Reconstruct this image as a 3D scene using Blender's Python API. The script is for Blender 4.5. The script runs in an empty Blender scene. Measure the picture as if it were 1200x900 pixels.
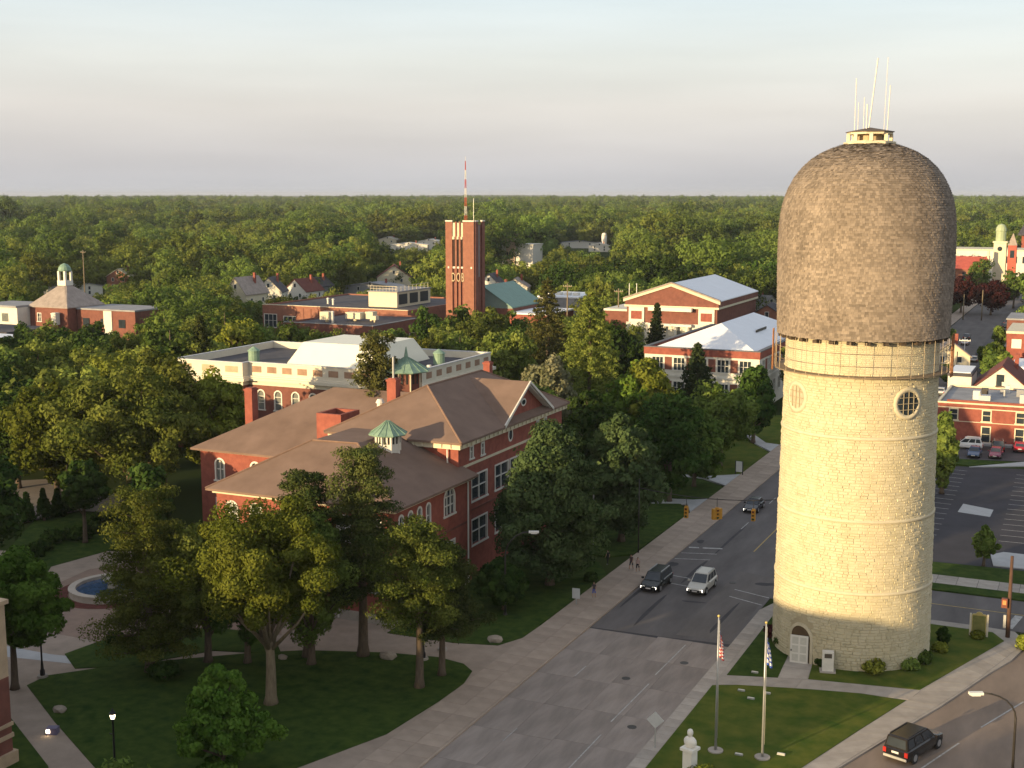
import bpy, bmesh, math, random
import numpy as np
from mathutils import Vector, Matrix

# ------------------------------------------------------------------ scene, camera, sky, sun, exposure
# world axes: +Y runs along the main street away from the viewer, +X to its right, metres
SC = bpy.context.scene
COL = SC.collection
F_PX, PITCH, YAW, CAM_H = 1500.0, math.radians(8.42), math.radians(24.8), 39.4   # focal length in px of a 1200 px wide picture

cam_d = bpy.data.cameras.new('camera')
cam = bpy.data.objects.new('camera', cam_d); COL.objects.link(cam)
cam.location = (0, 0, CAM_H)
cam.rotation_euler = (math.pi / 2 - PITCH, 0, YAW)
cam_d.sensor_fit = 'HORIZONTAL'; cam_d.sensor_width = 36.0
cam_d.lens = 36.0 * F_PX / 1200.0
cam_d.clip_start = 0.5; cam_d.clip_end = 60000.0
SC.camera = cam

SUN_AZ, SUN_EL = math.radians(204.5), math.radians(8.0)     # clockwise from +Y
SUNV = Vector((math.sin(SUN_AZ) * math.cos(SUN_EL), math.cos(SUN_AZ) * math.cos(SUN_EL), math.sin(SUN_EL)))
w = bpy.data.worlds.new('World'); SC.world = w; w.use_nodes = True
nt = w.node_tree; nt.nodes.clear()
wo = nt.nodes.new('ShaderNodeOutputWorld'); bg = nt.nodes.new('ShaderNodeBackground')
sky = nt.nodes.new('ShaderNodeTexSky'); sky.sky_type = 'NISHITA'; sky.sun_disc = False
sky.sun_elevation = SUN_EL; sky.sun_rotation = SUN_AZ
sky.altitude = 100.0; sky.air_density = 1.0; sky.dust_density = 4.0; sky.ozone_density = 1.5
# evening veil: the same all round, its colour follows the height above the horizon; faint streaks of high cloud
tc = nt.nodes.new('ShaderNodeTexCoord'); mp = nt.nodes.new('ShaderNodeMapping'); mp.inputs['Scale'].default_value = (1.0, 1.0, 9.0)
nz = nt.nodes.new('ShaderNodeTexNoise'); nz.inputs['Scale'].default_value = 2.2; nz.inputs['Detail'].default_value = 5.0; nz.inputs['Roughness'].default_value = 0.5
sx = nt.nodes.new('ShaderNodeSeparateXYZ'); rp = nt.nodes.new('ShaderNodeValToRGB'); cr = rp.color_ramp
STOPS = [(0.0, (4.6, 4.65, 4.9)), (0.03, (5.05, 4.9, 4.95)), (0.065, (5.75, 5.4, 5.2)), (0.10, (5.85, 5.8, 5.55)), (0.15, (5.35, 5.85, 6.0)), (0.30, (5.5, 5.6, 5.6)), (0.6, (4.3, 4.5, 4.8)), (1.0, (3.5, 3.8, 4.4))]
while len(cr.elements) < len(STOPS): cr.elements.new(0.5)
for e_, (p_, c_) in zip(cr.elements, STOPS): e_.position = p_; e_.color = (c_[0] / 6, c_[1] / 6, c_[2] / 6, 1)
sc_ = nt.nodes.new('ShaderNodeMixRGB'); sc_.blend_type = 'MULTIPLY'; sc_.inputs['Fac'].default_value = 1.0
mr_ = nt.nodes.new('ShaderNodeMapRange'); mr_.inputs['From Min'].default_value = 0.3; mr_.inputs['From Max'].default_value = 0.7; mr_.inputs['To Min'].default_value = 5.0; mr_.inputs['To Max'].default_value = 6.0
mx = nt.nodes.new('ShaderNodeMixRGB'); mx.inputs['Fac'].default_value = 0.66
nt.links.new(tc.outputs['Generated'], mp.inputs['Vector']); nt.links.new(mp.outputs[0], nz.inputs['Vector']); nt.links.new(tc.outputs['Generated'], sx.inputs[0])
nt.links.new(sx.outputs['Z'], rp.inputs['Fac']); nt.links.new(rp.outputs['Color'], sc_.inputs['Color1']); nt.links.new(nz.outputs['Fac'], mr_.inputs['Value']); nt.links.new(mr_.outputs[0], sc_.inputs['Color2'])
nt.links.new(sc_.outputs[0], mx.inputs['Color2'])
nt.links.new(sky.outputs[0], mx.inputs['Color1']); nt.links.new(mx.outputs[0], bg.inputs['Color'])
bg.inputs['Strength'].default_value = 0.085
nt.links.new(bg.outputs[0], wo.inputs['Surface'])

sun_d = bpy.data.lights.new('sun', 'SUN'); sun = bpy.data.objects.new('sun', sun_d); COL.objects.link(sun)
sun_d.energy = 3.35; sun_d.angle = math.radians(0.6); sun_d.color = (1.0, 0.745, 0.40)
sun.location = (-60, -200, 120)
sun.rotation_euler = SUNV.to_track_quat('Z', 'Y').to_euler()

SC.view_settings.view_transform = 'Standard'; SC.view_settings.look = 'None'
SC.view_settings.exposure = 1.25; SC.view_settings.gamma = 1.0; SC.view_settings.use_curve_mapping = False
SC.render.engine = 'CYCLES'
SC.cycles.use_denoising = True; SC.cycles.max_bounces = 6; SC.cycles.diffuse_bounces = 3; SC.cycles.transparent_max_bounces = 8
SC.cycles.volume_bounces = 0; SC.cycles.sample_clamp_indirect = 6.0

R = random.Random(7)
NR = np.random.default_rng(11)

# ------------------------------------------------------------------ pixel -> place (a pixel gives a direction, the ground gives the distance)
CP, SP = math.cos(PITCH), math.sin(PITCH); CY, SY = math.cos(YAW), math.sin(YAW)
def ray(x, y):
    a = (x - 600) / F_PX; b = (450 - y) / F_PX
    f = CP + b * SP; z = -SP + b * CP
    return (a * CY - f * SY, a * SY + f * CY, z)
def g(x, y, z=0.0):
    r = ray(x, y); t = (z - CAM_H) / r[2]
    return (r[0] * t, r[1] * t)
def gp(pts, z=0.0): return [g(x, y, z) for x, y in pts]
def at(x, y, D):
    r = ray(x, y); t = D / math.hypot(r[0], r[1])
    return (r[0] * t, r[1] * t, CAM_H + r[2] * t)
def proj(p):
    X, Y, Z = p[0], p[1], p[2] - CAM_H
    a = X * CY + Y * SY; f = -X * SY + Y * CY
    d = f * CP - Z * SP; u = f * SP + Z * CP
    return 600 + F_PX * a / d, 450 - F_PX * u / d, d

# ------------------------------------------------------------------ materials
MATS = {}
def mat(name, c, rough=0.8, var=0.12, scale=3.0, bump=0.0, metal=0.0, spec=0.3, c2=None, attr=None, bscale=None, emit=None, stretch=None, obrand=0.0, arange=0.3):
    if name in MATS: return MATS[name]
    m = bpy.data.materials.new(name); m.use_nodes = True
    t = m.node_tree; n = t.nodes; L = t.links
    b = n['Principled BSDF']; b.inputs['Roughness'].default_value = rough; b.inputs['Metallic'].default_value = metal
    b.inputs['Specular IOR Level'].default_value = spec
    tcn = n.new('ShaderNodeTexCoord'); vec = tcn.outputs['Object']
    if stretch:
        mpn = n.new('ShaderNodeMapping'); mpn.inputs['Scale'].default_value = stretch
        L.new(vec, mpn.inputs['Vector']); vec = mpn.outputs[0]
    nzn = n.new('ShaderNodeTexNoise'); nzn.inputs['Scale'].default_value = scale; nzn.inputs['Detail'].default_value = 5.0; nzn.inputs['Roughness'].default_value = 0.6
    L.new(vec, nzn.inputs['Vector'])
    rpn = n.new('ShaderNodeValToRGB'); rpn.color_ramp.elements[0].position = 0.3; rpn.color_ramp.elements[1].position = 0.7
    ca = [max(0, v * (1 - var)) for v in c]; cb = [min(1, v * (1 + var)) for v in (c2 or c)]
    if c2: ca = c
    rpn.color_ramp.elements[0].color = (*ca, 1); rpn.color_ramp.elements[1].color = (*cb, 1)
    L.new(nzn.outputs['Fac'], rpn.inputs['Fac']); out = rpn.outputs['Color']
    if attr or obrand:
        hs = n.new('ShaderNodeHueSaturation')
        mr = n.new('ShaderNodeMapRange'); mr.inputs['To Min'].default_value = 1 - (obrand or arange); mr.inputs['To Max'].default_value = 1 + (obrand or arange)
        if attr:
            at_ = n.new('ShaderNodeAttribute'); at_.attribute_name = attr; L.new(at_.outputs['Fac'], mr.inputs['Value'])
        else:
            oi = n.new('ShaderNodeObjectInfo'); L.new(oi.outputs['Random'], mr.inputs['Value'])
        L.new(mr.outputs[0], hs.inputs['Value']); L.new(out, hs.inputs['Color']); out = hs.outputs['Color']
    L.new(out, b.inputs['Base Color'])
    if bump:
        nb = n.new('ShaderNodeTexNoise'); nb.inputs['Scale'].default_value = bscale or scale * 6; nb.inputs['Detail'].default_value = 3.0
        L.new(vec, nb.inputs['Vector'])
        bp = n.new('ShaderNodeBump'); bp.inputs['Strength'].default_value = 0.6; bp.inputs['Distance'].default_value = bump
        L.new(nb.outputs['Fac'], bp.inputs['Height']); L.new(bp.outputs[0], b.inputs['Normal'])
    if emit:
        b.inputs['Emission Color'].default_value = (*emit[0], 1); b.inputs['Emission Strength'].default_value = emit[1]
    MATS[name] = m; return m
def glass(name, c=(0.03, 0.04, 0.05), rough=0.08):
    return mat(name, c, rough=rough, var=0.3, scale=0.6, spec=0.6)
def leaf(name, lo, hi, hue=0.010, trans=0.25):
    if name in MATS: return MATS[name]
    m = bpy.data.materials.new(name); m.use_nodes = True
    t = m.node_tree; n = t.nodes; L = t.links; n.clear()
    o = n.new('ShaderNodeOutputMaterial'); d = n.new('ShaderNodeBsdfDiffuse'); tr = n.new('ShaderNodeBsdfTranslucent'); ms = n.new('ShaderNodeMixShader')
    a = n.new('ShaderNodeAttribute'); a.attribute_name = 'tint'
    r = n.new('ShaderNodeValToRGB'); r.color_ramp.elements[0].color = (*lo, 1); r.color_ramp.elements[1].color = (*hi, 1)
    oi = n.new('ShaderNodeObjectInfo'); mr = n.new('ShaderNodeMapRange'); mr.inputs['To Min'].default_value = 0.5 - hue; mr.inputs['To Max'].default_value = 0.5 + hue
    mv = n.new('ShaderNodeMath'); mv.operation = 'MULTIPLY_ADD'; mv.inputs[1].default_value = 0.75; mv.inputs[2].default_value = 0.62
    hs = n.new('ShaderNodeHueSaturation')
    wn = n.new('ShaderNodeTexWhiteNoise'); wn.noise_dimensions = '1D'
    L.new(a.outputs['Fac'], r.inputs['Fac']); L.new(r.outputs['Color'], hs.inputs['Color'])
    L.new(oi.outputs['Random'], mr.inputs['Value']); L.new(mr.outputs[0], hs.inputs['Hue'])
    L.new(oi.outputs['Random'], wn.inputs['W']); L.new(wn.outputs['Value'], mv.inputs[0]); L.new(mv.outputs[0], hs.inputs['Value'])
    L.new(hs.outputs[0], d.inputs['Color']); L.new(hs.outputs[0], tr.inputs['Color'])
    ms.inputs[0].default_value = trans
    L.new(d.outputs[0], ms.inputs[1]); L.new(tr.outputs[0], ms.inputs[2]); L.new(ms.outputs[0], o.inputs['Surface'])
    MATS[name] = m; return m

BRICK = mat('brick_red', (0.205, 0.060, 0.044), 0.9, 0.12, 1.2, 0.01, c2=(0.275, 0.085, 0.06), bscale=14)
BRICKD = mat('brick_dark', (0.14, 0.055, 0.042), 0.9, 0.12, 1.0, 0.01, c2=(0.19, 0.075, 0.056), bscale=14)
BRICKO = mat('brick_orange', (0.21, 0.09, 0.062), 0.9, 0.1, 1.0, 0.01, c2=(0.26, 0.115, 0.078), bscale=14)
BRICKT = mat('brick_tan', (0.45, 0.33, 0.22), 0.9, 0.15, 1.0)
CREAM = mat('cream_stone', (0.62, 0.55, 0.40), 0.75, 0.08, 1.5)
WHITE = mat('white_paint', (0.64, 0.61, 0.55), 0.55, 0.05, 1.5)
OFFW = mat('offwhite_stucco', (0.62, 0.59, 0.52), 0.8, 0.08, 1.0)
PINKW = mat('pale_stucco', (0.62, 0.45, 0.34), 0.8, 0.08, 1.0)
ROOFB = mat('roof_brown', (0.150, 0.099, 0.075), 0.95, 0.1, 0.35, 0.02, c2=(0.190, 0.127, 0.098), bscale=9)
ROOFD = mat('roof_dark_felt', (0.07, 0.066, 0.075), 0.9, 0.3, 0.5)
ROOFG = mat('roof_grey', (0.26, 0.26, 0.27), 0.85, 0.2, 0.4)
ROOFW = mat('roof_white_membrane', (0.72, 0.74, 0.78), 0.6, 0.04, 0.4)
ROOFC = mat('roof_cream_metal', (0.78, 0.75, 0.62), 0.5, 0.03, 0.4)
ROOFR = mat('roof_red', (0.36, 0.08, 0.06), 0.8, 0.15, 0.6)
ROOFM = mat('roof_maroon', (0.14, 0.045, 0.035), 0.9, 0.2, 0.8)
SLATE = mat('roof_slate', (0.30, 0.25, 0.22), 0.85, 0.2, 0.8)
COPPER = mat('copper_green', (0.13, 0.21, 0.16), 0.6, 0.2, 1.2, c2=(0.20, 0.29, 0.21))
TEAL = mat('roof_teal', (0.16, 0.27, 0.23), 0.6, 0.1, 0.8)
CONC = mat('concrete', (0.34, 0.30, 0.26), 0.9, 0.14, 0.8, 0.006, bscale=20, obrand=0.11)
CONCW = mat('concrete_warm', (0.335, 0.265, 0.21), 0.9, 0.15, 0.6, 0.006, bscale=20, obrand=0.10)
SLABM = mat('road_concrete', (0.245, 0.207, 0.182), 0.9, 0.24, 0.5, 0.006, bscale=20, obrand=0.10, stretch=(1.6, 0.35, 1))
PALEC = mat('pale_concrete', (0.40, 0.40, 0.40), 0.9, 0.1, 0.7)
ASPH = mat('asphalt', (0.115, 0.103, 0.100), 0.9, 0.26, 0.35, 0.006, bscale=30, stretch=(1.2, 0.3, 1))
ASPHP = mat('asphalt_patch', (0.050, 0.047, 0.050), 0.9, 0.2, 0.6)
PAINT = mat('road_paint', (0.36, 0.35, 0.335), 0.8, 0.35, 2.5)
PAINTY = mat('road_paint_yellow', (0.42, 0.30, 0.10), 0.8, 0.25, 2.5)
GRASS = mat('grass', (0.020, 0.046, 0.010), 1.0, 0.2, 0.9, 0.06, c2=(0.050, 0.074, 0.015), bscale=22, spec=0.05)
GRASSY = mat('grass_dry', (0.040, 0.078, 0.012), 1.0, 0.2, 0.5, 0.05, c2=(0.098, 0.104, 0.020), bscale=22, spec=0.05)
SOIL = mat('soil', (0.055, 0.035, 0.025), 1.0, 0.3, 1.0, 0.03)
MULCH = mat('mulch_red', (0.10, 0.032, 0.024), 1.0, 0.3, 1.5, 0.03)
PAVER = mat('plaza_paver', (0.24, 0.17, 0.13), 0.9, 0.15, 0.6)
GROUNDM = mat('ground', (0.022, 0.034, 0.012), 1.0, 0.2, 0.02, c2=(0.045, 0.058, 0.02), spec=0.0)
STEEL = mat('galvanised', (0.45, 0.45, 0.44), 0.45, 0.1, 2.0, metal=0.6)
RUST = mat('rusty_steel', (0.30, 0.14, 0.07), 0.8, 0.3, 3.0)
BLACK = mat('black_paint', (0.012, 0.012, 0.013), 0.45, 0.1, 2.0)
DARKM = mat('dark_metal', (0.05, 0.045, 0.04), 0.5, 0.2, 2.0, metal=0.4)
WOODP = mat('weathered_wood', (0.17, 0.115, 0.075), 0.95, 0.3, 2.0, stretch=(3, 3, 0.3))
GLASS = glass('window_glass'); GLASSB = glass('window_glass_blinds', (0.16, 0.17, 0.16), 0.2)
WATER = mat('water', (0.05, 0.09, 0.16), 0.12, 0.2, 1.2, 0.01, spec=0.5, bscale=3)
BARK = mat('bark', (0.115, 0.085, 0.06), 1.0, 0.3, 2.0, 0.03, stretch=(3, 3, 0.6))
BARKL = mat('bark_pale', (0.20, 0.155, 0.10), 1.0, 0.25, 2.0, 0.03, stretch=(3, 3, 0.6))
LIME = mat('limestone', (0.46, 0.405, 0.265), 0.9, 0.08, 0.9, 0.03, attr='tint', c2=(0.50, 0.445, 0.315), bscale=7, arange=0.13)
MORTAR = mat('mortar', (0.46, 0.40, 0.28), 0.95, 0.1, 2.0)
LIMED = mat('limestone_trim', (0.52, 0.46, 0.33), 0.85, 0.1, 1.2, 0.01)
SHING = mat('cedar_shingle', (0.168, 0.134, 0.106), 0.9, 0.15, 0.35, 0.0, attr='tint', c2=(0.222, 0.180, 0.144), arange=0.32)

LF = dict(
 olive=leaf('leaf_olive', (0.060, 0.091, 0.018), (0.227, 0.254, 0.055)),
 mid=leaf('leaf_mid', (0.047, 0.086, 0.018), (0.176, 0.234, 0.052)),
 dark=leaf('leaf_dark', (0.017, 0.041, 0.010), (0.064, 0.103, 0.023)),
 linden=leaf('leaf_linden', (0.035, 0.068, 0.026), (0.116, 0.170, 0.065), trans=0.2),
 yellow=leaf('leaf_yellow', (0.072, 0.098, 0.014), (0.234, 0.246, 0.041)),
 bright=leaf('leaf_bright', (0.046, 0.098, 0.014), (0.138, 0.218, 0.034)),
 pine=leaf('leaf_pine', (0.026, 0.050, 0.016), (0.114, 0.126, 0.038), trans=0.12),
 spruce=leaf('leaf_spruce', (0.016, 0.032, 0.014), (0.062, 0.080, 0.032), trans=0.1),
 rust=leaf('leaf_rusty', (0.040, 0.046, 0.016), (0.140, 0.135, 0.042), trans=0.2),
 copper=leaf('leaf_copper', (0.022, 0.008, 0.010), (0.075, 0.022, 0.022)),
 pale=leaf('leaf_pale', (0.070, 0.085, 0.035), (0.300, 0.290, 0.170)))

# ------------------------------------------------------------------ mesh helpers
def link(o, parent=None):
    COL.objects.link(o)
    if parent is not None: o.parent = parent
    return o
def tag(o, label=None, cat=None, group=None, kind=None):
    if label: o['label'] = label
    if cat: o['category'] = cat
    if group: o['group'] = group
    if kind: o['kind'] = kind
    return o
def thing(name, label, cat, loc=(0, 0, 0), rotz=0.0, group=None):
    o = bpy.data.objects.new(name, None); o.empty_display_size = 0.5
    o.location = loc; o.rotation_euler = (0, 0, rotz); COL.objects.link(o)
    return tag(o, label, cat, group)
def worldloc(o):
    p = Vector((0, 0, 0))
    while o is not None: p += o.location; o = o.parent
    return p
class MB:
    def __init__(s): s.v = []; s.f = []; s.t = []
    def add(s, vs, fs, tint=None):
        k = len(s.v); s.v += [tuple(p) for p in vs]; s.f += [tuple(i + k for i in f) for f in fs]
        if tint is not None: s.t += [tint] * len(vs)
        return s
    def box(s, x0, x1, y0, y1, z0, z1, tint=None):
        return s.add([(x0, y0, z0), (x1, y0, z0), (x1, y1, z0), (x0, y1, z0), (x0, y0, z1), (x1, y0, z1), (x1, y1, z1), (x0, y1, z1)],
                     [(3, 2, 1, 0), (4, 5, 6, 7), (0, 1, 5, 4), (1, 2, 6, 5), (2, 3, 7, 6), (3, 0, 4, 7)], tint)
    def prism(s, poly, z0, z1):
        a = sum(poly[i][0] * poly[(i + 1) % len(poly)][1] - poly[(i + 1) % len(poly)][0] * poly[i][1] for i in range(len(poly)))
        if a < 0: poly = poly[::-1]
        n = len(poly)
        fs = [tuple(range(n - 1, -1, -1)), tuple(range(n, 2 * n))] + [(i, (i + 1) % n, n + (i + 1) % n, n + i) for i in range(n)]
        return s.add([(x, y, z0) for x, y in poly] + [(x, y, z1) for x, y in poly], fs)
    def cyl(s, cx, cy, z0, z1, r0, r1=None, n=12, cap=True):
        r1 = r0 if r1 is None else r1
        vs = [(cx + r0 * math.cos(2 * math.pi * i / n), cy + r0 * math.sin(2 * math.pi * i / n), z0) for i in range(n)]
        vs += [(cx + r1 * math.cos(2 * math.pi * i / n), cy + r1 * math.sin(2 * math.pi * i / n), z1) for i in range(n)]
        fs = [(i, (i + 1) % n, n + (i + 1) % n, n + i) for i in range(n)]
        if cap: fs += [tuple(range(n - 1, -1, -1)), tuple(range(n, 2 * n))]
        return s.add(vs, fs)
    def lathe(s, cx, cy, prof, n=24, cap=True):
        vs = []; fs = []
        for r, z in prof: vs += [(cx + r * math.cos(2 * math.pi * i / n), cy + r * math.sin(2 * math.pi * i / n), z) for i in range(n)]
        for k in range(len(prof) - 1):
            fs += [(k * n + i, k * n + (i + 1) % n, (k + 1) * n + (i + 1) % n, (k + 1) * n + i) for i in range(n)]
        if cap: fs += [tuple(range(n - 1, -1, -1)), tuple(range((len(prof) - 1) * n, len(prof) * n))]
        return s.add(vs, fs)
    def tube(s, path, rad, n=6, cap=True):
        P = [Vector(p) for p in path]; rr = rad if isinstance(rad, (list, tuple)) else [rad] * len(P)
        vs = []; fs = []; ref = None
        for i, p in enumerate(P):
            d = (P[min(i + 1, len(P) - 1)] - P[max(i - 1, 0)]).normalized()
            if ref is None: ref = Vector((1, 0, 0)) if abs(d.x) < 0.8 else Vector((0, 1, 0))
            a = (ref - d * ref.dot(d)).normalized(); b = d.cross(a); ref = a
            vs += [tuple(p + (a * math.cos(2 * math.pi * k / n) + b * math.sin(2 * math.pi * k / n)) * rr[i]) for k in range(n)]
        for i in range(len(P) - 1):
            fs += [(i * n + k, i * n + (k + 1) % n, (i + 1) * n + (k + 1) % n, (i + 1) * n + k) for k in range(n)]
        if cap: fs += [tuple(range(n - 1, -1, -1)), tuple(range((len(P) - 1) * n, len(P) * n))]
        return s.add(vs, fs)
    def obox(s, c, a, b, hx, hy, z0, z1):       # box with horizontal axes a, b
        c = Vector((c[0], c[1], 0)); a = Vector((a[0], a[1], 0)); b = Vector((b[0], b[1], 0))
        q = [c - a * hx - b * hy, c + a * hx - b * hy, c + a * hx + b * hy, c - a * hx + b * hy]
        return s.prism([(p.x, p.y) for p in q], z0, z1)
    def mesh(s, name, m, off=(0, 0, 0), smooth=False):
        me = bpy.data.meshes.new(name)
        V = np.array(s.v, dtype=np.float64).reshape(-1, 3) - np.array(off)
        me.from_pydata(V.tolist(), [], s.f)
        if m: me.materials.append(m)
        if s.t and len(s.t) == len(s.v):
            at_ = me.attributes.new('tint', 'FLOAT', 'POINT'); at_.data.foreach_set('value', np.array(s.t, dtype=np.float32))
        if smooth: me.polygons.foreach_set('use_smooth', [True] * len(me.polygons))
        me.update(); return me
    def build(s, name, m, parent=None, smooth=False):
        off = worldloc(parent) if parent is not None else (0, 0, 0)
        return link(bpy.data.objects.new(name, s.mesh(name, m, off, smooth)), parent)
    def top(s, name, m, label=None, cat=None, group=None, kind=None, smooth=False, loc=None):
        if loc is None:
            V = np.array(s.v); loc = (float(V[:, 0].mean()), float(V[:, 1].mean()), float(V[:, 2].min()))
        o = bpy.data.objects.new(name, s.mesh(name, m, loc, smooth)); o.location = loc
        return tag(link(o), label, cat, group, kind)
def struct(name, mb, m): return mb.top(name, m, kind='structure', loc=(0, 0, 0))
def dup(root, loc, rotz=0.0, scale=1.0, label=None, group=None):
    r = root.copy(); COL.objects.link(r); r.location = loc; r.rotation_euler = (0, 0, rotz)
    r.scale = (scale, scale, scale) if not isinstance(scale, tuple) else scale
    if label: r['label'] = label
    if group: r['group'] = group
    for ch in list(root.children):
        c = ch.copy(); COL.objects.link(c); c.parent = r
        for gg in list(ch.children):
            d = gg.copy(); COL.objects.link(d); d.parent = c
    return r
HAZE = 0.00006
# ------------------------------------------------------------------ the ground, streets and pavements
struct('ground', MB().add([(-14000, -3000, -0.06), (14000, -3000, -0.06), (14000, 16000, -0.06), (-14000, 16000, -0.06)], [(0, 1, 2, 3)]), GROUNDM)
def sheet(poly, z): return MB().prism(poly, z - 0.05, z)
road = struct('road', sheet([(-41, 105.9), (-34, 106.2), (-28, 106.8), (-28, 900), (-41, 900)], 0.0), ASPH)
croad = struct('concrete_road', sheet([(-41, -120), (-28, -120), (-28, 106.78), (-34, 106.18), (-41, 105.88)], -0.004), ASPHP)
side_street = struct('side_street', sheet([(-27.98, 121.3), (-4.4, 121.0), (160, 118.5), (160, 130.6), (-27.98, 130.6)], 0.0), ASPH)
RC = [(-33, 20), (-24.2, 58), (-14.2, 86.1), (-11.1, 94.8), (-9.3, 99.7), (-6.5, 108.5), (-5.0, 112.6), (-4.3, 116.0), (-4.6, 119.2)]
rroad = struct('right_road', sheet([(x_ - .6, y_) for x_, y_ in RC] + [(-4.4, 120.98), (60, 120.0), (40, 20)], 0.0), mat('right_road_concrete', (0.215, 0.165, 0.13), 0.9, 0.2, 0.35, 0.006, bscale=20, stretch=(1.5, 0.4, 1)))

def boxmesh(name, sx, sy, sz, m):
    return MB().box(-sx / 2, sx / 2, -sy / 2, sy / 2, -sz, 0).mesh(name, m)
def slabs(parent, name, me, spots, jit=0.004):
    for i, (x, y, z, rz) in enumerate(spots):
        o = bpy.data.objects.new(name, me); link(o, parent); o.location = (x, y, z + R.uniform(-jit, jit)); o.rotation_euler = (R.uniform(-.002, .002), R.uniform(-.002, .002), rz)
# concrete carriageway slabs
me = boxmesh('road_slab', 3.235, 5.98, 0.06, SLABM)
slabs(croad, 'road_slab', me, [(-41 + 1.625 + 3.25 * k, 102.9 - 6.0 * j - (0.25 if k < 2 else -0.15), 0.012, 0) for j in range(8) for k in range(4)])
def quadline(pts, wd, z, name, m, parent):
    mb = MB()
    for (x0, y0), (x1, y1) in zip(pts[:-1], pts[1:]):
        d = Vector((x1 - x0, y1 - y0, 0)).normalized(); n = Vector((-d.y, d.x, 0)) * wd / 2
        mb.add([(x0 - n.x, y0 - n.y, z), (x1 - n.x, y1 - n.y, z), (x1 + n.x, y1 + n.y, z), (x0 + n.x, y0 + n.y, z)], [(3, 2, 1, 0) if False else (0, 1, 2, 3)])
    return mb.build(name, m, parent)
for a, b in [(52, 84), (86.5, 95), (97, 105)]: quadline([(-31.75, a), (-31.6, b)], 0.10, 0.03, 'lane_line', PAINT, croad)
for k in range(3): quadline([(-37.7, 66 + 14 * k), (-37.7, 68.5 + 14 * k)], 0.08, 0.03, 'lane_line', PAINT, croad)
for k in range(6): quadline([(-37.4, 146 + 14 * k), (-37.4, 149.5 + 14 * k)], 0.12, 0.006, 'lane_line', PAINT, road)
quadline([(-33.6, 137), (-33.4, 240)], 0.12, 0.006, 'lane_line', PAINTY, road)
for p, wd in [([(-40.8, 130.7), (-37.1, 131.8)], .16), ([(-40.8, 133.2), (-37.1, 134.3)], .16), ([(-40.7, 135.7), (-39.6, 136.0)], .45), ([(-39.2, 136.1), (-37.1, 136.7)], .45),
              ([(-39.6, 124.7), (-37.2, 124.3)], .16), ([(-38.4, 121.9), (-36.5, 121.6)], .16), ([(-31.9, 122.6), (-28.1, 121.3)], .16), ([(-31.8, 120.2), (-28.2, 118.8)], .16)]:
    quadline(p, wd, 0.006, 'crosswalk_line', PAINT, road)
# tarred repairs and seams
def blob(cx, cy, rx, ry, z, n=14, seed=0, rot=0.0):
    q = random.Random(seed); ph = [q.uniform(0, 6.28) for _ in range(3)]; out = []
    for i in range(n):
        a = 2 * math.pi * i / n; k = 1 + 0.13 * math.sin(2 * a + ph[0]) + 0.1 * math.sin(3 * a + ph[1]) + 0.05 * math.sin(5 * a + ph[2])
        x, y = rx * k * math.cos(a), ry * k * math.sin(a)
        out.append((cx + x * math.cos(rot) - y * math.sin(rot), cy + x * math.sin(rot) + y * math.cos(rot)))
    return out
for i, (x, y, rx, ry, ro) in enumerate([(-37.6, 113, .25, 4.5, .02), (-37.4, 127, .22, 5, 0), (-34.5, 117, 1.2, .25, .1), (-30.5, 113.5, .18, 5.5, -.02), (-40.3, 128.5, .5, 1.0, 0), (-40.2, 138.6, .45, .7, 0), (-37.3, 141, .2, 6, 0), (-29.5, 125.6, 1.0, .6, .4), (-40.5, 118, .18, 6, 0)]):
    MB().add([(a, b, 0.004) for a, b in blob(x, y, rx, ry, 0, 16, i, ro)], [tuple(range(16))]).build('tar_patch', ASPHP, road)
MB().prism([(-33.2, 107.2), (-28.4, 107.6), (-28.4, 128.0), (-33.2, 129.0)], -0.01, 0.003).build('resurfaced_strip', mat('asphalt_newer', (0.125, 0.110, 0.103), 0.9, 0.2, 0.5, stretch=(1.2, .3, 1)), road)
for i, (x, y) in enumerate([(-33.7, 95.3), (-30.0, 86.3), (-32.7, 124.7), (-30.4, 100.7)]):
    cv = MB().cyl(x, y, -0.02, 0.03, 0.36, n=16).top('manhole_cover', DARKM, ['round iron manhole cover in the concrete carriageway beside the white lane line', 'round iron manhole cover in the concrete road near the tower lawn', 'round iron manhole cover in the asphalt near the crosswalk', 'round iron manhole cover beside the grass triangle with flagpoles'][i], 'manhole cover')
for p in ([(-6.3, 97.2), (-3.7, 103.8)], [(-9.9, 86.8), (-7.5, 93.6)], [(-2.6, 107), (-1.2, 113)]): quadline(p, 0.13, 0.006, 'lane_line', PAINT, rroad)
quadline([(-26, 126.4), (10, 126.0)], 0.14, 0.006, 'lane_line', PAINTY, side_street)
quadline([(-6.0, 121.7), (-5.35, 125.8)], 0.7, 0.006, 'crosswalk_bar', PAINT, side_street)
quadline([(-3.6, 121.7), (-2.9, 125.8)], 0.7, 0.006, 'crosswalk_bar', PAINT, side_street)

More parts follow.
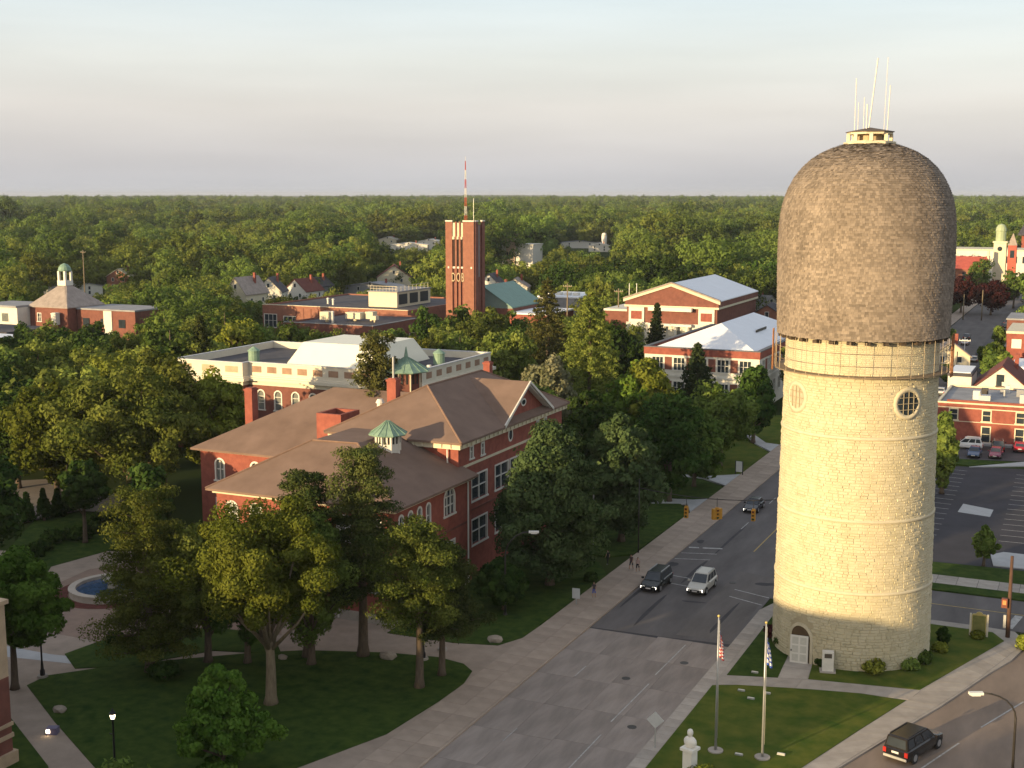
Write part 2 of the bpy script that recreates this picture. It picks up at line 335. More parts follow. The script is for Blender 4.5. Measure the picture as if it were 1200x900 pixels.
# west side pavement: kerb, slabs
sw = struct('sidewalk', MB().prism([(-45.2, -100), (-41.16, -100), (-41.16, 700), (-45.2, 700)], -0.05, 0.11), ASPHP)
kb = MB()
for j in range(-10, 90): kb.box(-41.15, -40.98, 3.0 * j, 3.0 * j + 2.985, -0.05, 0.15)
kb = kb.build('kerb', CONCW, sw); kb['kind'] = 'stuff'
me = boxmesh('paving_slab', 1.98, 1.90, 0.06, CONCW)
slabs(sw, 'paving_slab', me, [(-44.18 + 2.0 * k, 60.5 + 1.92 * j, 0.135, 0) for j in range(68) for k in range(2)])
rest = MB()
for k in range(2):
    for j in list(range(-60, 0)) + list(range(68, 260)): rest.box(-45.17 + 2 * k, -43.19 + 2 * k, 59.55 + 1.92 * j, 61.45 + 1.92 * j, 0.09, 0.135)
rest = rest.build('paving_slab_run', CONCW, sw); rest['kind'] = 'stuff'

# campus plaza and paths
camp = struct('campus_path', MB().prism([(-45.2, 52), (-45.2, 104), (-57, 98), (-60, 98.5), (-80, 98.5), (-96, 108), (-112, 101), (-112, 70), (-80, 60), (-68, 62.2), (-63, 52)], -0.05, 0.09), CONCW)
MB().prism(gp([(0, 757), (60, 768), (98, 772), (93, 780), (0, 770)]), 0.05, 0.102).build('pale_path', PALEC, camp)
MB().prism(gp([(20, 735), (60, 688), (105, 668), (190, 655), (330, 715), (330, 745), (240, 748), (110, 752)]), 0.05, 0.098).build('plaza_paving', PAVER, camp)
def lawn(name, poly, z=0.14, m=None): return struct(name, MB().prism(poly, -0.05, z), m or GRASS)
lawn('lawn', [(-77.1, 73.3), (-77.2, 75.6), (-75.3, 77.8), (-73.8, 79.8), (-64.8, 87.2), (-61.2, 89.5), (-54.5, 92), (-49.8, 92.9), (-47.2, 92.4), (-45.8, 91.2), (-45.2, 88.5), (-45.3, 84.3), (-45.9, 77.3), (-48.5, 70.3), (-53, 60), (-60, 63.2), (-69.8, 68.8)])
lawn('lawn', [(-73.1, 67.8), (-64.5, 62.8), (-58, 57), (-60, 50), (-80, 50), (-80, 69)])
lawn('lawn', [(-57, 96.4), (-50.4, 96.6), (-46.5, 97.7), (-45.35, 100.4), (-45.25, 104), (-45.25, 121.5), (-47.6, 125.5), (-57.6, 126)])
lawn('lawn', [(-57.6, 128), (-47.6, 128), (-45.4, 130.2), (-45.25, 150), (-47.5, 154.5), (-57.6, 156)])
lawn('lawn', [(-47, 157.5), (-45.25, 159), (-45.25, 166), (-50, 170), (-70, 170), (-70, 157)])
lawn('lawn', [(-50, 171.5), (-45.25, 175.2), (-45.25, 192), (-47, 195), (-53, 203), (-78, 206), (-78, 173)], m=GRASSY)
lawn('lawn', [(-46.5, 198), (-45.25, 200), (-45.25, 226), (-56, 226), (-60, 214), (-52, 207)], m=GRASSY)
for poly in ([(-52, 152.8), (-46.8, 155), (-45.22, 151), (-45.22, 158.6), (-46.8, 157.4), (-52, 156.2)], [(-56, 169.8), (-49.4, 170.6), (-45.22, 167.2), (-45.22, 175), (-49.5, 171.6), (-56, 171.4)],
             [(-49, 198.4), (-45.22, 193.2), (-45.22, 199), (-47.5, 199.6), (-54, 211.2), (-60, 212.6), (-60, 211.4), (-54.5, 209.8)]):
    struct('driveway', MB().prism(poly, -0.05, 0.15), PALEC)
bed = struct('flower_bed', MB().prism(gp([(76, 768), (120, 752), (190, 742), (250, 737), (320, 745), (330, 768), (250, 764), (150, 782), (88, 785)]), -0.05, 0.16), GRASS)
struct('flower_bed', MB().prism(gp([(-20, 733), (20, 722), (52, 735), (40, 752), (0, 757), (-20, 757)]), -0.05, 0.15), GRASS)
lawn('lawn', gp([(-40, 690), (0, 655), (40, 612), (98, 601), (140, 620), (150, 640), (60, 665), (45, 690), (10, 705)]), 0.13)
struct('far_path', MB().prism(gp([(0, 565), (60, 562), (160, 585), (160, 602), (92, 598), (30, 612), (0, 620), (-30, 600)]), -0.05, 0.10), mat('far_path_paving', (0.22, 0.19, 0.17), 0.9, 0.15, 0.5))  # paving darker and greyer than the plaza concrete

# tower island
isl = [(-28, 20), (-27.98, 117), (-27.3, 119.4), (-25.6, 120.9), (-8, 121.0), (-5.4, 120.7), (-4.75, 119.2)] + RC[::-1][1:-1] + [(-33, 20.2), (-30, 20)]
isl = [(-28, 60), (-27.98, 117), (-27.3, 119.4), (-25.6, 120.9), (-8, 120.9), (-5.4, 120.6), (-4.8, 119.2), (-4.5, 116.0), (-5.2, 112.7), (-6.7, 108.6), (-9.5, 99.8), (-11.3, 94.9), (-14.4, 86.2), (-23.6, 60)]
tw = struct('tower_pavement', MB().prism(isl, -0.05, 0.11), CONC)
me = boxmesh('paving_slab', 1.16, 1.46, 0.05, CONC)
slabs(tw, 'paving_slab', me, [(-27.36, 61 + 1.5 * j, 0.125, 0) for j in range(38)])
def strip_slabs(lo, hi, parent, z=0.13):
    def interp(P, t):
        k = t * (len(P) - 1); i = min(int(k), len(P) - 2); f = k - i
        return (P[i][0] * (1 - f) + P[i + 1][0] * f, P[i][1] * (1 - f) + P[i + 1][1] * f)
    n = max(2, round(sum(math.dist(a, b) for a, b in zip(lo[:-1], lo[1:])) / 1.75))
    for i in range(n):
        a, b = (i + .01) / n, (i + .99) / n
        MB().prism([interp(lo, a), interp(lo, b), interp(hi, b), interp(hi, a)], 0.06, z + R.uniform(-.004, .004)).build('paving_slab', CONC, parent)
strip_slabs([(-26.6, 96.8), (-24.8, 97.6), (-19.3, 99.1), (-15.6, 99.9), (-11.9, 100.1)], [(-26.2, 99.0), (-22.2, 100.3), (-19.9, 100.9), (-15.9, 101.7), (-11.3, 102.4)], tw)
strip_slabs([(-22.3, 100.45), (-22.65, 104), (-22.5, 106.2), (-22.2, 107.6)], [(-20.1, 101.05), (-20.3, 104), (-20.6, 106.2), (-20.9, 107.4)], tw)
strip_slabs([(-22.5, 64), (-16.75, 84.6), (-14.4, 92.4), (-12.0, 99.9), (-11.2, 102.5), (-8.5, 110.4), (-6.0, 117.4)], [(-21.0, 67), (-14.45, 86.6), (-11.6, 94.6), (-9.75, 99.8), (-8.3, 104), (-6.9, 108.7), (-4.9, 116)], tw)
lawn('lawn', [(-26.75, 62), (-26.75, 96.55), (-24.8, 97.5), (-19.3, 99.0), (-15.6, 99.8), (-12.1, 99.85), (-14.5, 92.4), (-16.8, 85), (-22.6, 65)], 0.15, GRASSY)
lawn('lawn', [(-26.3, 99.25), (-22.35, 100.45), (-22.75, 106.2), (-22.3, 108.1), (-24, 111), (-26.4, 116.2)], 0.15)
lawn('lawn', [(-20.0, 101.15), (-15.9, 101.85), (-11.4, 102.6), (-8.6, 110.5), (-6.1, 117.5), (-7.2, 119.5), (-24, 119.6), (-26, 117), (-24, 111), (-20.7, 107.6)], 0.15, GRASSY)

# far side of the side street, parking lots
lawn('verge', [(-27.9, 130.75), (160, 130.75), (160, 133.0), (-27.9, 133.0)], 0.12)
fw = struct('side_street_walk', MB().prism([(-27.9, 133.02), (160, 133.02), (160, 136.1), (-27.9, 136.1)], -0.05, 0.11), ASPHP)
me = boxmesh('paving_slab', 1.96, 1.5, 0.05, CONC)
slabs(fw, 'paving_slab', me, [(-26.8 + 2.0 * i, 133.8 + 1.53 * k, 0.125, 0) for i in range(16) for k in range(2)])
lawn('verge', [(-27.9, 136.12), (-9.5, 136.12), (160, 136.12), (160, 141.3), (-9.5, 141.2), (-27.9, 140)], 0.13)
lot = struct('parking_lot', sheet([(-27.5, 140.1), (-9.6, 141.3), (60, 142), (60, 193), (-10, 196), (-27.5, 192)], 0.0), mat('asphalt_lot', (0.040, 0.038, 0.046), 0.9, 0.2, 0.3, 0.006, bscale=30))
for j in range(18):
    y = 145 + 2.75 * j
    quadline([(-20.6 , y), (-15.9 - 0.02 * j, y - .35)], 0.12, 0.005, 'stall_line', PAINT, lot)
    if 2 < j: quadline([(-9.1 - 0.03 * j, y), (-4.0, y + 0.2)], 0.12, 0.005, 'stall_line', PAINT, lot)
    if 2 < j: quadline([(1.5, y), (6.5, y + 0.2)], 0.12, 0.005, 'stall_line', PAINT, lot)
MB().prism([(-14.9, 165.6), (-11.0, 164.6), (-10.9, 168.6), (-14.7, 170.4)], -0.03, 0.006).build('concrete_patch', PALEC, lot)
struct('lot_entrance', MB().prism([(-8.9, 142.2), (-6, 142.3), (4, 142.5), (4, 148), (-8.3, 148.2), (-9.5, 146.5)], -0.05, 0.10), PALEC)
lawn('verge', [(-27.5, 193.5), (-18, 195.4), (-16.3, 195.0), (-10.2, 200.2), (-18, 199.5), (-27.5, 197)], 0.12)
struct('lot_island', MB().prism([(-16.2, 194.2), (-9, 198.2), (20, 200), (20, 202), (-9.2, 201.2)], -0.05, 0.11), PALEC)
struct('rear_lot', sheet([(-26, 199.8), (-18, 200), (-9.2, 202), (60, 203), (60, 300), (-26, 300)], 0.0), mat('asphalt_old', (0.075, 0.07, 0.075), 0.9, 0.2, 0.3))
ew = struct('east_sidewalk', MB().prism([(-27.9, 141.5), (-25.6, 141.5), (-25.6, 700), (-27.9, 700)], -0.05, 0.12), CONC)
ne = struct('street_parking', sheet([(-27.98, 300), (-24.0, 300), (-24.0, 700), (-27.98, 700)], 0.125), mat('asphalt_old2', (0.085, 0.08, 0.082), 0.9, 0.2, 0.3))
# ------------------------------------------------------------------ water tower
TX, TY = -18.45, 111.02
_d = math.hypot(TX, TY); TOC = (-TX / _d, -TY / _d); TRT = (TY / _d, -TX / _d)
def tdir(deg):
    a = math.radians(deg); return (TOC[0] * math.cos(a) + TRT[0] * math.sin(a), TOC[1] * math.cos(a) + TRT[1] * math.sin(a))
tower = thing('water_tower', 'tall round limestone water tower with brown shingled domed tank', 'water tower', (TX, TY, 0))
OCU = [(-53, 22.6), (37, 22.6)]; DOORA = -37.0
def shaft_r(z):
    r = 6.68 - 0.010 * z
    if z > 6.7: r -= 0.03
    if z > 12.8: r -= 0.03
    if z > 19.7: r -= 0.03
    return r
def ang_off(a, b): return (a - b + 180) % 360 - 180
N = 96
core = MB().lathe(TX, TY, [(shaft_r(z) - 0.012, z) for z in (-0.1, 6.6, 6.8, 12.7, 12.9, 19.6, 19.8, 27.9)], N).build('shaft_core', MORTAR, tower, True)
st = MB(); z = 0.0; q = random.Random(3)
while z < 27.3:
    h = (q.uniform(0.2, 0.31) if z < 7 else q.uniform(0.19, 0.29)) if z < 25 else 0.17
    r = shaft_r(z + h / 2); a = 180 + q.uniform(0, 10)
    while a < 540:
        wd = (q.uniform(0.35, .85) if z < 25 else q.uniform(.35, .6)); da = math.degrees(wd / r); a1 = min(a + da, 541)
        am, zm = (a + a1) / 2, z + h / 2
        skip = any((ang_off(am, oa) * math.pi / 180 * r) ** 2 + (zm - oz) ** 2 < 1.42 ** 2 for oa, oz in OCU)
        dx = ang_off(am, DOORA) * math.pi / 180 * r
        if abs(dx) < 1.15 and zm < 3.15 or (dx ** 2 + (zm - 3.0) ** 2 < 1.1 ** 2): skip = True
        if not skip:
            ra = r - 0.12; rb = r + q.uniform(0.012, 0.065) * (1 if z < 25 else .3); gz = 0.005; ga = math.degrees(0.005 / r); iz = 0.035; ia = math.degrees(0.045 / r); ri = r - 0.02
            P = []
            for rad, A0, A1, Z0, Z1 in ((ra, a + ga, a1 - ga, z + gz, z + h - gz), (ri, a + ga, a1 - ga, z + gz, z + h - gz), (rb, a + ga + ia, a1 - ga - ia, z + gz + iz, z + h - gz - iz)):
                for A, Z in ((A0, Z0), (A1, Z0), (A1, Z1), (A0, Z1)):
                    d = tdir(A + (q.uniform(-.1, .1) if rad == rb else 0)); rad2 = rad + (q.uniform(-.018, .018) if rad == rb else 0); P.append((TX + d[0] * rad2, TY + d[1] * rad2, Z + (q.uniform(-.015, .015) if rad == rb else 0)))
            fs = [(8, 9, 10, 11)] + [(4 + i, 4 + (i + 1) % 4, 8 + (i + 1) % 4, 8 + i) for i in range(4)] + [(i, (i + 1) % 4, 4 + (i + 1) % 4, 4 + i) for i in range(4)]
            st.add(P, fs, q.uniform(0.3, 0.7) + (0.15 if q.random() < .1 else 0))
        a = a1
    z += h
st = st.build('limestone_block', LIME, tower); st['kind'] = 'stuff'
for zr in (6.7, 12.8, 19.7):
    r = shaft_r(zr - .2); MB().lathe(TX, TY, [(r - .1, zr - .13), (r + .09, zr - .1), (r + .11, zr + .08), (r + .03, zr + .15), (r - .1, zr + .2)], N, False).build('string_course', LIMED, tower, True)
# oculus windows
def frame_at(deg, r):
    d = tdir(deg); return Vector((TX + d[0] * r, TY + d[1] * r, 0)), Vector((d[0], d[1], 0)), Vector((-d[1], d[0], 0))
for oa, oz in OCU:
    c, nrm, tg = frame_at(oa, shaft_r(oz)); c.z = oz
    def ring(mb, r0, r1, n0, n1, n=28):
        vs = []
        for rr, nn in ((r0, n0), (r1, n0), (r1, n1), (r0, n1)):
            for i in range(n):
                a = 2 * math.pi * i / n; cv = rr * math.cos(a)
                sag = shaft_r(oz) - math.sqrt(max(0, shaft_r(oz) ** 2 - cv ** 2))
                vs.append(tuple(c + tg * cv + Vector((0, 0, rr * math.sin(a))) + nrm * (nn - sag)))
        fs = [(k * n + i, k * n + (i + 1) % n, ((k + 1) % 4) * n + (i + 1) % n, ((k + 1) % 4) * n + i) for k in range(4) for i in range(n)]
        return mb.add(vs, fs)
    wv = ring(MB(), 0.96, 1.36, -0.12, 0.10).build('window', LIMED, tower, True)
    gl = MB().add([tuple(c + tg * 1.0 * math.cos(2 * math.pi * i / 28) + Vector((0, 0, math.sin(2 * math.pi * i / 28))) + nrm * 0.03) for i in range(28)], [tuple(range(28))])
    gl.build('pane', GLASS if oa > 0 else mat('boarded_window', (0.42, 0.36, 0.26), .6, .15, 2), wv)
    gr = MB()
    for k in (-.5, 0, .5):
        e = math.sqrt(1 - k * k)
        gr.tube([tuple(c + tg * k + Vector((0, 0, -e)) + nrm * .08), tuple(c + tg * k + Vector((0, 0, e)) + nrm * .08)], 0.03, 5)
        gr.tube([tuple(c - tg * e + Vector((0, 0, k)) + nrm * .08), tuple(c + tg * e + Vector((0, 0, k)) + nrm * .08)], 0.03, 5)
    gr.build('glazing_bar', mat('glazing_tan', (.36, .30, .2), .7, .1, 2), wv)
# door: arched reveal and white leaf standing ajar
c, nrm, tg = frame_at(DOORA, shaft_r(1.5))
def P3(x, n, zz): v = c + tg * x + nrm * n; return (v.x, v.y, zz)
arc = [(1.0 * math.cos(math.pi * i / 12), 2.2 + 1.0 * math.sin(math.pi * i / 12)) for i in range(13)]
ins = [(1.0, 0.0)] + arc + [(-1.0, 0.0)]; outs = [(1.25, 0.0)] + [(1.25 * math.cos(math.pi * i / 12), 2.2 + 1.25 * math.sin(math.pi * i / 12)) for i in range(13)] + [(-1.25, 0.0)]
sg = lambda x: -(shaft_r(1.5) - math.sqrt(shaft_r(1.5) ** 2 - x * x))
mb = MB(); n = len(ins)
mb.add([P3(x, 0.10 + sg(x), zz) for x, zz in outs] + [P3(x, 0.10 + sg(x), zz) for x, zz in ins] + [P3(x, -0.2, zz) for x, zz in ins] + [P3(x, -0.2, zz) for x, zz in outs],
       [(i, i + 1, n + i + 1, n + i) for i in range(n - 1)] + [(n + i, n + i + 1, 2 * n + i + 1, 2 * n + i) for i in range(n - 1)] + [(3 * n + i, 3 * n + i + 1, i + 1, i) for i in range(n - 1)])
dr = mb.build('doorway', LIMED, tower)
MB().add([P3(x, 0.0, zz) for x, zz in ins], [tuple(range(n))]).build('dark_opening', mat('dark_recess', (0.10, 0.065, 0.035), .9, .2, 2), dr)
lf = MB()
a0 = Vector(P3(0.95, 0.16, 0)); dv = (tg * -0.86 + nrm * 0.5).normalized(); up = Vector((0, 0, 1)); tk = up.cross(dv)
def leafbox(mb, s0, s1, z0, z1, t0, t1):
    vs = [a0 + dv * s + tk * t + up * zz for zz in (z0, z1) for s, t in ((s0, t0), (s1, t0), (s1, t1), (s0, t1))]
    mb.add([tuple(v) for v in vs], [(3, 2, 1, 0), (4, 5, 6, 7), (0, 1, 5, 4), (1, 2, 6, 5), (2, 3, 7, 6), (3, 0, 4, 7)])
leafbox(lf, 0, 1.5, 0.12, 2.55, 0, 0.06)
lf = lf.build('door', WHITE, tower)
for zz in (0.3, 1.05, 1.8): 
    for s in (0.15, 0.82):
        pn = MB(); leafbox(pn, s, s + .52, zz, zz + .6, -0.012, 0.072); pn.build('door_panel', mat('door_panel_grey', (0.5, 0.48, 0.42), .6, .1, 2), lf)
hd = MB(); leafbox(hd, 1.36, 1.44, 1.15, 1.3, -.08, .14); hd.build('handle', DARKM, lf)
# wooden tank: rows of shingles over a solid
prof = [(7.05, 27.75), (7.11, 29.50), (7.16, 31.50), (7.21, 33.50), (7.21, 35.20), (7.16, 36.90), (7.03, 38.10), (6.81, 39.10), (6.47, 40.00), (6.02, 40.85), (5.45, 41.60), (4.77, 42.25), (3.95, 42.80), (3.08, 43.20), (2.21, 43.50), (1.54, 43.66)]
MB().lathe(TX, TY, [(6.3, 27.72)] + [(r - .06, zz) for r, zz in prof] + [(0.3, 43.7)], N).build('tank_dome', mat('shingle_under', (0.10, 0.07, 0.045), .9, .2, 2), tower, True)
L_ = [0.0]
for (r0, z0), (r1, z1) in zip(prof[:-1], prof[1:]): L_.append(L_[-1] + math.hypot(r1 - r0, z1 - z0))
def pat(s):
    i = max(0, min(len(L_) - 2, int(np.searchsorted(L_, s)) - 1)); f = (s - L_[i]) / (L_[i + 1] - L_[i])
    (r0, z0), (r1, z1) = prof[i], prof[i + 1]
    return r0 + (r1 - r0) * f, z0 + (z1 - z0) * f
sh = MB(); s = 0.0; row = 0; ex = 0.20
while s < L_[-1] - ex:
    r0, z0 = pat(s); r1, z1 = pat(s + ex * 1.25); a = 180 + q.uniform(0, 3)
    nx, nz = (z1 - z0), -(r1 - r0); ln = math.hypot(nx, nz); nx /= ln; nz /= ln
    ph = q.uniform(-.10, .10)
    while a < 540:
        wd = q.uniform(.13, .32); a1 = min(a + math.degrees(wd / max(r0, .5)), 541.5); tk = q.uniform(0.035, 0.085); dz = q.uniform(-.03, .03)
        A0, A1 = tdir(a + .03), tdir(a1 - .03)
        def pt(A, rr, zz): return (TX + A[0] * rr, TY + A[1] * rr, zz)
        ro, zo = r0 + nx * tk, z0 + nz * tk + dz; rt, zt = r1 + nx * .012, z1 + nz * .012
        t = q.random() * 0.8 + 0.10 * math.sin(a * .05 + row * .06) + 0.08 * math.sin(a * .31 + 1) + ph + 0.08
        if q.random() < .12: t += .35
        sh.add([pt(A0, ro, zo), pt(A1, ro, zo), pt(A1, rt, zt), pt(A0, rt, zt), pt(A0, r0 - .05, zo), pt(A1, r0 - .05, zo)], [(0, 1, 2, 3), (4, 5, 1, 0), (0, 3, 4), (1, 5, 2)], min(1.3, max(0, t)))
        a = a1
    s += ex; row += 1
sh = sh.build('shingle_cover', SHING, tower); sh['kind'] = 'stuff'
# timber brackets under the tank edge, catwalk and hanging cage
for i in range(30):
    d = tdir(i * 12 + 4); t = (-d[1], d[0]); MB().obox((TX + d[0] * 6.72, TY + d[1] * 6.72), d, t, 0.28, 0.2, 27.42, 27.66).build('bracket', mat('bracket_dark', (0.07, 0.05, 0.035), .9, .2, 2), tower)
cw = MB().lathe(TX, TY, [(6.3, 24.72), (7.22, 24.76), (7.22, 24.86), (6.3, 24.86)], N, False).build('catwalk', mat('catwalk_steel', (.20, .15, .10), .8, .2, 2), tower)
for zr in (25.75, 26.75):
    MB().tube([(TX + 7.2 * math.cos(2 * math.pi * i / 64), TY + 7.2 * math.sin(2 * math.pi * i / 64), zr) for i in range(65)], 0.02, 5, False).build('rail', mat('rail_tan', (.24, .18, .12), .7, .2, 2), tower)
for i in range(36):
    d = tdir(i * 10 + 3); x, y = TX + d[0] * 7.2, TY + d[1] * 7.2; MB().tube([(x, y, 24.7), (x, y, 27.7)], 0.02, 5).build('rod', mat('rod_pale', (.42, .33, .22), .7, .2, 2), tower)
for a, rr in ((78, 7.4), (84, 7.45), (90, 7.4), (-88, 7.4), (-94, 7.45)):
    d = tdir(a); x, y = TX + d[0] * rr, TY + d[1] * rr; t = (-d[1], d[0])
    MB().tube([(x - t[0] * .25, y - t[1] * .25, 24.4), (x - t[0] * .25, y - t[1] * .25, 27.9)], .05, 5).tube([(x + t[0] * .25, y + t[1] * .25, 24.4), (x + t[0] * .25, y + t[1] * .25, 27.9)], .05, 5).obox((x, y), t, d, .25, .03, 25.4, 25.48).obox((x, y), t, d, .25, .03, 26.6, 26.68).build('hanging_frame', RUST, tower)
# lantern on the summit
lan = MB().lathe(TX, TY, [(2.15, 43.4), (2.15, 43.72), (1.9, 43.76), (1.9, 43.8)], 8).build('lantern_base', CREAM, tower)
for i in range(8):
    a = 2 * math.pi * (i + .3) / 8; x, y = TX + 1.72 * math.cos(a), TY + 1.72 * math.sin(a)
    MB().box(x - .14, x + .14, y - .14, y + .14, 43.78, 44.36).build('lantern_post', CREAM, tower)
MB().lathe(TX, TY, [(1.0, 43.6), (1.0, 44.36)], 8).build('lantern_core', mat('lantern_core_tan', (.42, .32, .2), .8, .1, 2), tower)
MB().lathe(TX, TY, [(1.85, 44.34), (1.9, 44.5), (1.2, 44.51)], 8).build('lantern_ring', CREAM, tower)
MB().lathe(TX, TY, [(2.0, 44.51), (2.0, 44.57), (0.05, 44.92)], 8).build('lantern_roof', mat('lantern_roof_dark', (.10, .075, .06), .8, .2, 2), tower)
for (px, top, lean, r) in ((-1.25, 48.9, 0, .035), (-1.0, 47.0, 0, .03), (-0.55, 47.4, 0, .03), (-.3, 46.8, 0, .06), (-0.15, 50.6, .55, .055), (1.1, 50.6, .1, .025), (1.35, 48.3, .12, .04)):
    x, y = TX + TRT[0] * px, TY + TRT[1] * px; yo = R.uniform(-.6, .6)
    MB().tube([(x + TOC[0] * yo, y + TOC[1] * yo, 44.5), (x + TRT[0] * lean + TOC[0] * yo, y + TRT[1] * lean + TOC[1] * yo, top)], r, 6).build('antenna', WHITE, tower)
# ------------------------------------------------------------------ building helpers
def wall(root, p0, p1, z0, z1, m, wins=(), fm=None, gm=None, depth=0.18, name='wall'):
    p0 = Vector((p0[0], p0[1], 0)); p1 = Vector((p1[0], p1[1], 0)); d = p1 - p0; Ln = d.length; d = d / Ln; nr = Vector((d.y, -d.x, 0))
    def P(s, z, n=0.0): v = p0 + d * s + nr * n; return (v.x, v.y, z)
    xs = sorted({0.0, Ln} | {v for w_ in wins for v in (w_[0] - w_[2] / 2, w_[0] + w_[2] / 2)})
    zs = sorted({z0, z1} | {v for w_ in wins for v in (w_[1], w_[1] + w_[3])})
    mb = MB()
    for i in range(len(xs) - 1):
        for j in range(len(zs) - 1):
            cx, cz = (xs[i] + xs[i + 1]) / 2, (zs[j] + zs[j + 1]) / 2
            if any(abs(cx - w_[0]) < w_[2] / 2 and w_[1] < cz < w_[1] + w_[3] for w_ in wins): continue
            mb.add([P(xs[i], zs[j]), P(xs[i + 1], zs[j]), P(xs[i + 1], zs[j + 1]), P(xs[i], zs[j + 1])], [(0, 1, 2, 3)])
    for w_ in wins:
        s, zb, ww, hh = w_[:4]; a, b, t = s - ww / 2, s + ww / 2, zb + hh
        for (sa, za), (sb, zb2) in (((a, zb), (b, zb)), ((b, zb), (b, t)), ((b, t), (a, t)), ((a, t), (a, zb))):
            mb.add([P(sa, za), P(sb, zb2), P(sb, zb2, -depth), P(sa, za, -depth)], [(0, 1, 2, 3)])
        if w_[4] == 'a':
            r = ww / 2
            for sg_ in (-1, 1):
                pts = [(s + sg_ * r * math.cos(math.pi / 2 * k / 6), t - r + r * math.sin(math.pi / 2 * k / 6)) for k in range(7)]
                mb.add([P(s + sg_ * r, t, -.01)] + [P(x, z, -.01) for x, z in pts], [tuple(range(8))])
    wo_ = mb.build(name, m, root)
    for w_ in wins: window(root, P, w_, fm or WHITE, (w_[7] if len(w_) > 7 else gm) or GLASS, depth)
    return wo_
def window(root, P, w_, fm, gm, depth):
    s, zb, ww, hh, kind = w_[:5]; nx, ny = (w_[5], w_[6]) if len(w_) > 6 else (1, 2)
    mb = MB(); fw_ = 0.11
    def bar(sa, sb, za, zb_, n0, n1):
        mb.add([P(sa, za, n0), P(sb, za, n0), P(sb, zb_, n0), P(sa, zb_, n0), P(sa, za, n1), P(sb, za, n1), P(sb, zb_, n1), P(sa, zb_, n1)],
               [(3, 2, 1, 0), (4, 5, 6, 7), (0, 1, 5, 4), (1, 2, 6, 5), (2, 3, 7, 6), (3, 0, 4, 7)])
    a, b, t = s - ww / 2, s + ww / 2, zb + hh
    th = t - (ww / 2 if kind == 'a' else 0)
    bar(a - fw_ * .6, a + fw_, zb, th, -depth + .02, .05); bar(b - fw_, b + fw_ * .6, zb, th, -depth + .02, .05)
    bar(a - .2, b + .2, zb - .18, zb - .002, -.05, .12)
    if kind == 'a':
        r0, r1, n = ww / 2 - fw_, ww / 2 + fw_ * .8, 10
        vs = []
        for rr, nn in ((r0, .05), (r1, .05), (r1, -.05), (r0, -depth + .02)):
            vs += [P(s + rr * math.cos(math.pi * k / n), th + rr * math.sin(math.pi * k / n), nn) for k in range(n + 1)]
        mb.add(vs, [(j * (n + 1) + k, j * (n + 1) + k + 1, ((j + 1) % 4) * (n + 1) + k + 1, ((j + 1) % 4) * (n + 1) + k) for j in range(4) for k in range(n)])
    else:
        bar(a - fw_ * .6, b + fw_ * .6, t - fw_, t + fw_ * .6, -depth + .02, .052)
    for k in range(1, nx): bar(a + ww * k / nx - .045, a + ww * k / nx + .045, zb, t - .05, -depth + .01, -.04)
    for k in range(1, ny): bar(a + fw_, b - fw_, zb + hh * k / ny - .04, zb + hh * k / ny + .04, -depth + .012, -.045)
    f = mb.build('window', fm, root)
    MB().add([P(a, zb, -depth), P(b, zb, -depth), P(b, t, -depth), P(a, t, -depth)], [(0, 1, 2, 3)]).build('pane', gm, f)
    return f
def slab_roof(vs, fs, t=0.22):
    """closed roof: top faces, the same lowered by t below, skirts on the boundary edges"""
    mb = MB(); n = len(vs); low = [(x, y, z - t) for x, y, z in vs]
    cnt = {}
    for f in fs:
        for i in range(len(f)):
            e = (f[i], f[(i + 1) % len(f)]); k = tuple(sorted(e)); cnt.setdefault(k, []).append(e)
    sk = [(e[0][0], e[0][1], e[0][1] + n, e[0][0] + n) for e in cnt.values() if len(e) == 1]
    return mb.add(list(vs) + low, list(fs) + [tuple(i + n for i in f[::-1]) for f in fs] + [tuple(reversed(s_)) for s_ in sk])
def hip(x0, x1, y0, y1, z0, a, b, zr, axis):
    vs = [(x0, y0, z0), (x1, y0, z0), (x1, y1, z0), (x0, y1, z0), (a[0], a[1], zr), (b[0], b[1], zr)]
    fs = [(0, 1, 4), (1, 2, 5, 4), (2, 3, 5), (3, 0, 4, 5)] if axis == 'y' else [(0, 1, 5, 4), (1, 2, 5), (2, 3, 4, 5), (3, 0, 4)]
    return slab_roof(vs, fs)
def cornice(root, x0, x1, y0, y1, z0, z1, out, m, sides='SENW', brackets=0.0, name='cornice'):
    mb = MB()
    S = {'S': ((x0, x1, y0 - out, y0)), 'N': ((x0, x1, y1, y1 + out)), 'E': ((x1, x1 + out, y0 - out, y1 + out)), 'W': ((x0 - out, x0, y0 - out, y1 + out))}
    for s_ in sides:
        a, b, c_, d_ = S[s_]; mb.box(a, b, c_, d_, z0, z1)
        if brackets:
            if s_ in 'SN':
                k = a + .3
                while k < b - .3: mb.box(k, k + .28, c_ - .12 if s_ == 'S' else d_, c_ if s_ == 'S' else d_ + .12, z0 + .1, z1 - .12); k += brackets
            else:
                k = c_ + .4
                while k < d_ - .3: mb.box(a - .12 if s_ == 'W' else b, a if s_ == 'W' else b + .12, k, k + .28, z0 + .1, z1 - .12); k += brackets
    return mb.build(name, m, root)
def four(root, x0, x1, y0, y1, z0, z1, m, S=(), E=(), N=(), W=(), **k):
    wall(root, (x0, y0), (x1, y0), z0, z1, m, S, **k); wall(root, (x1, y0), (x1, y1), z0, z1, m, E, **k)
    wall(root, (x1, y1), (x0, y1), z0, z1, m, N, **k); wall(root, (x0, y1), (x0, y0), z0, z1, m, W, **k)
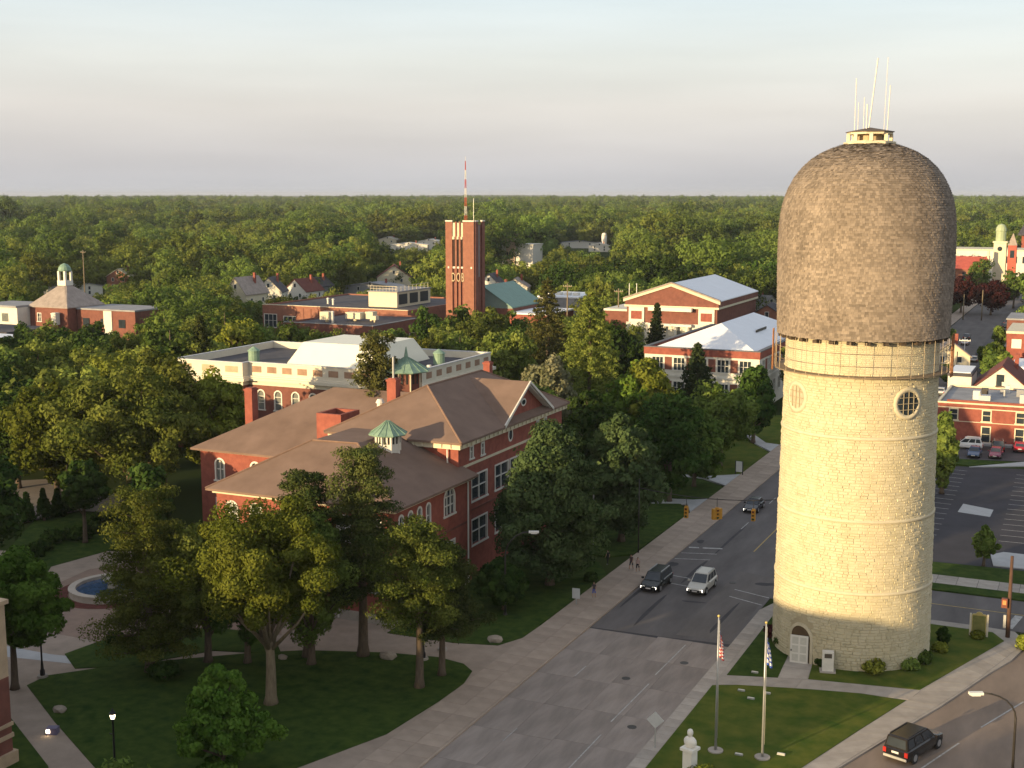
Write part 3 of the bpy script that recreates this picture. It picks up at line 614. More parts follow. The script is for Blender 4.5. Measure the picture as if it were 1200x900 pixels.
def parapet(root, x0, x1, y0, y1, z0, z1, t, m, name='parapet'):
    return MB().box(x0, x1, y0, y0 + t, z0, z1).box(x0, x1, y1 - t, y1, z0, z1).box(x0, x0 + t, y0 + t, y1 - t, z0, z1).box(x1 - t, x1, y0 + t, y1 - t, z0, z1).build(name, m, root)
def chimney(root, x, y, sx, sy, z0, z1, m=BRICK, hollow=False):
    mb = MB()
    if hollow:
        t = .35; mb.box(x - sx, x + sx, y - sy, y - sy + t, z0, z1).box(x - sx, x + sx, y + sy - t, y + sy, z0, z1 - .0).box(x - sx, x - sx + t, y - sy + t, y + sy - t, z0, z1).box(x + sx - t, x + sx, y - sy + t, y + sy - t, z0, z1)
    else: mb.box(x - sx, x + sx, y - sy, y + sy, z0, z1 - .35).box(x - sx - .08, x + sx + .08, y - sy - .08, y + sy + .08, z1 - .35, z1 - .12).box(x - sx + .1, x + sx - .1, y - sy + .1, y + sy - .1, z1 - .12, z1)
    return mb.build('chimney', m, root)

# ------------------------------------------------------------------ the brick school on the corner
S = thing('brick_school', 'large red brick school with brown hipped roofs and green copper cupolas', 'school', (-70, 110, 0))
# front wing
AX0, AX1, AY0, AY1, AZ = -77.0, -57.2, 98.2, 112.9, 11.3
fr = []
for k, x in enumerate([1.8, 4.6, 8.0, 11.2, 14.6, 18.0]):
    fr += [(x, 3.1, 1.35, 2.7, 'r', 2, 2), (x, 7.7, 1.35, 2.4, 'a', 2, 2)]
ea = [(1.3 + 1.75 * k, 7.8, 0.85, 2.5, 'a', 1, 2) for k in range(4)] + [(1.3 + 1.75 * k, 2.6, 0.95, 2.4, 'r', 1, 2) for k in range(4)] + [(10.9, 8.2, 2.3, 2.7, 'a', 3, 3), (10.9, 2.8, 2.2, 2.7, 'r', 2, 2)]
we = [(3 + 3.6 * k, zb, 1.2, 2.4, 'r', 2, 2) for k in range(3) for zb in (3.1, 7.7)]
wall(S, (AX0, AY0), (AX1, AY0), 0, AZ, BRICK, fr, gm=GLASSB); wall(S, (AX1, AY0), (AX1, AY1 + 1.0), 0, AZ, BRICK, ea); wall(S, (AX0, AY1), (AX0, AY0), 0, AZ, BRICK, we)
cornice(S, AX0, AX1, AY0, AY1 + .9, AZ - .5, AZ, .28, CREAM, 'SEW', name='cornice')
MB().box(AX0 - .12, AX1 + .12, AY0 - .12, AY1, -.1, 1.0).build('foundation', CONC, S)
MB().box(AX0 - .05, AX1 + .05, AY0 - .05, AY1, 6.45, 6.65).build('band_course', BRICKD, S)
e = 0.75
vs = [(AX0 - e, AY0 - e, AZ), (AX1 + e, AY0 - e, AZ), (AX1 + e, AY1 + 1.2, AZ), (AX0 - e, AY1 + .05, AZ), (-70.6, 105.4, 15.2), (-65.6, 105.8, 15.2), (-65.6, AY1 + .05, 15.2), (-70.6, AY1 + .05, 15.2)]
slab_roof(vs, [(0, 1, 5, 4), (1, 2, 6, 5), (3, 0, 4, 7), (4, 5, 6, 7), (2, 3, 7, 6)]).build('roof', ROOFB, S)
# main block
MX0, MX1, MY0, MY1, MZ = -73.0, -58.2, 113.0, 140.2, 14.7
ew_ = []
for y, n_ in ((3.0, 3), (9.3, 2), (14.0, 3), (19.5, 2), (24.3, 2)):
    ew_ += [(y + 1, zb, 1.75 * n_, 2.7, 'r', n_, 2) for zb in (3.2, 7.9)]
ew_ += [(3.0, 12.5, .75, 1.25, 'r', 1, 2), (5.6, 12.4, .75, 1.25, 'r', 1, 2), (20.0, 12.5, .75, 1.2, 'r', 1, 2), (22.2, 12.5, .75, 1.2, 'r', 1, 2)]
wall(S, (MX1, MY0), (MX1, MY1), 0, MZ, BRICK, ew_); wall(S, (MX0, MY0), (MX1, MY0), 0, MZ, BRICK)
wall(S, (MX1, MY1), (MX0, MY1), 0, MZ, BRICK, [(3 + 3.5 * k, zb, 1.4, 2.6, 'r', 2, 2) for k in range(4) for zb in (3.2, 8)]); wall(S, (MX0, MY1), (MX0, MY0), 0, MZ, BRICK)
cornice(S, MX0, MX1, MY0, MY1, MZ - .75, MZ, .45, CREAM, 'SENW', 1.05)
MB().box(MX1, MX1 + .1, MY0, MY1, 11.75, 12.0).build('band_course', CREAM, S)
MB().box(MX1, MX1 + .08, MY0, MY1, 6.9, 7.1).build('band_course', BRICKD, S)
ov = MB()   # oval window in the east wall
oc = (125.5, 13.3)
ring_ = [(math.cos(2 * math.pi * i / 20), math.sin(2 * math.pi * i / 20)) for i in range(20)]
ov.add([(MX1 + .06, oc[0] + .62 * a, oc[1] + .78 * b) for a, b in ring_] + [(MX1 + .06, oc[0] + .42 * a, oc[1] + .56 * b) for a, b in ring_] + [(MX1 - .02, oc[0] + .62 * a, oc[1] + .78 * b) for a, b in ring_],
       [(i, (i + 1) % 20, 20 + (i + 1) % 20, 20 + i) for i in range(20)] + [(i, (i + 1) % 20, 40 + (i + 1) % 20, 40 + i) for i in range(20)])
ov = ov.build('window', WHITE, S); MB().add([(MX1 + .02, oc[0] + .43 * a, oc[1] + .57 * b) for a, b in ring_], [tuple(range(20))]).build('pane', GLASS, ov)
e = 0.75
hip(MX0 - e, MX1 + e, MY0 - e, MY1 + e, MZ, (-65.6, 120.2), (-65.6, 133.4), 19.0, 'y').build('roof', ROOFB, S)
# hip and ridge caps
def capline(p, q_, w_=.11): MB().tube([p, q_], w_, 6).build('ridge_cap', mat('ridge_tile', (0.20, .125, .09), .9, .15, 2), S)
capline((MX1 + e, MY0 - e, MZ + .02), (-65.6, 120.2, 19.02)); capline((-65.6, 120.2, 19.02), (-65.6, 133.4, 19.02)); capline((MX1 + e, MY1 + e, MZ), (-65.6, 133.4, 19.02)); capline((MX0 - e, MY0 - e, MZ), (-65.6, 120.2, 19.02))
capline((AX1 + .75, AY0 - .75, AZ), (-65.6, 105.8, 15.22)); capline((-65.6, 105.8, 15.22), (-70.6, 105.4, 15.22)); capline((AX0 - .75, AY0 - .75, AZ), (-70.6, 105.4, 15.22))
# east gable (dormer)
GY0, GYm, GY1, GZ = 122.6, 129.3, 136.0, 18.75
MB().add([(-58.35, GY0 + .5, MZ + .15), (-58.35, GY1 - .5, MZ + .15), (-58.35, GYm, GZ - .35)], [(0, 1, 2)]).build('gable_wall', BRICK, S)
slab_roof([(-57.45, GY0, MZ + .1), (-57.45, GYm, GZ), (-65.4, GYm, GZ), (-58.6, GY0, MZ + .15), (-57.45, GY1, MZ + .1), (-58.6, GY1, MZ + .15)], [(0, 1, 2, 3), (1, 4, 5, 2)], .18).build('gable_roof', ROOFB, S)
rk = MB()
for ya, yb in ((GY0, GYm), (GY1, GYm)):
    L_g = 16
    for k in range(L_g):
        f0, f1 = (k + .12) / L_g, (k + .7) / L_g
        y0_, y1_ = ya + (yb - ya) * f0, ya + (yb - ya) * f1; z0_, z1_ = MZ - .25 + (GZ - MZ - .2) * f0, MZ - .25 + (GZ - MZ - .2) * f1
        rk.add([(-58.3, y0_, z0_), (-57.6, y0_, z0_), (-57.6, y1_, z1_), (-58.3, y1_, z1_), (-58.3, y0_, z0_ + .25), (-57.6, y0_, z0_ + .25), (-57.6, y1_, z1_ + .25), (-58.3, y1_, z1_ + .25)], [(3, 2, 1, 0), (4, 5, 6, 7), (0, 1, 5, 4), (1, 2, 6, 5), (2, 3, 7, 6), (3, 0, 4, 7)])
rk.build('gable_bracket_row', WHITE, S)
rb = MB()
for ya, yb in ((GY0, GYm), (GY1, GYm)):
    rb.add([(-57.4, ya, MZ - .22), (-57.4, yb, GZ - .22), (-57.4, yb, GZ + .06), (-57.4, ya, MZ + .16), (-57.55, ya, MZ - .22), (-57.55, yb, GZ - .22), (-57.55, yb, GZ + .06), (-57.55, ya, MZ + .16)], [(0, 1, 2, 3), (7, 6, 5, 4), (0, 4, 5, 1), (3, 2, 6, 7)])
rb.build('bargeboard', WHITE, S)
gv = MB().add([(-58.28, GYm + .7 * a, 16.35 + .45 * b) for a, b in ring_] + [(-58.28, GYm + .5 * a, 16.35 + .28 * b) for a, b in ring_], [(i, (i + 1) % 20, 20 + (i + 1) % 20, 20 + i) for i in range(20)]).build('window', WHITE, S)
MB().add([(-58.3, GYm + .5 * a, 16.35 + .28 * b) for a, b in ring_], [tuple(range(20))]).build('pane', GLASS, gv)
# west block
BX0, BX1, BY0, BY1, BZ = -92.8, -73.0, 115.7, 138.0, 10.8
wall(S, (BX0, BY0), (-77.0, BY0), 0, BZ, BRICK, [(1.8 + .9, 7.2, 1.3, 2.5, 'a', 2, 2), (6.4 + 1.2, 7.2, 1.3, 2.5, 'a', 2, 2), (12, 7.2, 1.3, 2.5, 'a', 2, 2)] + [(2.7 + 4.8 * k, 2.6, 1.3, 2.5, 'r', 2, 2) for k in range(3)], gm=GLASSB)
wall(S, (BX0, BY1), (BX0, BY0), 0, BZ, BRICK, [(3 + 3.6 * k, zb, 1.3, 2.5, 'r', 2, 2) for k in range(5) for zb in (2.6, 7.2)]); wall(S, (-73, BY1), (BX0, BY1), 0, BZ, BRICK); wall(S, (-77.0, BY0), (-77.0, AY1 - .2), 0, BZ, BRICK)
cornice(S, BX0, -77.3, BY0, BY1, BZ - .35, BZ, .3, CREAM, 'SW')
slab_roof([(BX0 - .8, BY0 - .8, BZ), (-73.2, BY0 - .8, BZ), (-73.2, BY1 + .8, BZ), (BX0 - .8, BY1 + .8, BZ), (-81.8, 126.9, 16.9), (-69.6, 126.9, 16.9), (-73.2, 126.9, 16.9)], [(0, 1, 6, 4), (6, 2, 3, 4), (3, 0, 4)]).build('roof', ROOFB, S)
slab_roof([(-73.3, 119.0, 12.95), (-66.8, 126.9, 16.95), (-73.3, 126.9, 16.95), (-73.3, 134.8, 12.95)], [(0, 1, 2), (2, 1, 3)], .05).build('roof', ROOFB, S)
chimney(S, -74.7, 116.6, 1.55, 1.9, 10.9, 16.1, hollow=True)
chimney(S, -68.7, 118.3, .55, .5, 15.5, 19.9); chimney(S, -66.3, 136.6, .42, .42, 15.5, 19.7); chimney(S, -94.2, 127.5, .55, .6, 0, 16.0)
MB().cyl(-68.7, 118.3, 19.9, 22.2, .12).build('flue_pipe', STEEL, S)
MB().cyl(-71.0, 119.3, 15.4, 16.9, .35).cyl(-71.0, 119.3, 16.9, 17.3, .5, .3).build('roof_vent', WHITE, S)
def cupola(x, y, r, z0, z1, zr, zt, m, body, spire=0.0):
    c_ = MB().lathe(x, y, [(r * .78, z0), (r * .78, z1)], 8).build('cupola', m, S)
    for i in range(8):
        a = 2 * math.pi * (i + .5) / 8; am = 2 * math.pi * (i + 1) / 8; cx, cy = x + r * .735 * math.cos(am), y + r * .735 * math.sin(am)
        t = (-math.sin(am), math.cos(am)); nn = (math.cos(am), math.sin(am)); hw = r * .21
        f = MB().obox((cx, cy), t, nn, hw + .1, .05, z1 - (z1 - z0) * .42, z1 - .1).build('window', body, c_) if False else None
        MB().obox((x + r * .72 * math.cos(am), y + r * .72 * math.sin(am)), t, nn, hw, .035, z1 - (z1 - z0) * .40 + .05, z1 - .16).build('louvre_opening', mat('cupola_opening', (.03, .03, .03), .8, .2, 2), c_)
        MB().cyl(x + r * .78 * math.cos(a - math.pi / 8), y + r * .78 * math.sin(a - math.pi / 8), z0, z1, .11, n=6).build('post', body, c_)
    prof_ = [(r * 1.22, z1 - .1), (r * 1.25, z1), (r * .62, zr), (r * .12, zt)] + ([(.06, zt + spire), (.02, zt + spire + .1)] if spire else [])
    rf = MB().lathe(x, y, prof_, 8).build('cupola_roof', COPPER, S)
    sm = MB()
    for i in range(16):
        a = 2 * math.pi * i / 16
        k_ = 1.0 if i % 2 == 0 else math.cos(math.pi / 8)
        sm.tube([(x + r * 1.25 * k_ * math.cos(a), y + r * 1.25 * k_ * math.sin(a), z1 + .03), (x + r * .62 * k_ * math.cos(a), y + r * .62 * k_ * math.sin(a), zr + .03), (x + r * .12 * math.cos(a), y + r * .12 * math.sin(a), zt + .03)], .035, 4)
    sm.build('seam_row', COPPER, rf)
cupola(-63.9, 108.8, 1.6, 13.4, 15.85, 16.5, 17.1, WHITE, WHITE)
cupola(-74.6, 131.5, 2.35, 15.0, 18.75, 19.6, 20.3, BRICKD, CREAM, 1.2)
for x, y, z0, z1 in ((-59.3, 112.72, 11.6, 13.9), (-72.2, 112.72, 13.2, 13.9), (-63.2, 98.02, .2, 10.7), (-82.8, 115.5, 3, 10.3)):
    MB().cyl(x, y, z0, z1, .09, n=6).build('downspout', WHITE, S)
MB().cyl(-57.05, 112.9, .2, 10.7, .09, n=6).build('downspout', WHITE, S)

# ------------------------------------------------------------------ hall with the white cornice
B2 = thing('cornice_hall', 'long brick hall with deep white cornice and pale sloping roof monitor', 'hall', (-110, 170, 0))
def b2wins(x0, n, st_): return [(x0 + st_ * k, zb, 1.35, 3.0, 'a', 1, 3) for k in range(n) for zb in (6.9, 2.3)]
B2P = [(-131, 158.0), (-118.2, 158.0), (-118.2, 159.5), (-95.5, 159.5), (-95.5, 162.4), (-89.6, 162.4), (-89.6, 185.5), (-131, 184)]
wn = {0: b2wins(2.2, 4, 2.9), 2: b2wins(2.2, 7, 3.15), 4: b2wins(3, 1, 3), 5: b2wins(3.0, 6, 3.6), 7: b2wins(3.5, 6, 3.8)}
for i in range(8): wall(B2, B2P[i], B2P[(i + 1) % 8], 0, 10.6, BRICKD, wn.get(i, ()), gm=GLASSB)
def loop(P_, out):   # offset an axis-aligned loop outwards (ccw)
    n = len(P_); res = []
    for i in range(n):
        a, b, c_ = Vector(P_[i - 1]), Vector(P_[i]), Vector(P_[(i + 1) % n])
        d0 = (b - a).normalized(); d1 = (c_ - b).normalized(); n0 = Vector((d0.y, -d0.x)); n1 = Vector((d1.y, -d1.x))
        m_ = n0 + n1; m_ = m_ / max(.3, m_.dot(n0)); res.append((b.x + m_.x * out, b.y + m_.y * out))
    return res
def band(root, P_, out, z0, z1, m, name, inn=0.3):
    A, B = loop(P_, out), loop(P_, -inn); n = len(P_); mb = MB()
    mb.add([(x, y, z0) for x, y in A] + [(x, y, z1) for x, y in A] + [(x, y, z1) for x, y in B] + [(x, y, z0) for x, y in B],
           [(k * n + i, k * n + (i + 1) % n, ((k + 1) % 4) * n + (i + 1) % n, ((k + 1) % 4) * n + i) for k in range(4) for i in range(n)])
    return mb.build(name, m, root)
B2W = mat('cornice_cream_white', (.60, .55, .45), .7, .06, 1)
band(B2, B2P, .06, 10.6, 11.3, B2W, 'frieze'); band(B2, B2P, .7, 11.3, 11.75, B2W, 'cornice'); band(B2, B2P, .35, 11.75, 12.0, B2W, 'cornice')
band(B2, B2P, .05, 12.0, 14.0, B2W, 'parapet'); band(B2, B2P, .15, 14.0, 14.15, mat('coping_grey', (.5, .5, .5), .7, .1, 1), 'coping')
q = random.Random(5)
for i, st0, n_, sp in ((0, 2.0, 3, 4.4), (2, 1.6, 8, 2.75), (5, 2.2, 7, 3.2), (7, 3, 6, 4)):
    a, b = Vector(B2P[i]), Vector(B2P[(i + 1) % 8]); d = (b - a).normalized(); nn = Vector((d.y, -d.x))
    for k in range(n_):
        c_ = a + d * (st0 + sp * k) + nn * .055; MB().obox(c_, d, nn, .85 if i else 1.2, .02, 12.55, 13.5).build('attic_panel', BRICKT if i in (0,) else mat('attic_brick', (.30, .19, .13), .9, .2, 1), B2)
MB().prism(B2P, 12.6, 13.0).build('roof', ROOFD, B2)
slab_roof([(-113.8, 162.6, 13.1), (-98.6, 162.6, 13.1), (-99.6, 166.2, 16.7), (-112.6, 166.2, 16.7), (-99.6, 178, 16.7), (-112.6, 178, 16.7), (-98.6, 181.5, 13.1), (-113.8, 181.5, 13.1)], [(0, 1, 2, 3), (3, 2, 4, 5), (5, 4, 6, 7), (1, 6, 4, 2), (0, 3, 5, 7)], .3).build('roof_monitor', ROOFC, B2)
for x, y in ((-122.6, 167.0), (-94.2, 176.5)):
    hv = MB().cyl(x, y, 12.9, 14.7, .9, n=14).build('roof_ventilator', COPPER, B2)
    MB().cyl(x, y, 14.7, 14.85, 1.05, .95, 14).cyl(x, y, 14.85, 15.4, .95, .12, 14).build('ventilator_hood', COPPER, hv)
MB().cyl(-92.8, 168, 12.9, 13.9, .25).build('roof_vent', WHITE, B2); MB().cyl(-93.0, 171, 12.9, 13.6, .35).build('roof_vent', WHITE, B2)

# ------------------------------------------------------------------ halls with white roofs
B4 = thing('white_roofed_hall', 'low brick and cream hall with white hipped membrane roof and brick parapet', 'hall', (-67, 245, 0))
x0, x1, y0, y1 = -78.0, -56.0, 228.6, 274.0
ss = [(2.6 + 4.2 * k, zb, 2.3, 2.4, 'r', 3, 2) for k in range(5) for zb in (6.9, 2.4)]; ee = [(3 + 4.3 * k, zb, 2.3, 2.4, 'r', 3, 2) for k in range(10) for zb in (6.9, 2.4)]
four(B4, x0, x1, y0, y1, 0, 9.7, OFFW, S=ss, E=ee, W=ee)
for k in range(5):
    for zb in (6.9, 2.4):
        MB().box(x0 + 4.0 + 4.2 * k, x0 + 5.4 + 4.2 * k, y0 - .04, y0, zb, zb + 2.4).build('brick_panel', BRICKD, B4) if k < 4 else None
for k in range(9): MB().box(x1, x1 + .04, y0 + 4.3 + 4.3 * k, y0 + 5.9 + 4.3 * k, 6.9, 9.3).build('brick_panel', BRICKD, B4)
MB().box(x0 - .15, x1 + .15, y0 - .15, y1 + .15, 5.6, 6.0).build('band_course', OFFW, B4)
band(B4, [(x0, y0), (x1, y0), (x1, y1), (x0, y1)], .12, 9.7, 11.0, BRICK, 'parapet', .5); band(B4, [(x0, y0), (x1, y0), (x1, y1), (x0, y1)], .2, 11.0, 11.15, mat('coping_dark', (.12, .12, .13), .7, .1, 1), 'coping', .6)
MB().box(x0 + .6, x1 - .6, y0 + .6, y1 - .6, 10.4, 10.6).build('roof_gutter', ROOFD, B4)
hip(x0 + 1.6, x1 - 1.2, y0 + 1.4, y1 - 1.4, 10.9, (-66.2, 239), (-66.2, 264), 15.0, 'y').build('roof', ROOFW, B4)
MB().box(-61.2, -61.0, 246, 254, 12.75, 13.2).build('roof_rail', DARKM, B4)
B3 = thing('pediment_hall', 'brick hall with cream pediment, dark gable edge and pale blue roof', 'hall', (-95, 315, 0))
x0, x1, y0, y1 = -107.0, -84.0, 299.5, 337.0
four(B3, x0, x1, y0, y1, 0, 12.0, BRICKD, E=[(4 + 5 * k, 3.0, 2.0, 3.0, 'r', 2, 2) for k in range(7)])
MB().box(x0 - .1, x1 + .1, y0 - .2, y0, 0, 8.2).build('stone_front', OFFW, B3)
for k in range(4): MB().box(x0 + 2.2 + 5.2 * k, x0 + 4.6 + 5.2 * k, y0 - .26, y0 - .2, 2.5, 6.6).build('window', GLASSB, B3)
MB().box(x0 + 6, x1 - 6, y0 - 1.6, y0 - .2, 7.6, 8.2).box(x0 + 6, x1 - 6, y0 - 1.6, y0 - .2, 11.3, 12.2).build('porch_band', WHITE, B3)
for k in range(4): MB().cyl(x0 + 7 + 3 * k, y0 - 1.3, 0, 7.6, .35, n=10).build('column', OFFW, B3)
for xa in (x0 + .6, x1 - 4.6): MB().box(xa, xa + 4.0, y0 - .3, y0 - .2, 8.2, 12.0).build('corner_pavilion', OFFW, B3); MB().box(xa + .6, xa + 3.4, y0 - .36, y0 - .3, 9.0, 11.0).build('brick_panel', BRICK, B3)
MB().box(x0 - .5, x1 + .5, y0 - .5, y1 + .3, 12.0, 12.5).build('cornice', CREAM, B3); MB().box(x0 - .4, x1 + .4, y0 - .3, y1 + .3, 12.5, 14.0).build('attic', BRICKD, B3)
MB().add([(x0, y0 - .1, 13.6), (x1, y0 - .1, 13.6), (-95.5, y0 - .1, 17.7)], [(0, 1, 2)]).build('pediment', BRICKD, B3)
rk = MB()
for xa in (x0 - .8, x1 + .8):
    for za, t, n0, n1 in ((0, .7, -.5, -.1), (.7, .35, -.7, .3)):
        rk = MB(); rk.add([(xa, y0 + n0, 13.2 + za), (-95.5, y0 + n0, 17.3 + za), (-95.5, y0 + n0, 17.3 + za + t), (xa, y0 + n0, 13.2 + za + t), (xa, y0 + n1, 13.2 + za), (-95.5, y0 + n1, 17.3 + za), (-95.5, y0 + n1, 17.3 + za + t), (xa, y0 + n1, 13.2 + za + t)], [(0, 1, 2, 3), (7, 6, 5, 4), (0, 4, 5, 1), (3, 2, 6, 7), (0, 3, 7, 4)])
        rk.build('raking_cornice', CREAM if za == 0 else SLATE, B3)
slab_roof([(x0 - .5, y0, 14.0), (-95.5, y0, 18.1), (-95.5, y1 + .4, 18.1), (x0 - .5, y1 + .4, 14.0), (x1 + .5, y0, 14.0), (x1 + .5, y1 + .4, 14.0)], [(0, 1, 2, 3), (1, 4, 5, 2)], .2).build('roof', ROOFW, B3)
MB().box(x0 - 8, x0, y0 + 6, y1, 0, 10.2).build('side_block', BRICKD, B3); MB().box(x0 - 8.3, x0, y0 + 5.7, y1, 10.2, 10.7).build('side_coping', OFFW, B3)
for k in range(2): MB().tube([(x0 - 3 + 2 * k, y0 + 10, 14), (x0 - 3 + 2 * k, y0 + 10, 17)], .08).build('roof_post', STEEL, B3)

# ------------------------------------------------------------------ tall brick tower with the radio mast
CT = thing('brick_tower', 'tall square brick tower with vertical slots and red and white mast', 'tower', (-153.5, 302.7, 0))
x0, x1, y0, y1, zt = -157.6, -149.4, 300.0, 305.5, 32.4
MB().box(x0, x1, y0, y1, 0, zt - .8).build('shaft', BRICKD, CT)
for xa, xb in ((x0 - .05, x0 + 1.9), (x0 + 2.75, x0 + 3.2), (x0 + 3.9, x0 + 4.35), (x0 + 5.05, x1 + .05)): MB().box(xa, xb, y0 - .45, y0, 0, zt).build('pier', BRICKO, CT)  # front piers in brighter brick: the sunlit face put into the colour
for xa in (x0 + 1.9, x0 + 3.2, x0 + 4.35):
    wd = .85 if xa < x0 + 2 else .7
    MB().box(xa, xa + wd, y0 - .2, y0 - .005, zt - 4.4, zt - .3).build('cap_panel', CREAM, CT)
    MB().cyl(xa + wd / 2, y0 - .3, zt - 4.6, zt - 3.9, wd * .5, n=8).build('cap_corbel', CREAM, CT)
    MB().box(xa, xa + wd, y0 - .15, y0 - .003, 20.7, zt - 4.5).build('slot', mat('slot_dark', (.045, .025, .02), .9, .2, 2), CT)
    MB().box(xa, xa + wd, y0 - .3, y0 - .002, 20.2, 20.7).build('slot_sill', OFFW, CT)
for xa in (x0 + .6, x1 - .9): MB().box(xa, xa + .4, y0 - .5, y0 - .45, 20.2, 20.7).build('stone_block', OFFW, CT)
for xa, xb in ((x0 - .05, x0 + 1.9), (x0 + 5.05, x1 + .05)): MB().box(xa - .05, xb + .05, y0 - .5, y0, zt, zt + .35).build('pier_cap', OFFW, CT)
for ya, yb in ((y0 - .02, y0 + 1.6), (y1 - 1.6, y1)): MB().box(x1, x1 + .35, ya, yb, 0, zt).build('pier', BRICKD, CT); MB().box(x1 - .2, x1 + .4, ya, yb + .04, zt, zt + .35).build('pier_cap', OFFW, CT)  # same brick darker here: the shaded side put into the colour
MB().box(x1, x1 + .12, y0 + 2.2, y0 + 2.8, 18, zt - 1).build('slot', mat('slot_lilac', (.25, .22, .22), .8, .1, 1), CT)
MB().box(x0 - .1, x1 + .4, y0 - .5, y1 + .1, 0, 8.0).build('plinth', BRICKD, CT)  # dark base added: tree shade at the foot put into the brick colour
for ch, xa in zip('DOB', (x0 + 1.7, x0 + 3.1, x0 + 4.55)):
    cu = bpy.data.curves.new('letter', 'FONT'); cu.body = ch; cu.size = 3.3; cu.extrude = .05; cu.align_x = 'LEFT'
    tmp = bpy.data.objects.new('letter', cu); me = bpy.data.meshes.new_from_object(tmp); bpy.data.objects.remove(tmp)
    me.materials.append(mat('letter_tan', (.45, .36, .23), .8, .1, 1)); o = link(bpy.data.objects.new('letter', me), CT)
    o.rotation_euler = (math.pi / 2, 0, 0); o.scale = (.46, 1, 1); o.location = (xa - CT.location.x, y0 - .52 - CT.location.y, 16.8)
    o['label'] = 'tall narrow pale letter on the brick tower'
mz = zt - .8
for k in range(7):
    z0_, z1_ = mz + 2.35 * k, mz + 2.35 * (k + 1); s0, s1 = .42 - .05 * k, .42 - .05 * (k + 1); mb = MB(); cx, cy = (x0 + x1) / 2 + .2, (y0 + y1) / 2
    for i in range(3):
        a = 2 * math.pi * i / 3; b = 2 * math.pi * (i + 1) / 3
        p = lambda s_, an, zz: (cx + s_ * math.cos(an), cy + s_ * math.sin(an), zz)
        mb.tube([p(s0, a, z0_), p(s1, a, z1_)], .05, 5).tube([p(s0, a, z0_), p(s1, b, z1_)], .025, 4).tube([p(s1, a, z1_), p(s1, b, z1_)], .04, 4)
    mb.build('mast_section', mat('mast_red', (.42, .06, .04), .6, .1, 2) if k % 2 == 0 else WHITE, CT)
MB().tube([((x0 + x1) / 2 + .2, (y0 + y1) / 2, mz + 16.4), ((x0 + x1) / 2 + .2, (y0 + y1) / 2, mz + 17.6)], .05).build('mast_tip', WHITE, CT)
MB().tube([(x1 - 1.2, y0 + 2, zt - .8), (x1 - 1.2, y0 + 2, zt + 6)], .05).build('whip_antenna', STEEL, CT)

# ------------------------------------------------------------------ flat roofed building with rooftop plant room
FB = thing('flat_roofed_building', 'flat roofed brick building with a cream plant room and railings on top', 'building', (-185, 290, 0))
four(FB, -211, -165, 292, 336, 0, 8.8, BRICKO, S=[(2.6, 3.2, 4.2, 3.6, 'r', 3, 2), (9, 3.2, 4.2, 3.2, 'r', 3, 2)])
parapet(FB, -211, -165, 292, 336, 8.8, 9.3, .4, BRICKO); MB().box(-211.1, -164.9, 291.9, 292.3, 9.3, 9.45).build('coping', CREAM, FB); MB().box(-210.6, -165.4, 292.4, 335.6, 8.5, 8.9).build('roof', ROOFD, FB)
for k in range(12): MB().box(-200 + 2.4 * k, -199.8 + 2.4 * k, 291.92, 292, 4.6, 8.7).build('pilaster', BRICKD, FB)
four(FB, -184, -158.5, 263.5, 291.98, 0, 7.6, BRICKD, S=[(3 + 4 * k, 2.5, 2.4, 2.2, 'r', 2, 2) for k in range(6)], E=[(3 + 4 * k, 2.5, 2.4, 2.2, 'r', 2, 2) for k in range(6)])
parapet(FB, -184, -158.5, 263.5, 291.98, 7.6, 8.1, .4, BRICKD); MB().box(-184.1, -158.4, 263.4, 263.9, 8.1, 8.25).box(-158.9, -158.4, 263.9, 292, 8.1, 8.25).build('coping', ROOFG, FB); MB().box(-183.6, -158.9, 263.9, 291.6, 7.3, 7.7).build('roof', ROOFD, FB)
ph = MB().box(-183.5, -174.5, 303, 322, 8.9, 13.0).build('plant_room', CREAM, FB)
for k in range(3): MB().box(-174.5, -174.42, 304 + 6 * k, 308.6 + 6 * k, 9.6, 12.4).build('louvre', mat('louvre_dark', (.02, .025, .03), .6, .2, 2), ph)
MB().box(-183.8, -174.2, 302.7, 322.3, 13.0, 13.25).build('plant_roof', ROOFG, ph)
rl = MB()
for k in range(9):
    rl.tube([(-183 + k, 303.2, 13.2), (-183 + k, 303.2, 14.6)], .06, 4); rl.tube([(-174.6, 303.2 + 2.2 * k, 13.2), (-174.6, 303.2 + 2.2 * k, 14.6)], .06, 4)
rl.tube([(-183, 303.2, 14.6), (-174.6, 303.2, 14.6), (-174.6, 321, 14.6)], .06, 4).tube([(-183, 303.2, 13.9), (-174.6, 303.2, 13.9), (-174.6, 321, 13.9)], .05, 4)
rl.build('railing', CREAM, ph)
for i, (x, y, sx, sy, zz) in enumerate([(-177, 272, 1.3, 1.3, 2.0), (-171.8, 277, 2.2, 1.2, 1.6), (-168, 278.5, 1.1, 1.1, 1.8), (-165.5, 276, .8, .8, 1.0)]):
    MB().box(x - sx, x + sx, y - sy, y + sy, 8.3, 8.3 + zz).box(x - sx * .2, x + sx * .2, y - sy * .2, y + sy * .2, 7.6, 8.3).build('air_unit', CREAM, FB)
for x, y in ((-198, 305), (-195, 303), (-174, 270)): MB().cyl(x, y, 7.6 if x > -180 else 8.9, 10.4, .3, n=8).cyl(x, y, 10.4, 10.7, .5, .2, 8).build('roof_vent', WHITE, FB)

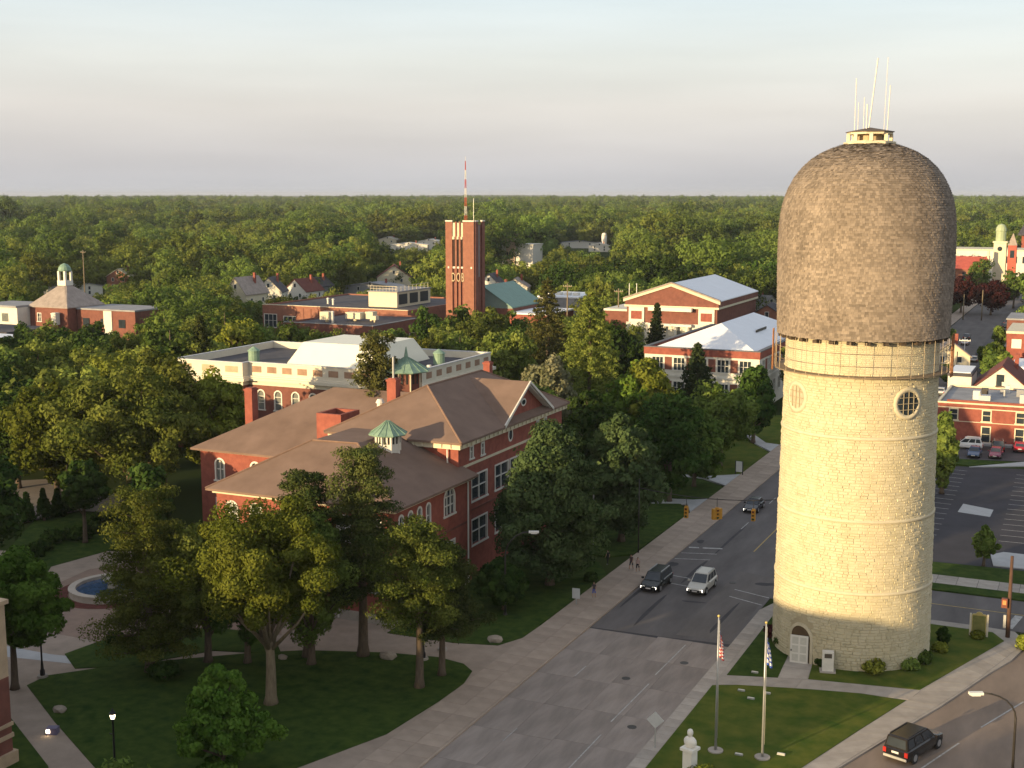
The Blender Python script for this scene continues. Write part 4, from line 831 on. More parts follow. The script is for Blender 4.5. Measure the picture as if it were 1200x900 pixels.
# ------------------------------------------------------------------ building with white cupola, far left
LB = thing('cupola_building', 'brick building with steep slate roof and white green-domed cupola', 'building', (-240, 245, 0))
cx, cy = -231.0, 238.0
four(LB, cx - 6, cx + 6, cy - 5, cy + 7, 0, 12.6, BRICKD, S=[(3, 9, 1.2, 2, 'r', 2, 2)])
hip(cx - 6.4, cx + 6.4, cy - 5.4, cy + 7.4, 12.6, (cx - .3, cy + .8), (cx + .3, cy + 1.2), 18.2, 'y').build('roof', SLATE, LB)
cu_ = MB().box(cx - 1.3, cx + 1.3, cy - .3, cy + 2.3, 17.4, 18.6).build('cupola', WHITE, LB)
for sx in (-1, 1):
    for sy in (-1, 1): MB().box(cx + sx * .95 - .28, cx + sx * .95 + .28, cy + 1 + sy * .95 - .28, cy + 1 + sy * .95 + .28, 18.6, 20.9).build('cupola_post', WHITE, cu_)
MB().cyl(cx, cy + 1, 18.6, 20.9, .5, n=8).build('bell', DARKM, cu_)
MB().lathe(cx, cy + 1, [(1.55, 20.9), (1.6, 21.2), (1.35, 21.9), (.8, 22.5), (.1, 22.8)], 14).build('cupola_dome', COPPER, cu_)
MB().box(cx - 19, cx - 6.05, cy - 9, cy + 2, 0, 12.4).build('wing', OFFW, LB); MB().box(cx - 19.3, cx - 6.06, cy - 9.3, cy + 2.3, 12.4, 12.9).build('wing_roof', ROOFG, LB)
MB().box(cx - 40, cx - 19.05, cy - 12, cy + 1, 0, 11.2).build('wing', mat('stucco_tan', (.5, .46, .38), .9, .1, 1), LB); MB().box(cx - 40.2, cx - 19.32, cy - 12.3, cy + 1.2, 11.2, 11.6).build('wing_roof', ROOFG, LB)  # this wing's stucco is darker than the next wing's
MB().box(cx - 36, cx + 8, cy - 26, cy - 12.35, 0, 8.4).build('front_range', BRICKD, LB); MB().box(cx - 36.2, cx + 8.2, cy - 26.2, cy - 12.36, 8.4, 8.8).build('front_roof', ROOFD, LB)
MB().box(cx + 6.1, cx + 24, cy - 2, cy + 10, 0, 12.0).build('wing', BRICKD, LB); MB().box(cx + 6.05, cx + 24.2, cy - 2.3, cy + 10.2, 12.0, 12.35).build('wing_roof', ROOFG, LB)
MB().box(cx + 14.5, cx + 17, cy - 2.2, cy - 2.0, 3, 11.9).build('stair_panel', OFFW, LB)
for k in range(3): MB().box(cx + 8 + 5.5 * k, cx + 10 + 5.5 * k, cy - 2.12, cy - 2.0, 8.0, 10).build('window', GLASS, LB)
for k in range(2): MB().box(cx - 16 + 5 * k, cx - 14 + 5 * k, cy - 9.1, cy - 9.0, 9, 11).build('window', GLASSB, LB)
chimney(LB, cx + 3.3, cy - 6.2, .7, .7, 8.5, 11.4, OFFW)
WH = thing('white_roofed_shed', 'low building with bluish white flat roof in front of the cupola building', 'building', (-221, 196, 0))
MB().box(-232, -214, 194, 208, 0, 8.6).build('wall', BRICKD, WH); MB().box(-232.3, -213.7, 193.7, 208.3, 8.6, 9.0).build('roof', ROOFW, WH)

# ------------------------------------------------------------------ teal roofed building, stucco tower house, distant houses
TB = thing('teal_roofed_building', 'low brick building with teal sloping roof beside the brick tower', 'building', (-145, 318, 0))
MB().box(-151.5, -143, 310, 330, 0, 9.2).build('wall', BRICKD, TB); slab_roof([(-152, 309.6, 15.2), (-143, 309.6, 9.6), (-143, 330, 9.6), (-152, 330, 15.2)], [(0, 1, 2, 3)], .3).build('roof', TEAL, TB)
MB().add([(-151.5, 310, 9.2), (-143, 310, 9.2), (-151.5, 310, 14.8)], [(0, 1, 2)]).build('gable_wall', mat('teal_panel', (.2, .27, .24), .7, .1, 1), TB)
MB().box(-142.95, -132, 308, 326, 0, 8.0).build('annex', BRICK, TB); MB().box(-142.94, -131.7, 307.6, 326.3, 8.0, 8.4).build('annex_roof', ROOFW, TB)
MB().box(-146, -134, 334, 352, 0, 10.5).build('rear_range', ROOFG, TB); MB().box(-146.3, -133.7, 333.7, 352.3, 10.5, 10.9).build('rear_roof', ROOFW, TB)
for k in range(4): MB().box(-145 + 2.6 * k, -143.4 + 2.6 * k, 338, 340, 10.9, 11.7).build('skylight', WHITE, TB)
PT = thing('stucco_church', 'distant pale stucco church with square bell tower among trees', 'church', (-295, 636, 0))
px_, py_ = -294.0, 634.0
MB().box(px_ - 2.6, px_ + 2.6, py_, py_ + 5, 0, 18).build('bell_tower', PINKW, PT); MB().box(px_ - 1.0, px_ + 1.0, py_ - .1, py_, 15, 17).build('window', GLASS, PT)
for k in range(3): MB().box(px_ - 2.2 + 1.6 * k, px_ - 1.2 + 1.6 * k, py_ - .1, py_, 5, 8.4).build('window', GLASS, PT)
MB().box(px_ - 5.4, px_ - 2.65, py_ + .4, py_ + 12, 0, 12.2).build('side_wing', WHITE, PT); MB().box(px_ + 2.65, px_ + 13, py_ + 1, py_ + 14, 0, 12.4).build('nave', WHITE, PT); MB().box(px_ + 2.62, px_ + 13.3, py_ + .7, py_ + 14.3, 12.4, 12.9).build('nave_roof', OFFW, PT)
MB().box(px_ - 2.9, px_ + 2.9, py_ - .3, py_ + 5.3, 18, 18.5).build('tower_cap', ROOFM, PT)
def house(x, y, rz, wd, dp, h, rh, wm, rm, label, chim=True, group=None, name='house'):
    t = thing(name, label, 'house', (x, y, 0), rz, group)
    def ch(mb, n, m): o = link(bpy.data.objects.new(n, mb.mesh(n, m)), t); return o
    a, b = wd / 2, dp / 2
    mb = MB(); mb.add([(-a, -b, 0), (a, -b, 0), (a, b, 0), (-a, b, 0), (-a, -b, h), (a, -b, h), (a, b, h), (-a, b, h), (0, -b, h + rh * .96), (0, b, h + rh * .96)], [(0, 1, 5, 8, 4), (1, 2, 6, 5), (2, 3, 7, 9, 6), (3, 0, 4, 7)])
    ch(mb, 'wall', wm)
    k = rh / a; o_ = .4
    ch(slab_roof([(-a - o_, -b - o_, h - o_ * k), (0, -b - o_, h + rh), (0, b + o_, h + rh), (-a - o_, b + o_, h - o_ * k), (a + o_, -b - o_, h - o_ * k), (a + o_, b + o_, h - o_ * k)], [(0, 1, 2, 3), (1, 4, 5, 2)], .22), 'roof', rm)
    for sx, zz in ((-a * .45, h * .18), (a * .45, h * .18), (-a * .45, h * .62), (a * .45, h * .62), (0, h + rh * .25)):
        f = ch(MB().box(sx - .55, sx + .55, -b - .06, -b + .02, zz, zz + 1.5), 'window', WHITE)
        o = link(bpy.data.objects.new('pane', MB().box(sx - .42, sx + .42, -b - .08, -b - .05, zz + .12, zz + 1.38).mesh('pane', GLASS)), f)
    for sy in (-b * .5, b * .5):
        for zz in (h * .18, h * .62):
            f = ch(MB().box(a - .02, a + .06, sy - .55, sy + .55, zz, zz + 1.5), 'window', WHITE)
            link(bpy.data.objects.new('pane', MB().box(a + .05, a + .08, sy - .42, sy + .42, zz + .12, zz + 1.38).mesh('pane', GLASS)), f)
    if chim: ch(MB().box(a * .3, a * .3 + .7, b * .3, b * .3 + .7, h, h + rh + 1.1), 'chimney', BRICK)
    return t
HOUSES = []
def hs(px, py, D, wd, dp, h, rh, wm, rm, label, rz=0.0, box=None):
    p = at(px, py, D); t = house(p[0], p[1], rz, wd, dp, h, rh, wm, rm, label); x_, y_, d_ = proj((p[0], p[1], h + rh)); xb, yb, _ = proj((p[0], p[1], h * 1.02))
    s_ = F_PX / d_; HOUSES.append((x_ - wd * .42 * s_, y_, x_ + wd * .42 * s_, yb, D - 5)); return t
hs(289, 330, 420, 8, 12, 8.5, 5, CREAM, SLATE, 'cream gabled house with tall brown chimney beyond the cornice hall')
hs(318, 330, 440, 9, 10, 7.5, 4.5, OFFW, ROOFD, 'dark roofed house with small finials left of the white gabled house', .4)
hs(356, 331, 455, 9, 11, 6.5, 4, WHITE, ROOFM, 'white gabled house with reddish roof behind the flat roofed building')
hs(372, 333, 470, 7, 11, 7.0, 3, mat('wall_slate', (.16, .16, .17), .9, .1, 1), ROOFD, 'dark grey narrow house touching the white gabled house', .1)
hs(462, 322, 540, 14, 11, 5.5, 5, CREAM, ROOFM, 'cream house with broad red roof behind the plant room', .5)
hs(440, 326, 500, 22, 10, 4.5, 1.5, mat('wall_grey', (.28, .28, .29), .9, .1, 1), ROOFG, 'long low grey building behind the plant room railings', .1)
hs(143, 322, 560, 10, 8, 6, 3, BRICKO, CREAM, 'small brick house with pale trim deep in the wood', .3)
hs(85, 322, 530, 20, 9, 4, 2, OFFW, ROOFG, 'grey roofed long house in the wood behind the white cupola', 1.2)
hs(480, 283, 900, 26, 12, 5, 1.5, WHITE, OFFW, 'far white flat building left of the brick tower', .4)
hs(505, 281, 940, 16, 12, 6, 1.5, WHITE, OFFW, 'far small white building close to the brick tower top', .2)
hs(457, 279, 980, 14, 12, 6, 2, CREAM, OFFW, 'far cream building in the forest left of two white ones', .2)
hs(576, 322, 470, 9, 9, 7, 4, WHITE, ROOFD, 'white house half hidden right of the brick tower', .2)
hs(590, 330, 430, 10, 10, 6, 4, WHITE, ROOFD, 'white gabled house with dark roof above the teal roof', .9)
hs(605, 325, 460, 9, 9, 7, 3, OFFW, SLATE, 'pale house with grey roof behind the dark roofed white house', .3)
hs(680, 279, 960, 34, 12, 4, 1.5, WHITE, ROOFG, 'distant long white shed with grey roof in the forest', .3)
hs(703, 286, 900, 15, 10, 4, 2, WHITE, OFFW, 'distant small white shed below a pale silo', .3)
hs(893, 335, 420, 9, 9, 4, 3.5, WHITE, ROOFG, 'white gabled cottage with grey roof behind the pediment hall', 1.0)
hs(902, 356, 345, 14, 10, 6.5, 4.5, BRICKO, ROOFD, 'orange brick gabled house behind the white roofed hall', .1)
hs(797, 234, 3300, 60, 25, 12, 3, WHITE, OFFW, 'tiny white building on the forest horizon', .2)
hs(1135, 246, 2400, 30, 20, 8, 3, OFFW, ROOFG, 'tiny pale building far off in the forest right of the tower', .2)
si = thing('silo', 'small pale cylindrical silo standing in the distant forest', 'silo', at(708, 282, 905)[:2] + (0,))
link(bpy.data.objects.new('tank', MB().cyl(0, 0, 0, 11, 1.9, n=12).lathe(0, 0, [(1.9, 11), (1.5, 12.4), (.3, 13)], 12).mesh('tank', WHITE, smooth=True)), si)
# ------------------------------------------------------------------ right of the tower: the shops, houses, churches
RBk = thing('brick_shop_block', 'two storey red brick commercial block with grey flat roof and cream trim', 'building', (-8, 222, 0))
x0, x1, y0, y1 = -23.2, 8.0, 213.4, 233.0
wn_ = [(2.6 + 5.0 * k, 3.75, 1.35, 1.75, 'r', 1, 2) for k in range(6)] + [(7.6 + 5.0 * k, .4, 1.4, 2.5, 'r', 1, 2) for k in range(5)]
wall(RBk, (x0, y0), (x1, y0), 0, 6.3, BRICK, wn_, fm=CREAM); wall(RBk, (x1, y0), (x1, y1), 0, 6.3, BRICK); wall(RBk, (x1, y1), (x0, y1), 0, 6.3, BRICK); wall(RBk, (x0, y1), (x0, y0), 0, 6.3, BRICK, [(4 + 4 * k, 3.75, 1.5, 1.75, 'r', 2, 2) for k in range(4)], fm=CREAM)
MB().box(x0 - .05, x1, y0 - .08, y0, 5.6, 5.75).build('band_course', CREAM, RBk); MB().box(x0 - .05, x1, y0 - .08, y0, 3.45, 3.55).build('band_course', CREAM, RBk)
parapet(RBk, x0, x1, y0, y1, 6.3, 6.55, .35, CREAM, 'coping'); MB().box(x0 + 1.5, x0 + 28, y0 - .03, y0 + .36, 6.55, 6.9).build('raised_parapet', BRICK, RBk); MB().box(x0 + .3, x1 - .3, y0 + .35, y1 - .3, 5.9, 6.2).build('roof', ROOFG, RBk)
q = random.Random(8)
for k in range(11):
    x, y = x0 + 5 + q.random() * 20, y0 + 3 + q.random() * 14; s_ = q.uniform(.3, .9)
    MB().box(x - s_, x + s_, y - s_, y + s_, 6.2, 6.2 + q.uniform(.6, 1.5)).build('rooftop_unit', [WHITE, STEEL, DARKM, ROOFG][k % 4], RBk)
for k in range(5): MB().cyl(x0 + 6 + 3.4 * k, y0 + 6 + (k % 2) * 5, 6.2, 7.4, .18, n=8).build('roof_vent', STEEL, RBk)
MB().box(x0 - .1, x1 + .1, y0 - 1.3, y0 - .05, -.05, .35).build('base_step', PALEC, RBk)
hc = house(-15.3, 246, 0, 9.6, 14, 5.6, 4.0, OFFW, ROOFM, 'cream gabled house with maroon roof behind the brick shop block', True)
stair = MB()
for k in range(6): stair.box(-2.6 + .35 * k, -2.2 + .35 * k, -7.9, -7.1, 4.2 + .3 * k, 4.3 + .3 * k)
stair.box(-1.0, .3, -7.9, -7.06, 5.9, 6.0); link(bpy.data.objects.new('stair', stair.mesh('stair', WOODP)), hc)
link(bpy.data.objects.new('door', MB().box(-.9, .0, -7.12, -7.0, 6.0, 8.0).mesh('door', GLASS)), hc)
WB = thing('white_block_building', 'narrow white stucco building with flat metal roof beside the cream house', 'building', (-22.3, 243, 0))
MB().box(-24.4, -20.4, 239.5, 250, 0, 7.2).build('wall', OFFW, WB); MB().box(-24.5, -20.3, 239.4, 250.1, 7.2, 7.8).build('fascia', ROOFD, WB); MB().box(-24.2, -20.6, 239.8, 249.8, 7.8, 7.95).build('roof', ROOFW, WB); MB().box(-23.2, -22.2, 239.44, 239.5, 2, 3.5).build('window', GLASS, WB)
BR = thing('brick_storefront', 'small brick storefront with dark awning beside the far street', 'shop', (-14, 305, 0))
MB().box(-18.5, -4, 298, 318, 0, 9.4).build('wall', BRICK, BR); MB().box(-18.7, -3.8, 297.8, 318.2, 9.4, 9.9).build('cornice', CREAM, BR); MB().box(-19.6, -18.5, 299, 316, 5.0, 5.6).build('awning', DARKM, BR)
for k in range(3): MB().box(-18.56, -18.5, 300 + 5 * k, 302.4 + 5 * k, 6.4, 8.4).build('window', WHITE, BR); MB().box(-17.5 + 4 * k, -15.5 + 4 * k, 297.94, 298, 6.2, 8.2).build('window', WHITE, BR)
BW = thing('white_flat_shop', 'low shop with bluish white flat roof near the far street parking', 'shop', (-10, 278, 0))
MB().box(-15.5, 2, 270, 284, 0, 5.2).build('wall', OFFW, BW); MB().box(-15.8, 2.3, 269.7, 284.3, 5.2, 5.7).build('roof', ROOFW, BW); MB().box(-13, -11, 269.9, 270, 1, 3.4).build('window', GLASS, BW); MB().box(-9, -7, 269.9, 270, 1, 3.4).build('window', GLASS, BW)
BS = thing('brick_row_shop', 'brick shop row further along the far street', 'shop', (-15, 350, 0))
MB().box(-21, -8, 335, 352, 0, 9).build('wall', BRICKD, BS); MB().box(-21.2, -7.8, 334.8, 352.2, 9, 9.4).build('roof', ROOFG, BS)
for k in range(4): MB().box(-21.06, -21, 337 + 3.8 * k, 339 + 3.8 * k, 5.6, 7.6).build('window', WHITE, BS)
CR = thing('red_roofed_church', 'brick church with long red roof behind the copper beeches', 'church', (-50, 548, 0))
MB().box(-62, -43.5, 545, 558, 0, 10.2).build('wall', BRICKO, CR); slab_roof([(-62.5, 544.4, 9.9), (-43, 544.4, 9.9), (-43, 551.5, 14.6), (-62.5, 551.5, 14.6), (-43, 558.6, 9.9), (-62.5, 558.6, 9.9)], [(0, 1, 2, 3), (3, 2, 4, 5)], .3).build('roof', ROOFR, CR)
MB().box(-43.4, -42.6, 550.5, 552.5, 0, 17).build('gable_pier', CREAM, CR)
for k in range(4): MB().box(-60 + 4 * k, -58.6 + 4 * k, 544.9, 545, 4.5, 8.5).build('window', GLASS, CR)
DT = thing('domed_clock_tower', 'cream church tower with clock face and pale green dome', 'tower', (-39, 560, 0))
MB().box(-41.6, -36.8, 557, 562, 0, 20).build('shaft', CREAM, DT); MB().box(-42, -36.4, 556.6, 562.4, 20, 20.6).build('cornice', CREAM, DT)
MB().lathe(-39.2, 559.5, [(2.0, 20.6), (2.0, 24.6), (2.2, 24.8), (2.0, 26), (1.3, 27.2), (.1, 27.7)], 12).build('dome', mat('dome_green', (.32, .38, .24), .6, .1, 1), DT)
MB().add([(-39.2 + .95 * math.cos(a), 556.9, 17.6 + .95 * math.sin(a)) for a in [2 * math.pi * i / 16 for i in range(16)]], [tuple(range(16))]).build('clock_face', GLASS, DT)
SPp = thing('brick_spire', 'small red brick church turret with grey pyramid cap beside the clock tower', 'tower', (-34.6, 560, 0))
MB().box(-36.2, -32.9, 558, 561, 0, 19).build('shaft', mat('brick_bright', (.42, .10, .07), .9, .15, 1), SPp); MB().add([(-36.4, 557.8, 19), (-32.7, 557.8, 19), (-32.7, 561.2, 19), (-36.4, 561.2, 19), (-34.5, 559.5, 24)], [(0, 1, 4), (1, 2, 4), (2, 3, 4), (3, 0, 4)]).build('cap', SLATE, SPp)
MB().box(-35.3, -33.7, 557.9, 558, 14, 17).build('window', GLASS, SPp)
WC = thing('white_long_block', 'long white building with tan roofline beyond the red church roof', 'building', (-52, 620, 0))
MB().box(-66, -30, 615, 640, 0, 14.5).build('wall', OFFW, WC); MB().box(-66.3, -29.7, 614.7, 640.3, 14.5, 15).build('roof', CREAM, WC)
for k in range(9): MB().box(-64 + 3.8 * k, -62.4 + 3.8 * k, 614.9, 615, 9, 12).build('window', GLASS, WC)
DK = thing('dark_roofed_block', 'brick block with large dark roof at the forest edge above the clock tower', 'building', (-25, 760, 0))
MB().box(-42, 0, 750, 780, 0, 18).build('wall', BRICK, DK); slab_roof([(-44, 748, 18), (2, 748, 18), (0, 765, 27), (-40, 765, 27)], [(0, 1, 2, 3)], .5).build('roof', ROOFD, DK)
for k in range(7): MB().box(-40 + 5.5 * k, -37 + 5.5 * k, 749.9, 750, 11, 15).build('window', OFFW, DK)
hs(1180, 318, 640, 12, 12, 6, 5, CREAM, ROOFG, 'pale gabled house among trees left of the far street end', .4)
hs(1112, 418, 300, 8, 9, 4.5, 3, CREAM, SLATE, 'small cream house beside the far street left kerb', .2)

# ------------------------------------------------------------------ corner of the near brick hall, bottom left, and unseen halls added to shade the ground
NH = thing('near_brick_hall', 'corner of a brick hall with stone base bands at the lawn edge', 'hall', (-90, 45, 0))
four(NH, -150, -72, 34, 58.3, 0, 13.6, BRICKD, N=[(4 + 4.4 * k, zb, 1.7, 2.6, 'r', 2, 2) for k in range(16) for zb in (2.2, 6.2, 10.2)], E=[(3.5 + 4.4 * k, zb, 1.7, 2.6, 'r', 2, 2) for k in range(5) for zb in (2.2, 6.2, 10.2)])  # main block lies out of view, its size set by the shade wanted
MB().box(-150.6, -71.4, 33.4, 58.9, 13.6, 14.0).build('cornice', CREAM, NH); MB().box(-150, -72, 34, 58.3, 14.0, 14.2).build('roof', ROOFD, NH)
x0, x1, y0, y1 = -71.9, -67.2, 44.0, 62.3
four(NH, x0, x1, y0, y1, 0, 6.4, BRICKD, E=[(3 + 4.4 * k, 3.4, 1.6, 2.3, 'r', 2, 2) for k in range(3)]); four(NH, x0, x1, y0, y1, 6.4, 11.6, BRICKT)
for z0_, z1_, o_ in ((-.1, 1.0, .25), (2.0, 2.3, .1), (2.85, 3.1, .1)): MB().box(x0 - o_, x1 + o_, y0 - o_, y1 + o_, z0_, z1_).build('stone_band', BRICKT, NH)
MB().box(x0 - .2, x1 + .2, y0 - .2, y1 + .2, 11.6, 11.9).build('coping', BRICKT, NH)
SH = thing('unseen_shade_hall', 'flat roofed brick hall out of view, added to shade the tower foot', 'hall', (-58, 20, 0))  # invented block, placed and sized for its shadow on street and tower
four(SH, -72, -49, 22, 32, 0, 15.0, BRICK, E=[(3 + 4.4 * k, zb, 1.7, 2.6, 'r', 2, 2) for k in range(2) for zb in (3, 7.4, 11.4)])
MB().box(-72.5, -48.5, 21.5, 32.5, 15.0, 15.7).build('cornice', CREAM, SH); MB().box(-72, -49, 22, 32, 15.7, 15.9).build('roof', ROOFD, SH)

# ------------------------------------------------------------------ fountain
fx, fy = -88.2, 95.6
FT = thing('fountain', 'round fountain pool with pale stone rim and blue water', 'fountain', (fx, fy, 0))
MB().lathe(fx, fy, [(3.0, .09), (4.15, .09), (4.15, .62), (4.25, .66), (4.25, .8), (3.55, .8), (3.55, .3), (3.0, .3)], 40, False).build('rim', mat('rim_stone', (.42, .37, .31), .8, .12, 1.2), FT, False)
MB().lathe(fx, fy, [(.05, .5), (3.56, .5)], 40, False).build('water', WATER, FT)
MB().lathe(fx, fy, [(.5, .3), (.45, 1.1), (.9, 1.3), (.9, 1.45), (.1, 1.5)], 16).build('nozzle_bowl', mat('bowl_stone', (.4, .36, .3), .8, .1, 1), FT)
struct('mulch_ring', MB().lathe(fx, fy, [(4.3, .085), (4.3, .13), (5.6, .12), (5.6, .085)], 40, False), MULCH)

# ------------------------------------------------------------------ lamps, poles, signs, signals
LAMPG = mat('lamp_glow', (1, .9, .7), .5, .02, 2, emit=((1.0, .80, .5), 6.0))
def lantern_post(x, y, label, h=4.4):
    t = thing('lamp_post', label, 'lamp post', (x, y, 0), 0, 'black lantern posts on the campus')
    P_ = lambda mb, n, m, s=False: link(bpy.data.objects.new(n, mb.mesh(n, m, smooth=s)), t)
    P_(MB().cyl(0, 0, .05, .3, .45, .42, 14), 'footing', CONC); P_(MB().lathe(0, 0, [(.2, .3), (.2, .7), (.13, .8), (.11, 1.2), (.075, 1.5), (.065, h - .55), (.12, h - .5), (.12, h - .42)], 10), 'post', BLACK, True)
    P_(MB().lathe(0, 0, [(.12, h - .42), (.19, h - .1)], 10), 'lamp_glass', LAMPG); P_(MB().lathe(0, 0, [(.24, h - .1), (.22, h), (.08, h + .14), (.03, h + .3)], 10), 'lamp_cap', BLACK)
    P_(MB().box(-.35, -.07, -.03, .03, h - 1.55, h - 1.5), 'arm_bracket', BLACK)
    return t
lantern_post(-77.3, 75.2, 'black lantern lamp post at the lawn corner beside the pale path')
lantern_post(-58.3, 62.6, 'black lantern lamp post beside the young conical tree', 5.2)
lantern_post(-50.8, 91.9, 'black lantern lamp post behind the twin pine trunks')
lantern_post(-50.4, 94.6, 'black lantern lamp post on the path near the school corner')
lantern_post(-94.0, 128.8, 'black lantern lamp post beside the dark clipped evergreens')
def street_light(x, y, ang, h, reach, label, m=DARKM):
    t = thing('street_light', label, 'street light', (x, y, 0), ang, 'arched street lights')
    P_ = lambda mb, n, m_, s=True: link(bpy.data.objects.new(n, mb.mesh(n, m_, smooth=s)), t)
    pts = [(0, 0, 0), (0, 0, h * .7)] + [(reach * (1 - math.cos(a)) * .98, 0, h * .7 + h * .3 * math.sin(a)) for a in [math.pi / 2 * k / 6 for k in range(1, 7)]]
    P_(MB().tube(pts, [.11, .085] + [.06] * 6, 8), 'pole', m); P_(MB().cyl(0, 0, 0, .35, .22, .16, 8), 'base', m)
    P_(MB().box(reach * .96, reach * .96 + .95, -.16, .16, h - .1, h + .07).box(reach * .96 + .2, reach * .96 + .8, -.13, .13, h - .18, h - .1), 'lamp_head', mat('lamp_head_pale', (.72, .70, .64), .5, .05, 2), False)
    return t
p = g(1186, 912); street_light(p[0], p[1], math.radians(205), 6.1, 2.4, 'dark arched street light with pale head beside the right road', DARKM)
p = g(592, 722); street_light(p[0] , p[1], math.radians(24), 8.2, 2.3, 'thin street light with pale head in front of the dense linden', DARKM)
p = g(80, 598); street_light(p[0], p[1], math.radians(20), 6.5, .6, 'dark street light standing behind the clipped evergreens', DARKM)
p = g(165, 600); street_light(p[0], p[1], math.radians(30), 8.5, 1.0, 'street light half hidden in the big spreading tree', DARKM)
def pole(x, y, h, label, r=.15, m=WOODP, arm=True, name='utility_pole'):
    t = thing(name, label, 'utility pole', (x, y, 0), 0, 'utility poles')
    link(bpy.data.objects.new('post', MB().tube([(0, 0, 0), (0, 0, h)], [r, r * .7], 8).mesh('post', m, smooth=True)), t)
    if arm: link(bpy.data.objects.new('cross_arm', MB().box(-1.2, 1.2, -.08, .08, h - .9, h - .7).mesh('cross_arm', m)), t)
    for sx in ((-1.1, -.5, .5, 1.1) if arm else ()): link(bpy.data.objects.new('insulator', MB().cyl(sx, 0, h - .7, h - .45, .05, n=6).mesh('insulator', OFFW)), t)
    return t
p = g(748, 649); SPL = pole(p[0], p[1], 8.5, 'slim dark signal pole at the pavement edge under the trees', .09, DARKM, False, 'signal_pole')
SPR = pole(-26.6, 135.0, 8.6, 'slim signal pole behind the water tower at the side street', .12, STEEL, False, 'signal_pole')
p = g(701, 640); pole(p[0] - .6, p[1], 9.5, 'pale bare pole rising between the two lindens', .11, STEEL, False)
for (x, y, h, lb) in [(665, 332, 17, 'tall utility pole in the wood right of the brick tower'), (725, 338, 17, 'utility pole just left of the pediment hall'), (97, 293, 24, 'lone tall pole above the wood behind the white cupola')]:
    D = 330 if y > 300 else 480; q_ = at(x, y, D); pole(q_[0], q_[1], q_[2], lb, .22, BARKL)
for (x, y, D) in [(1130, 345, 430), (1152, 340, 430), (1171, 340, 470)]:
    q_ = at(x, y, D); pole(q_[0], q_[1], q_[2], 'bare pole standing in front of the copper beech trees', .2, BARKL, False)
for (x, y, D, lb) in [(1122, 412, 262, 'dark bare pole beside the white block building'), (1131, 395, 300, 'pale twin pole at the far street corner')]:
    q_ = at(x, y, D); pole(q_[0], q_[1], q_[2], lb, .13, DARKM if x < 1125 else STEEL, x > 1125)
# right-hand pole with pedestrian signal
t = thing('signal_post', 'thick dark post with pedestrian signal box by the historical marker', 'signal post', (-5.9, 118.8, 0))
link(bpy.data.objects.new('post', MB().tube([(0, 0, 0), (0, 0, 7.6)], [.2, .13], 10).mesh('post', mat('post_brown', (.09, .05, .035), .8, .2, 2), smooth=True)), t)
bx = link(bpy.data.objects.new('signal_box', MB().box(-.65, -.15, -.5, -.1, 2.9, 3.75).mesh('signal_box', mat('signal_box_red', (.16, .05, .03), .6, .1, 2))), t)
link(bpy.data.objects.new('signal_lens', MB().box(-.55, -.25, -.53, -.5, 3.2, 3.6).mesh('signal_lens', mat('signal_lens_orange', (.6, .22, .08), .5, .1, 2))), bx)
link(bpy.data.objects.new('push_button', MB().box(-.42, -.2, -.3, -.2, 1.0, 2.2).mesh('push_button', STEEL)), t)
# span wire with three signals
a, b = SPL.location, SPR.location
def on_wire(px, z): 
    best = min((abs(proj((a.x + (b.x - a.x) * f, a.y + (b.y - a.y) * f, z))[0] - px), f) for f in [k / 400 for k in range(401)]); return a.x + (b.x - a.x) * best[1], a.y + (b.y - a.y) * best[1]
MB().tube([(a.x + (b.x - a.x) * f, a.y + (b.y - a.y) * f, 7.5 - 4 * f * (1 - f) * .9) for f in [k / 12 for k in range(13)]], .045, 4).top('span_wire', DARKM, 'thin overhead wire carrying the yellow signals across the street', 'wire', loc=(a.x, a.y, 0))
YEL = mat('signal_yellow', (.50, .25, .035), .5, .1, 2)
for px, py, rz, lb in ((804.5, 610, 0.0, 'yellow hanging traffic signal nearest the left pavement'), (840.5, 608, .8, 'broad yellow hanging signal cluster in the middle of the wire'), (883, 604, 0.0, 'yellow hanging traffic signal in front of the dark oncoming car')):
    x, y = on_wire(px, 6); zz = 5.0
    for k in range(400):
        if proj((x, y, zz))[1] < py: break
        zz += .02
    t = thing('traffic_signal', lb, 'traffic signal', (x, y, zz), rz, 'yellow signals on the span wire')
    P_ = lambda mb, n, m: link(bpy.data.objects.new(n, mb.mesh(n, m)), t)
    P_(MB().box(-.2, .2, -.2, .2, -.62, .62).box(-.14, .14, -.14, .14, .62, .72), 'housing', YEL); P_(MB().tube([(0, 0, .7), (0, 0, max(.9, 6.75 - zz))], .03, 5), 'hanger', DARKM)
    if rz: P_(MB().box(.22, .56, -.2, .2, -.6, .6).box(-.56, -.22, -.2, .2, -.6, .6), 'side_housing', YEL)
    for k, c_ in enumerate(((.10, .015, .01), (.12, .07, .01), (.01, .06, .03))):
        P_(MB().cyl(0, 0, 0, .02, .13, n=12), 'lens', mat('lens_%d' % k, c_, .3, .1, 2)).matrix_local = Matrix.Translation((0, -.21, .4 - .4 * k)) @ Matrix.Rotation(math.pi / 2, 4, 'X')
        P_(MB().box(-.17, .17, -.36, -.2, .53 - .4 * k, .56 - .4 * k), 'visor', YEL)
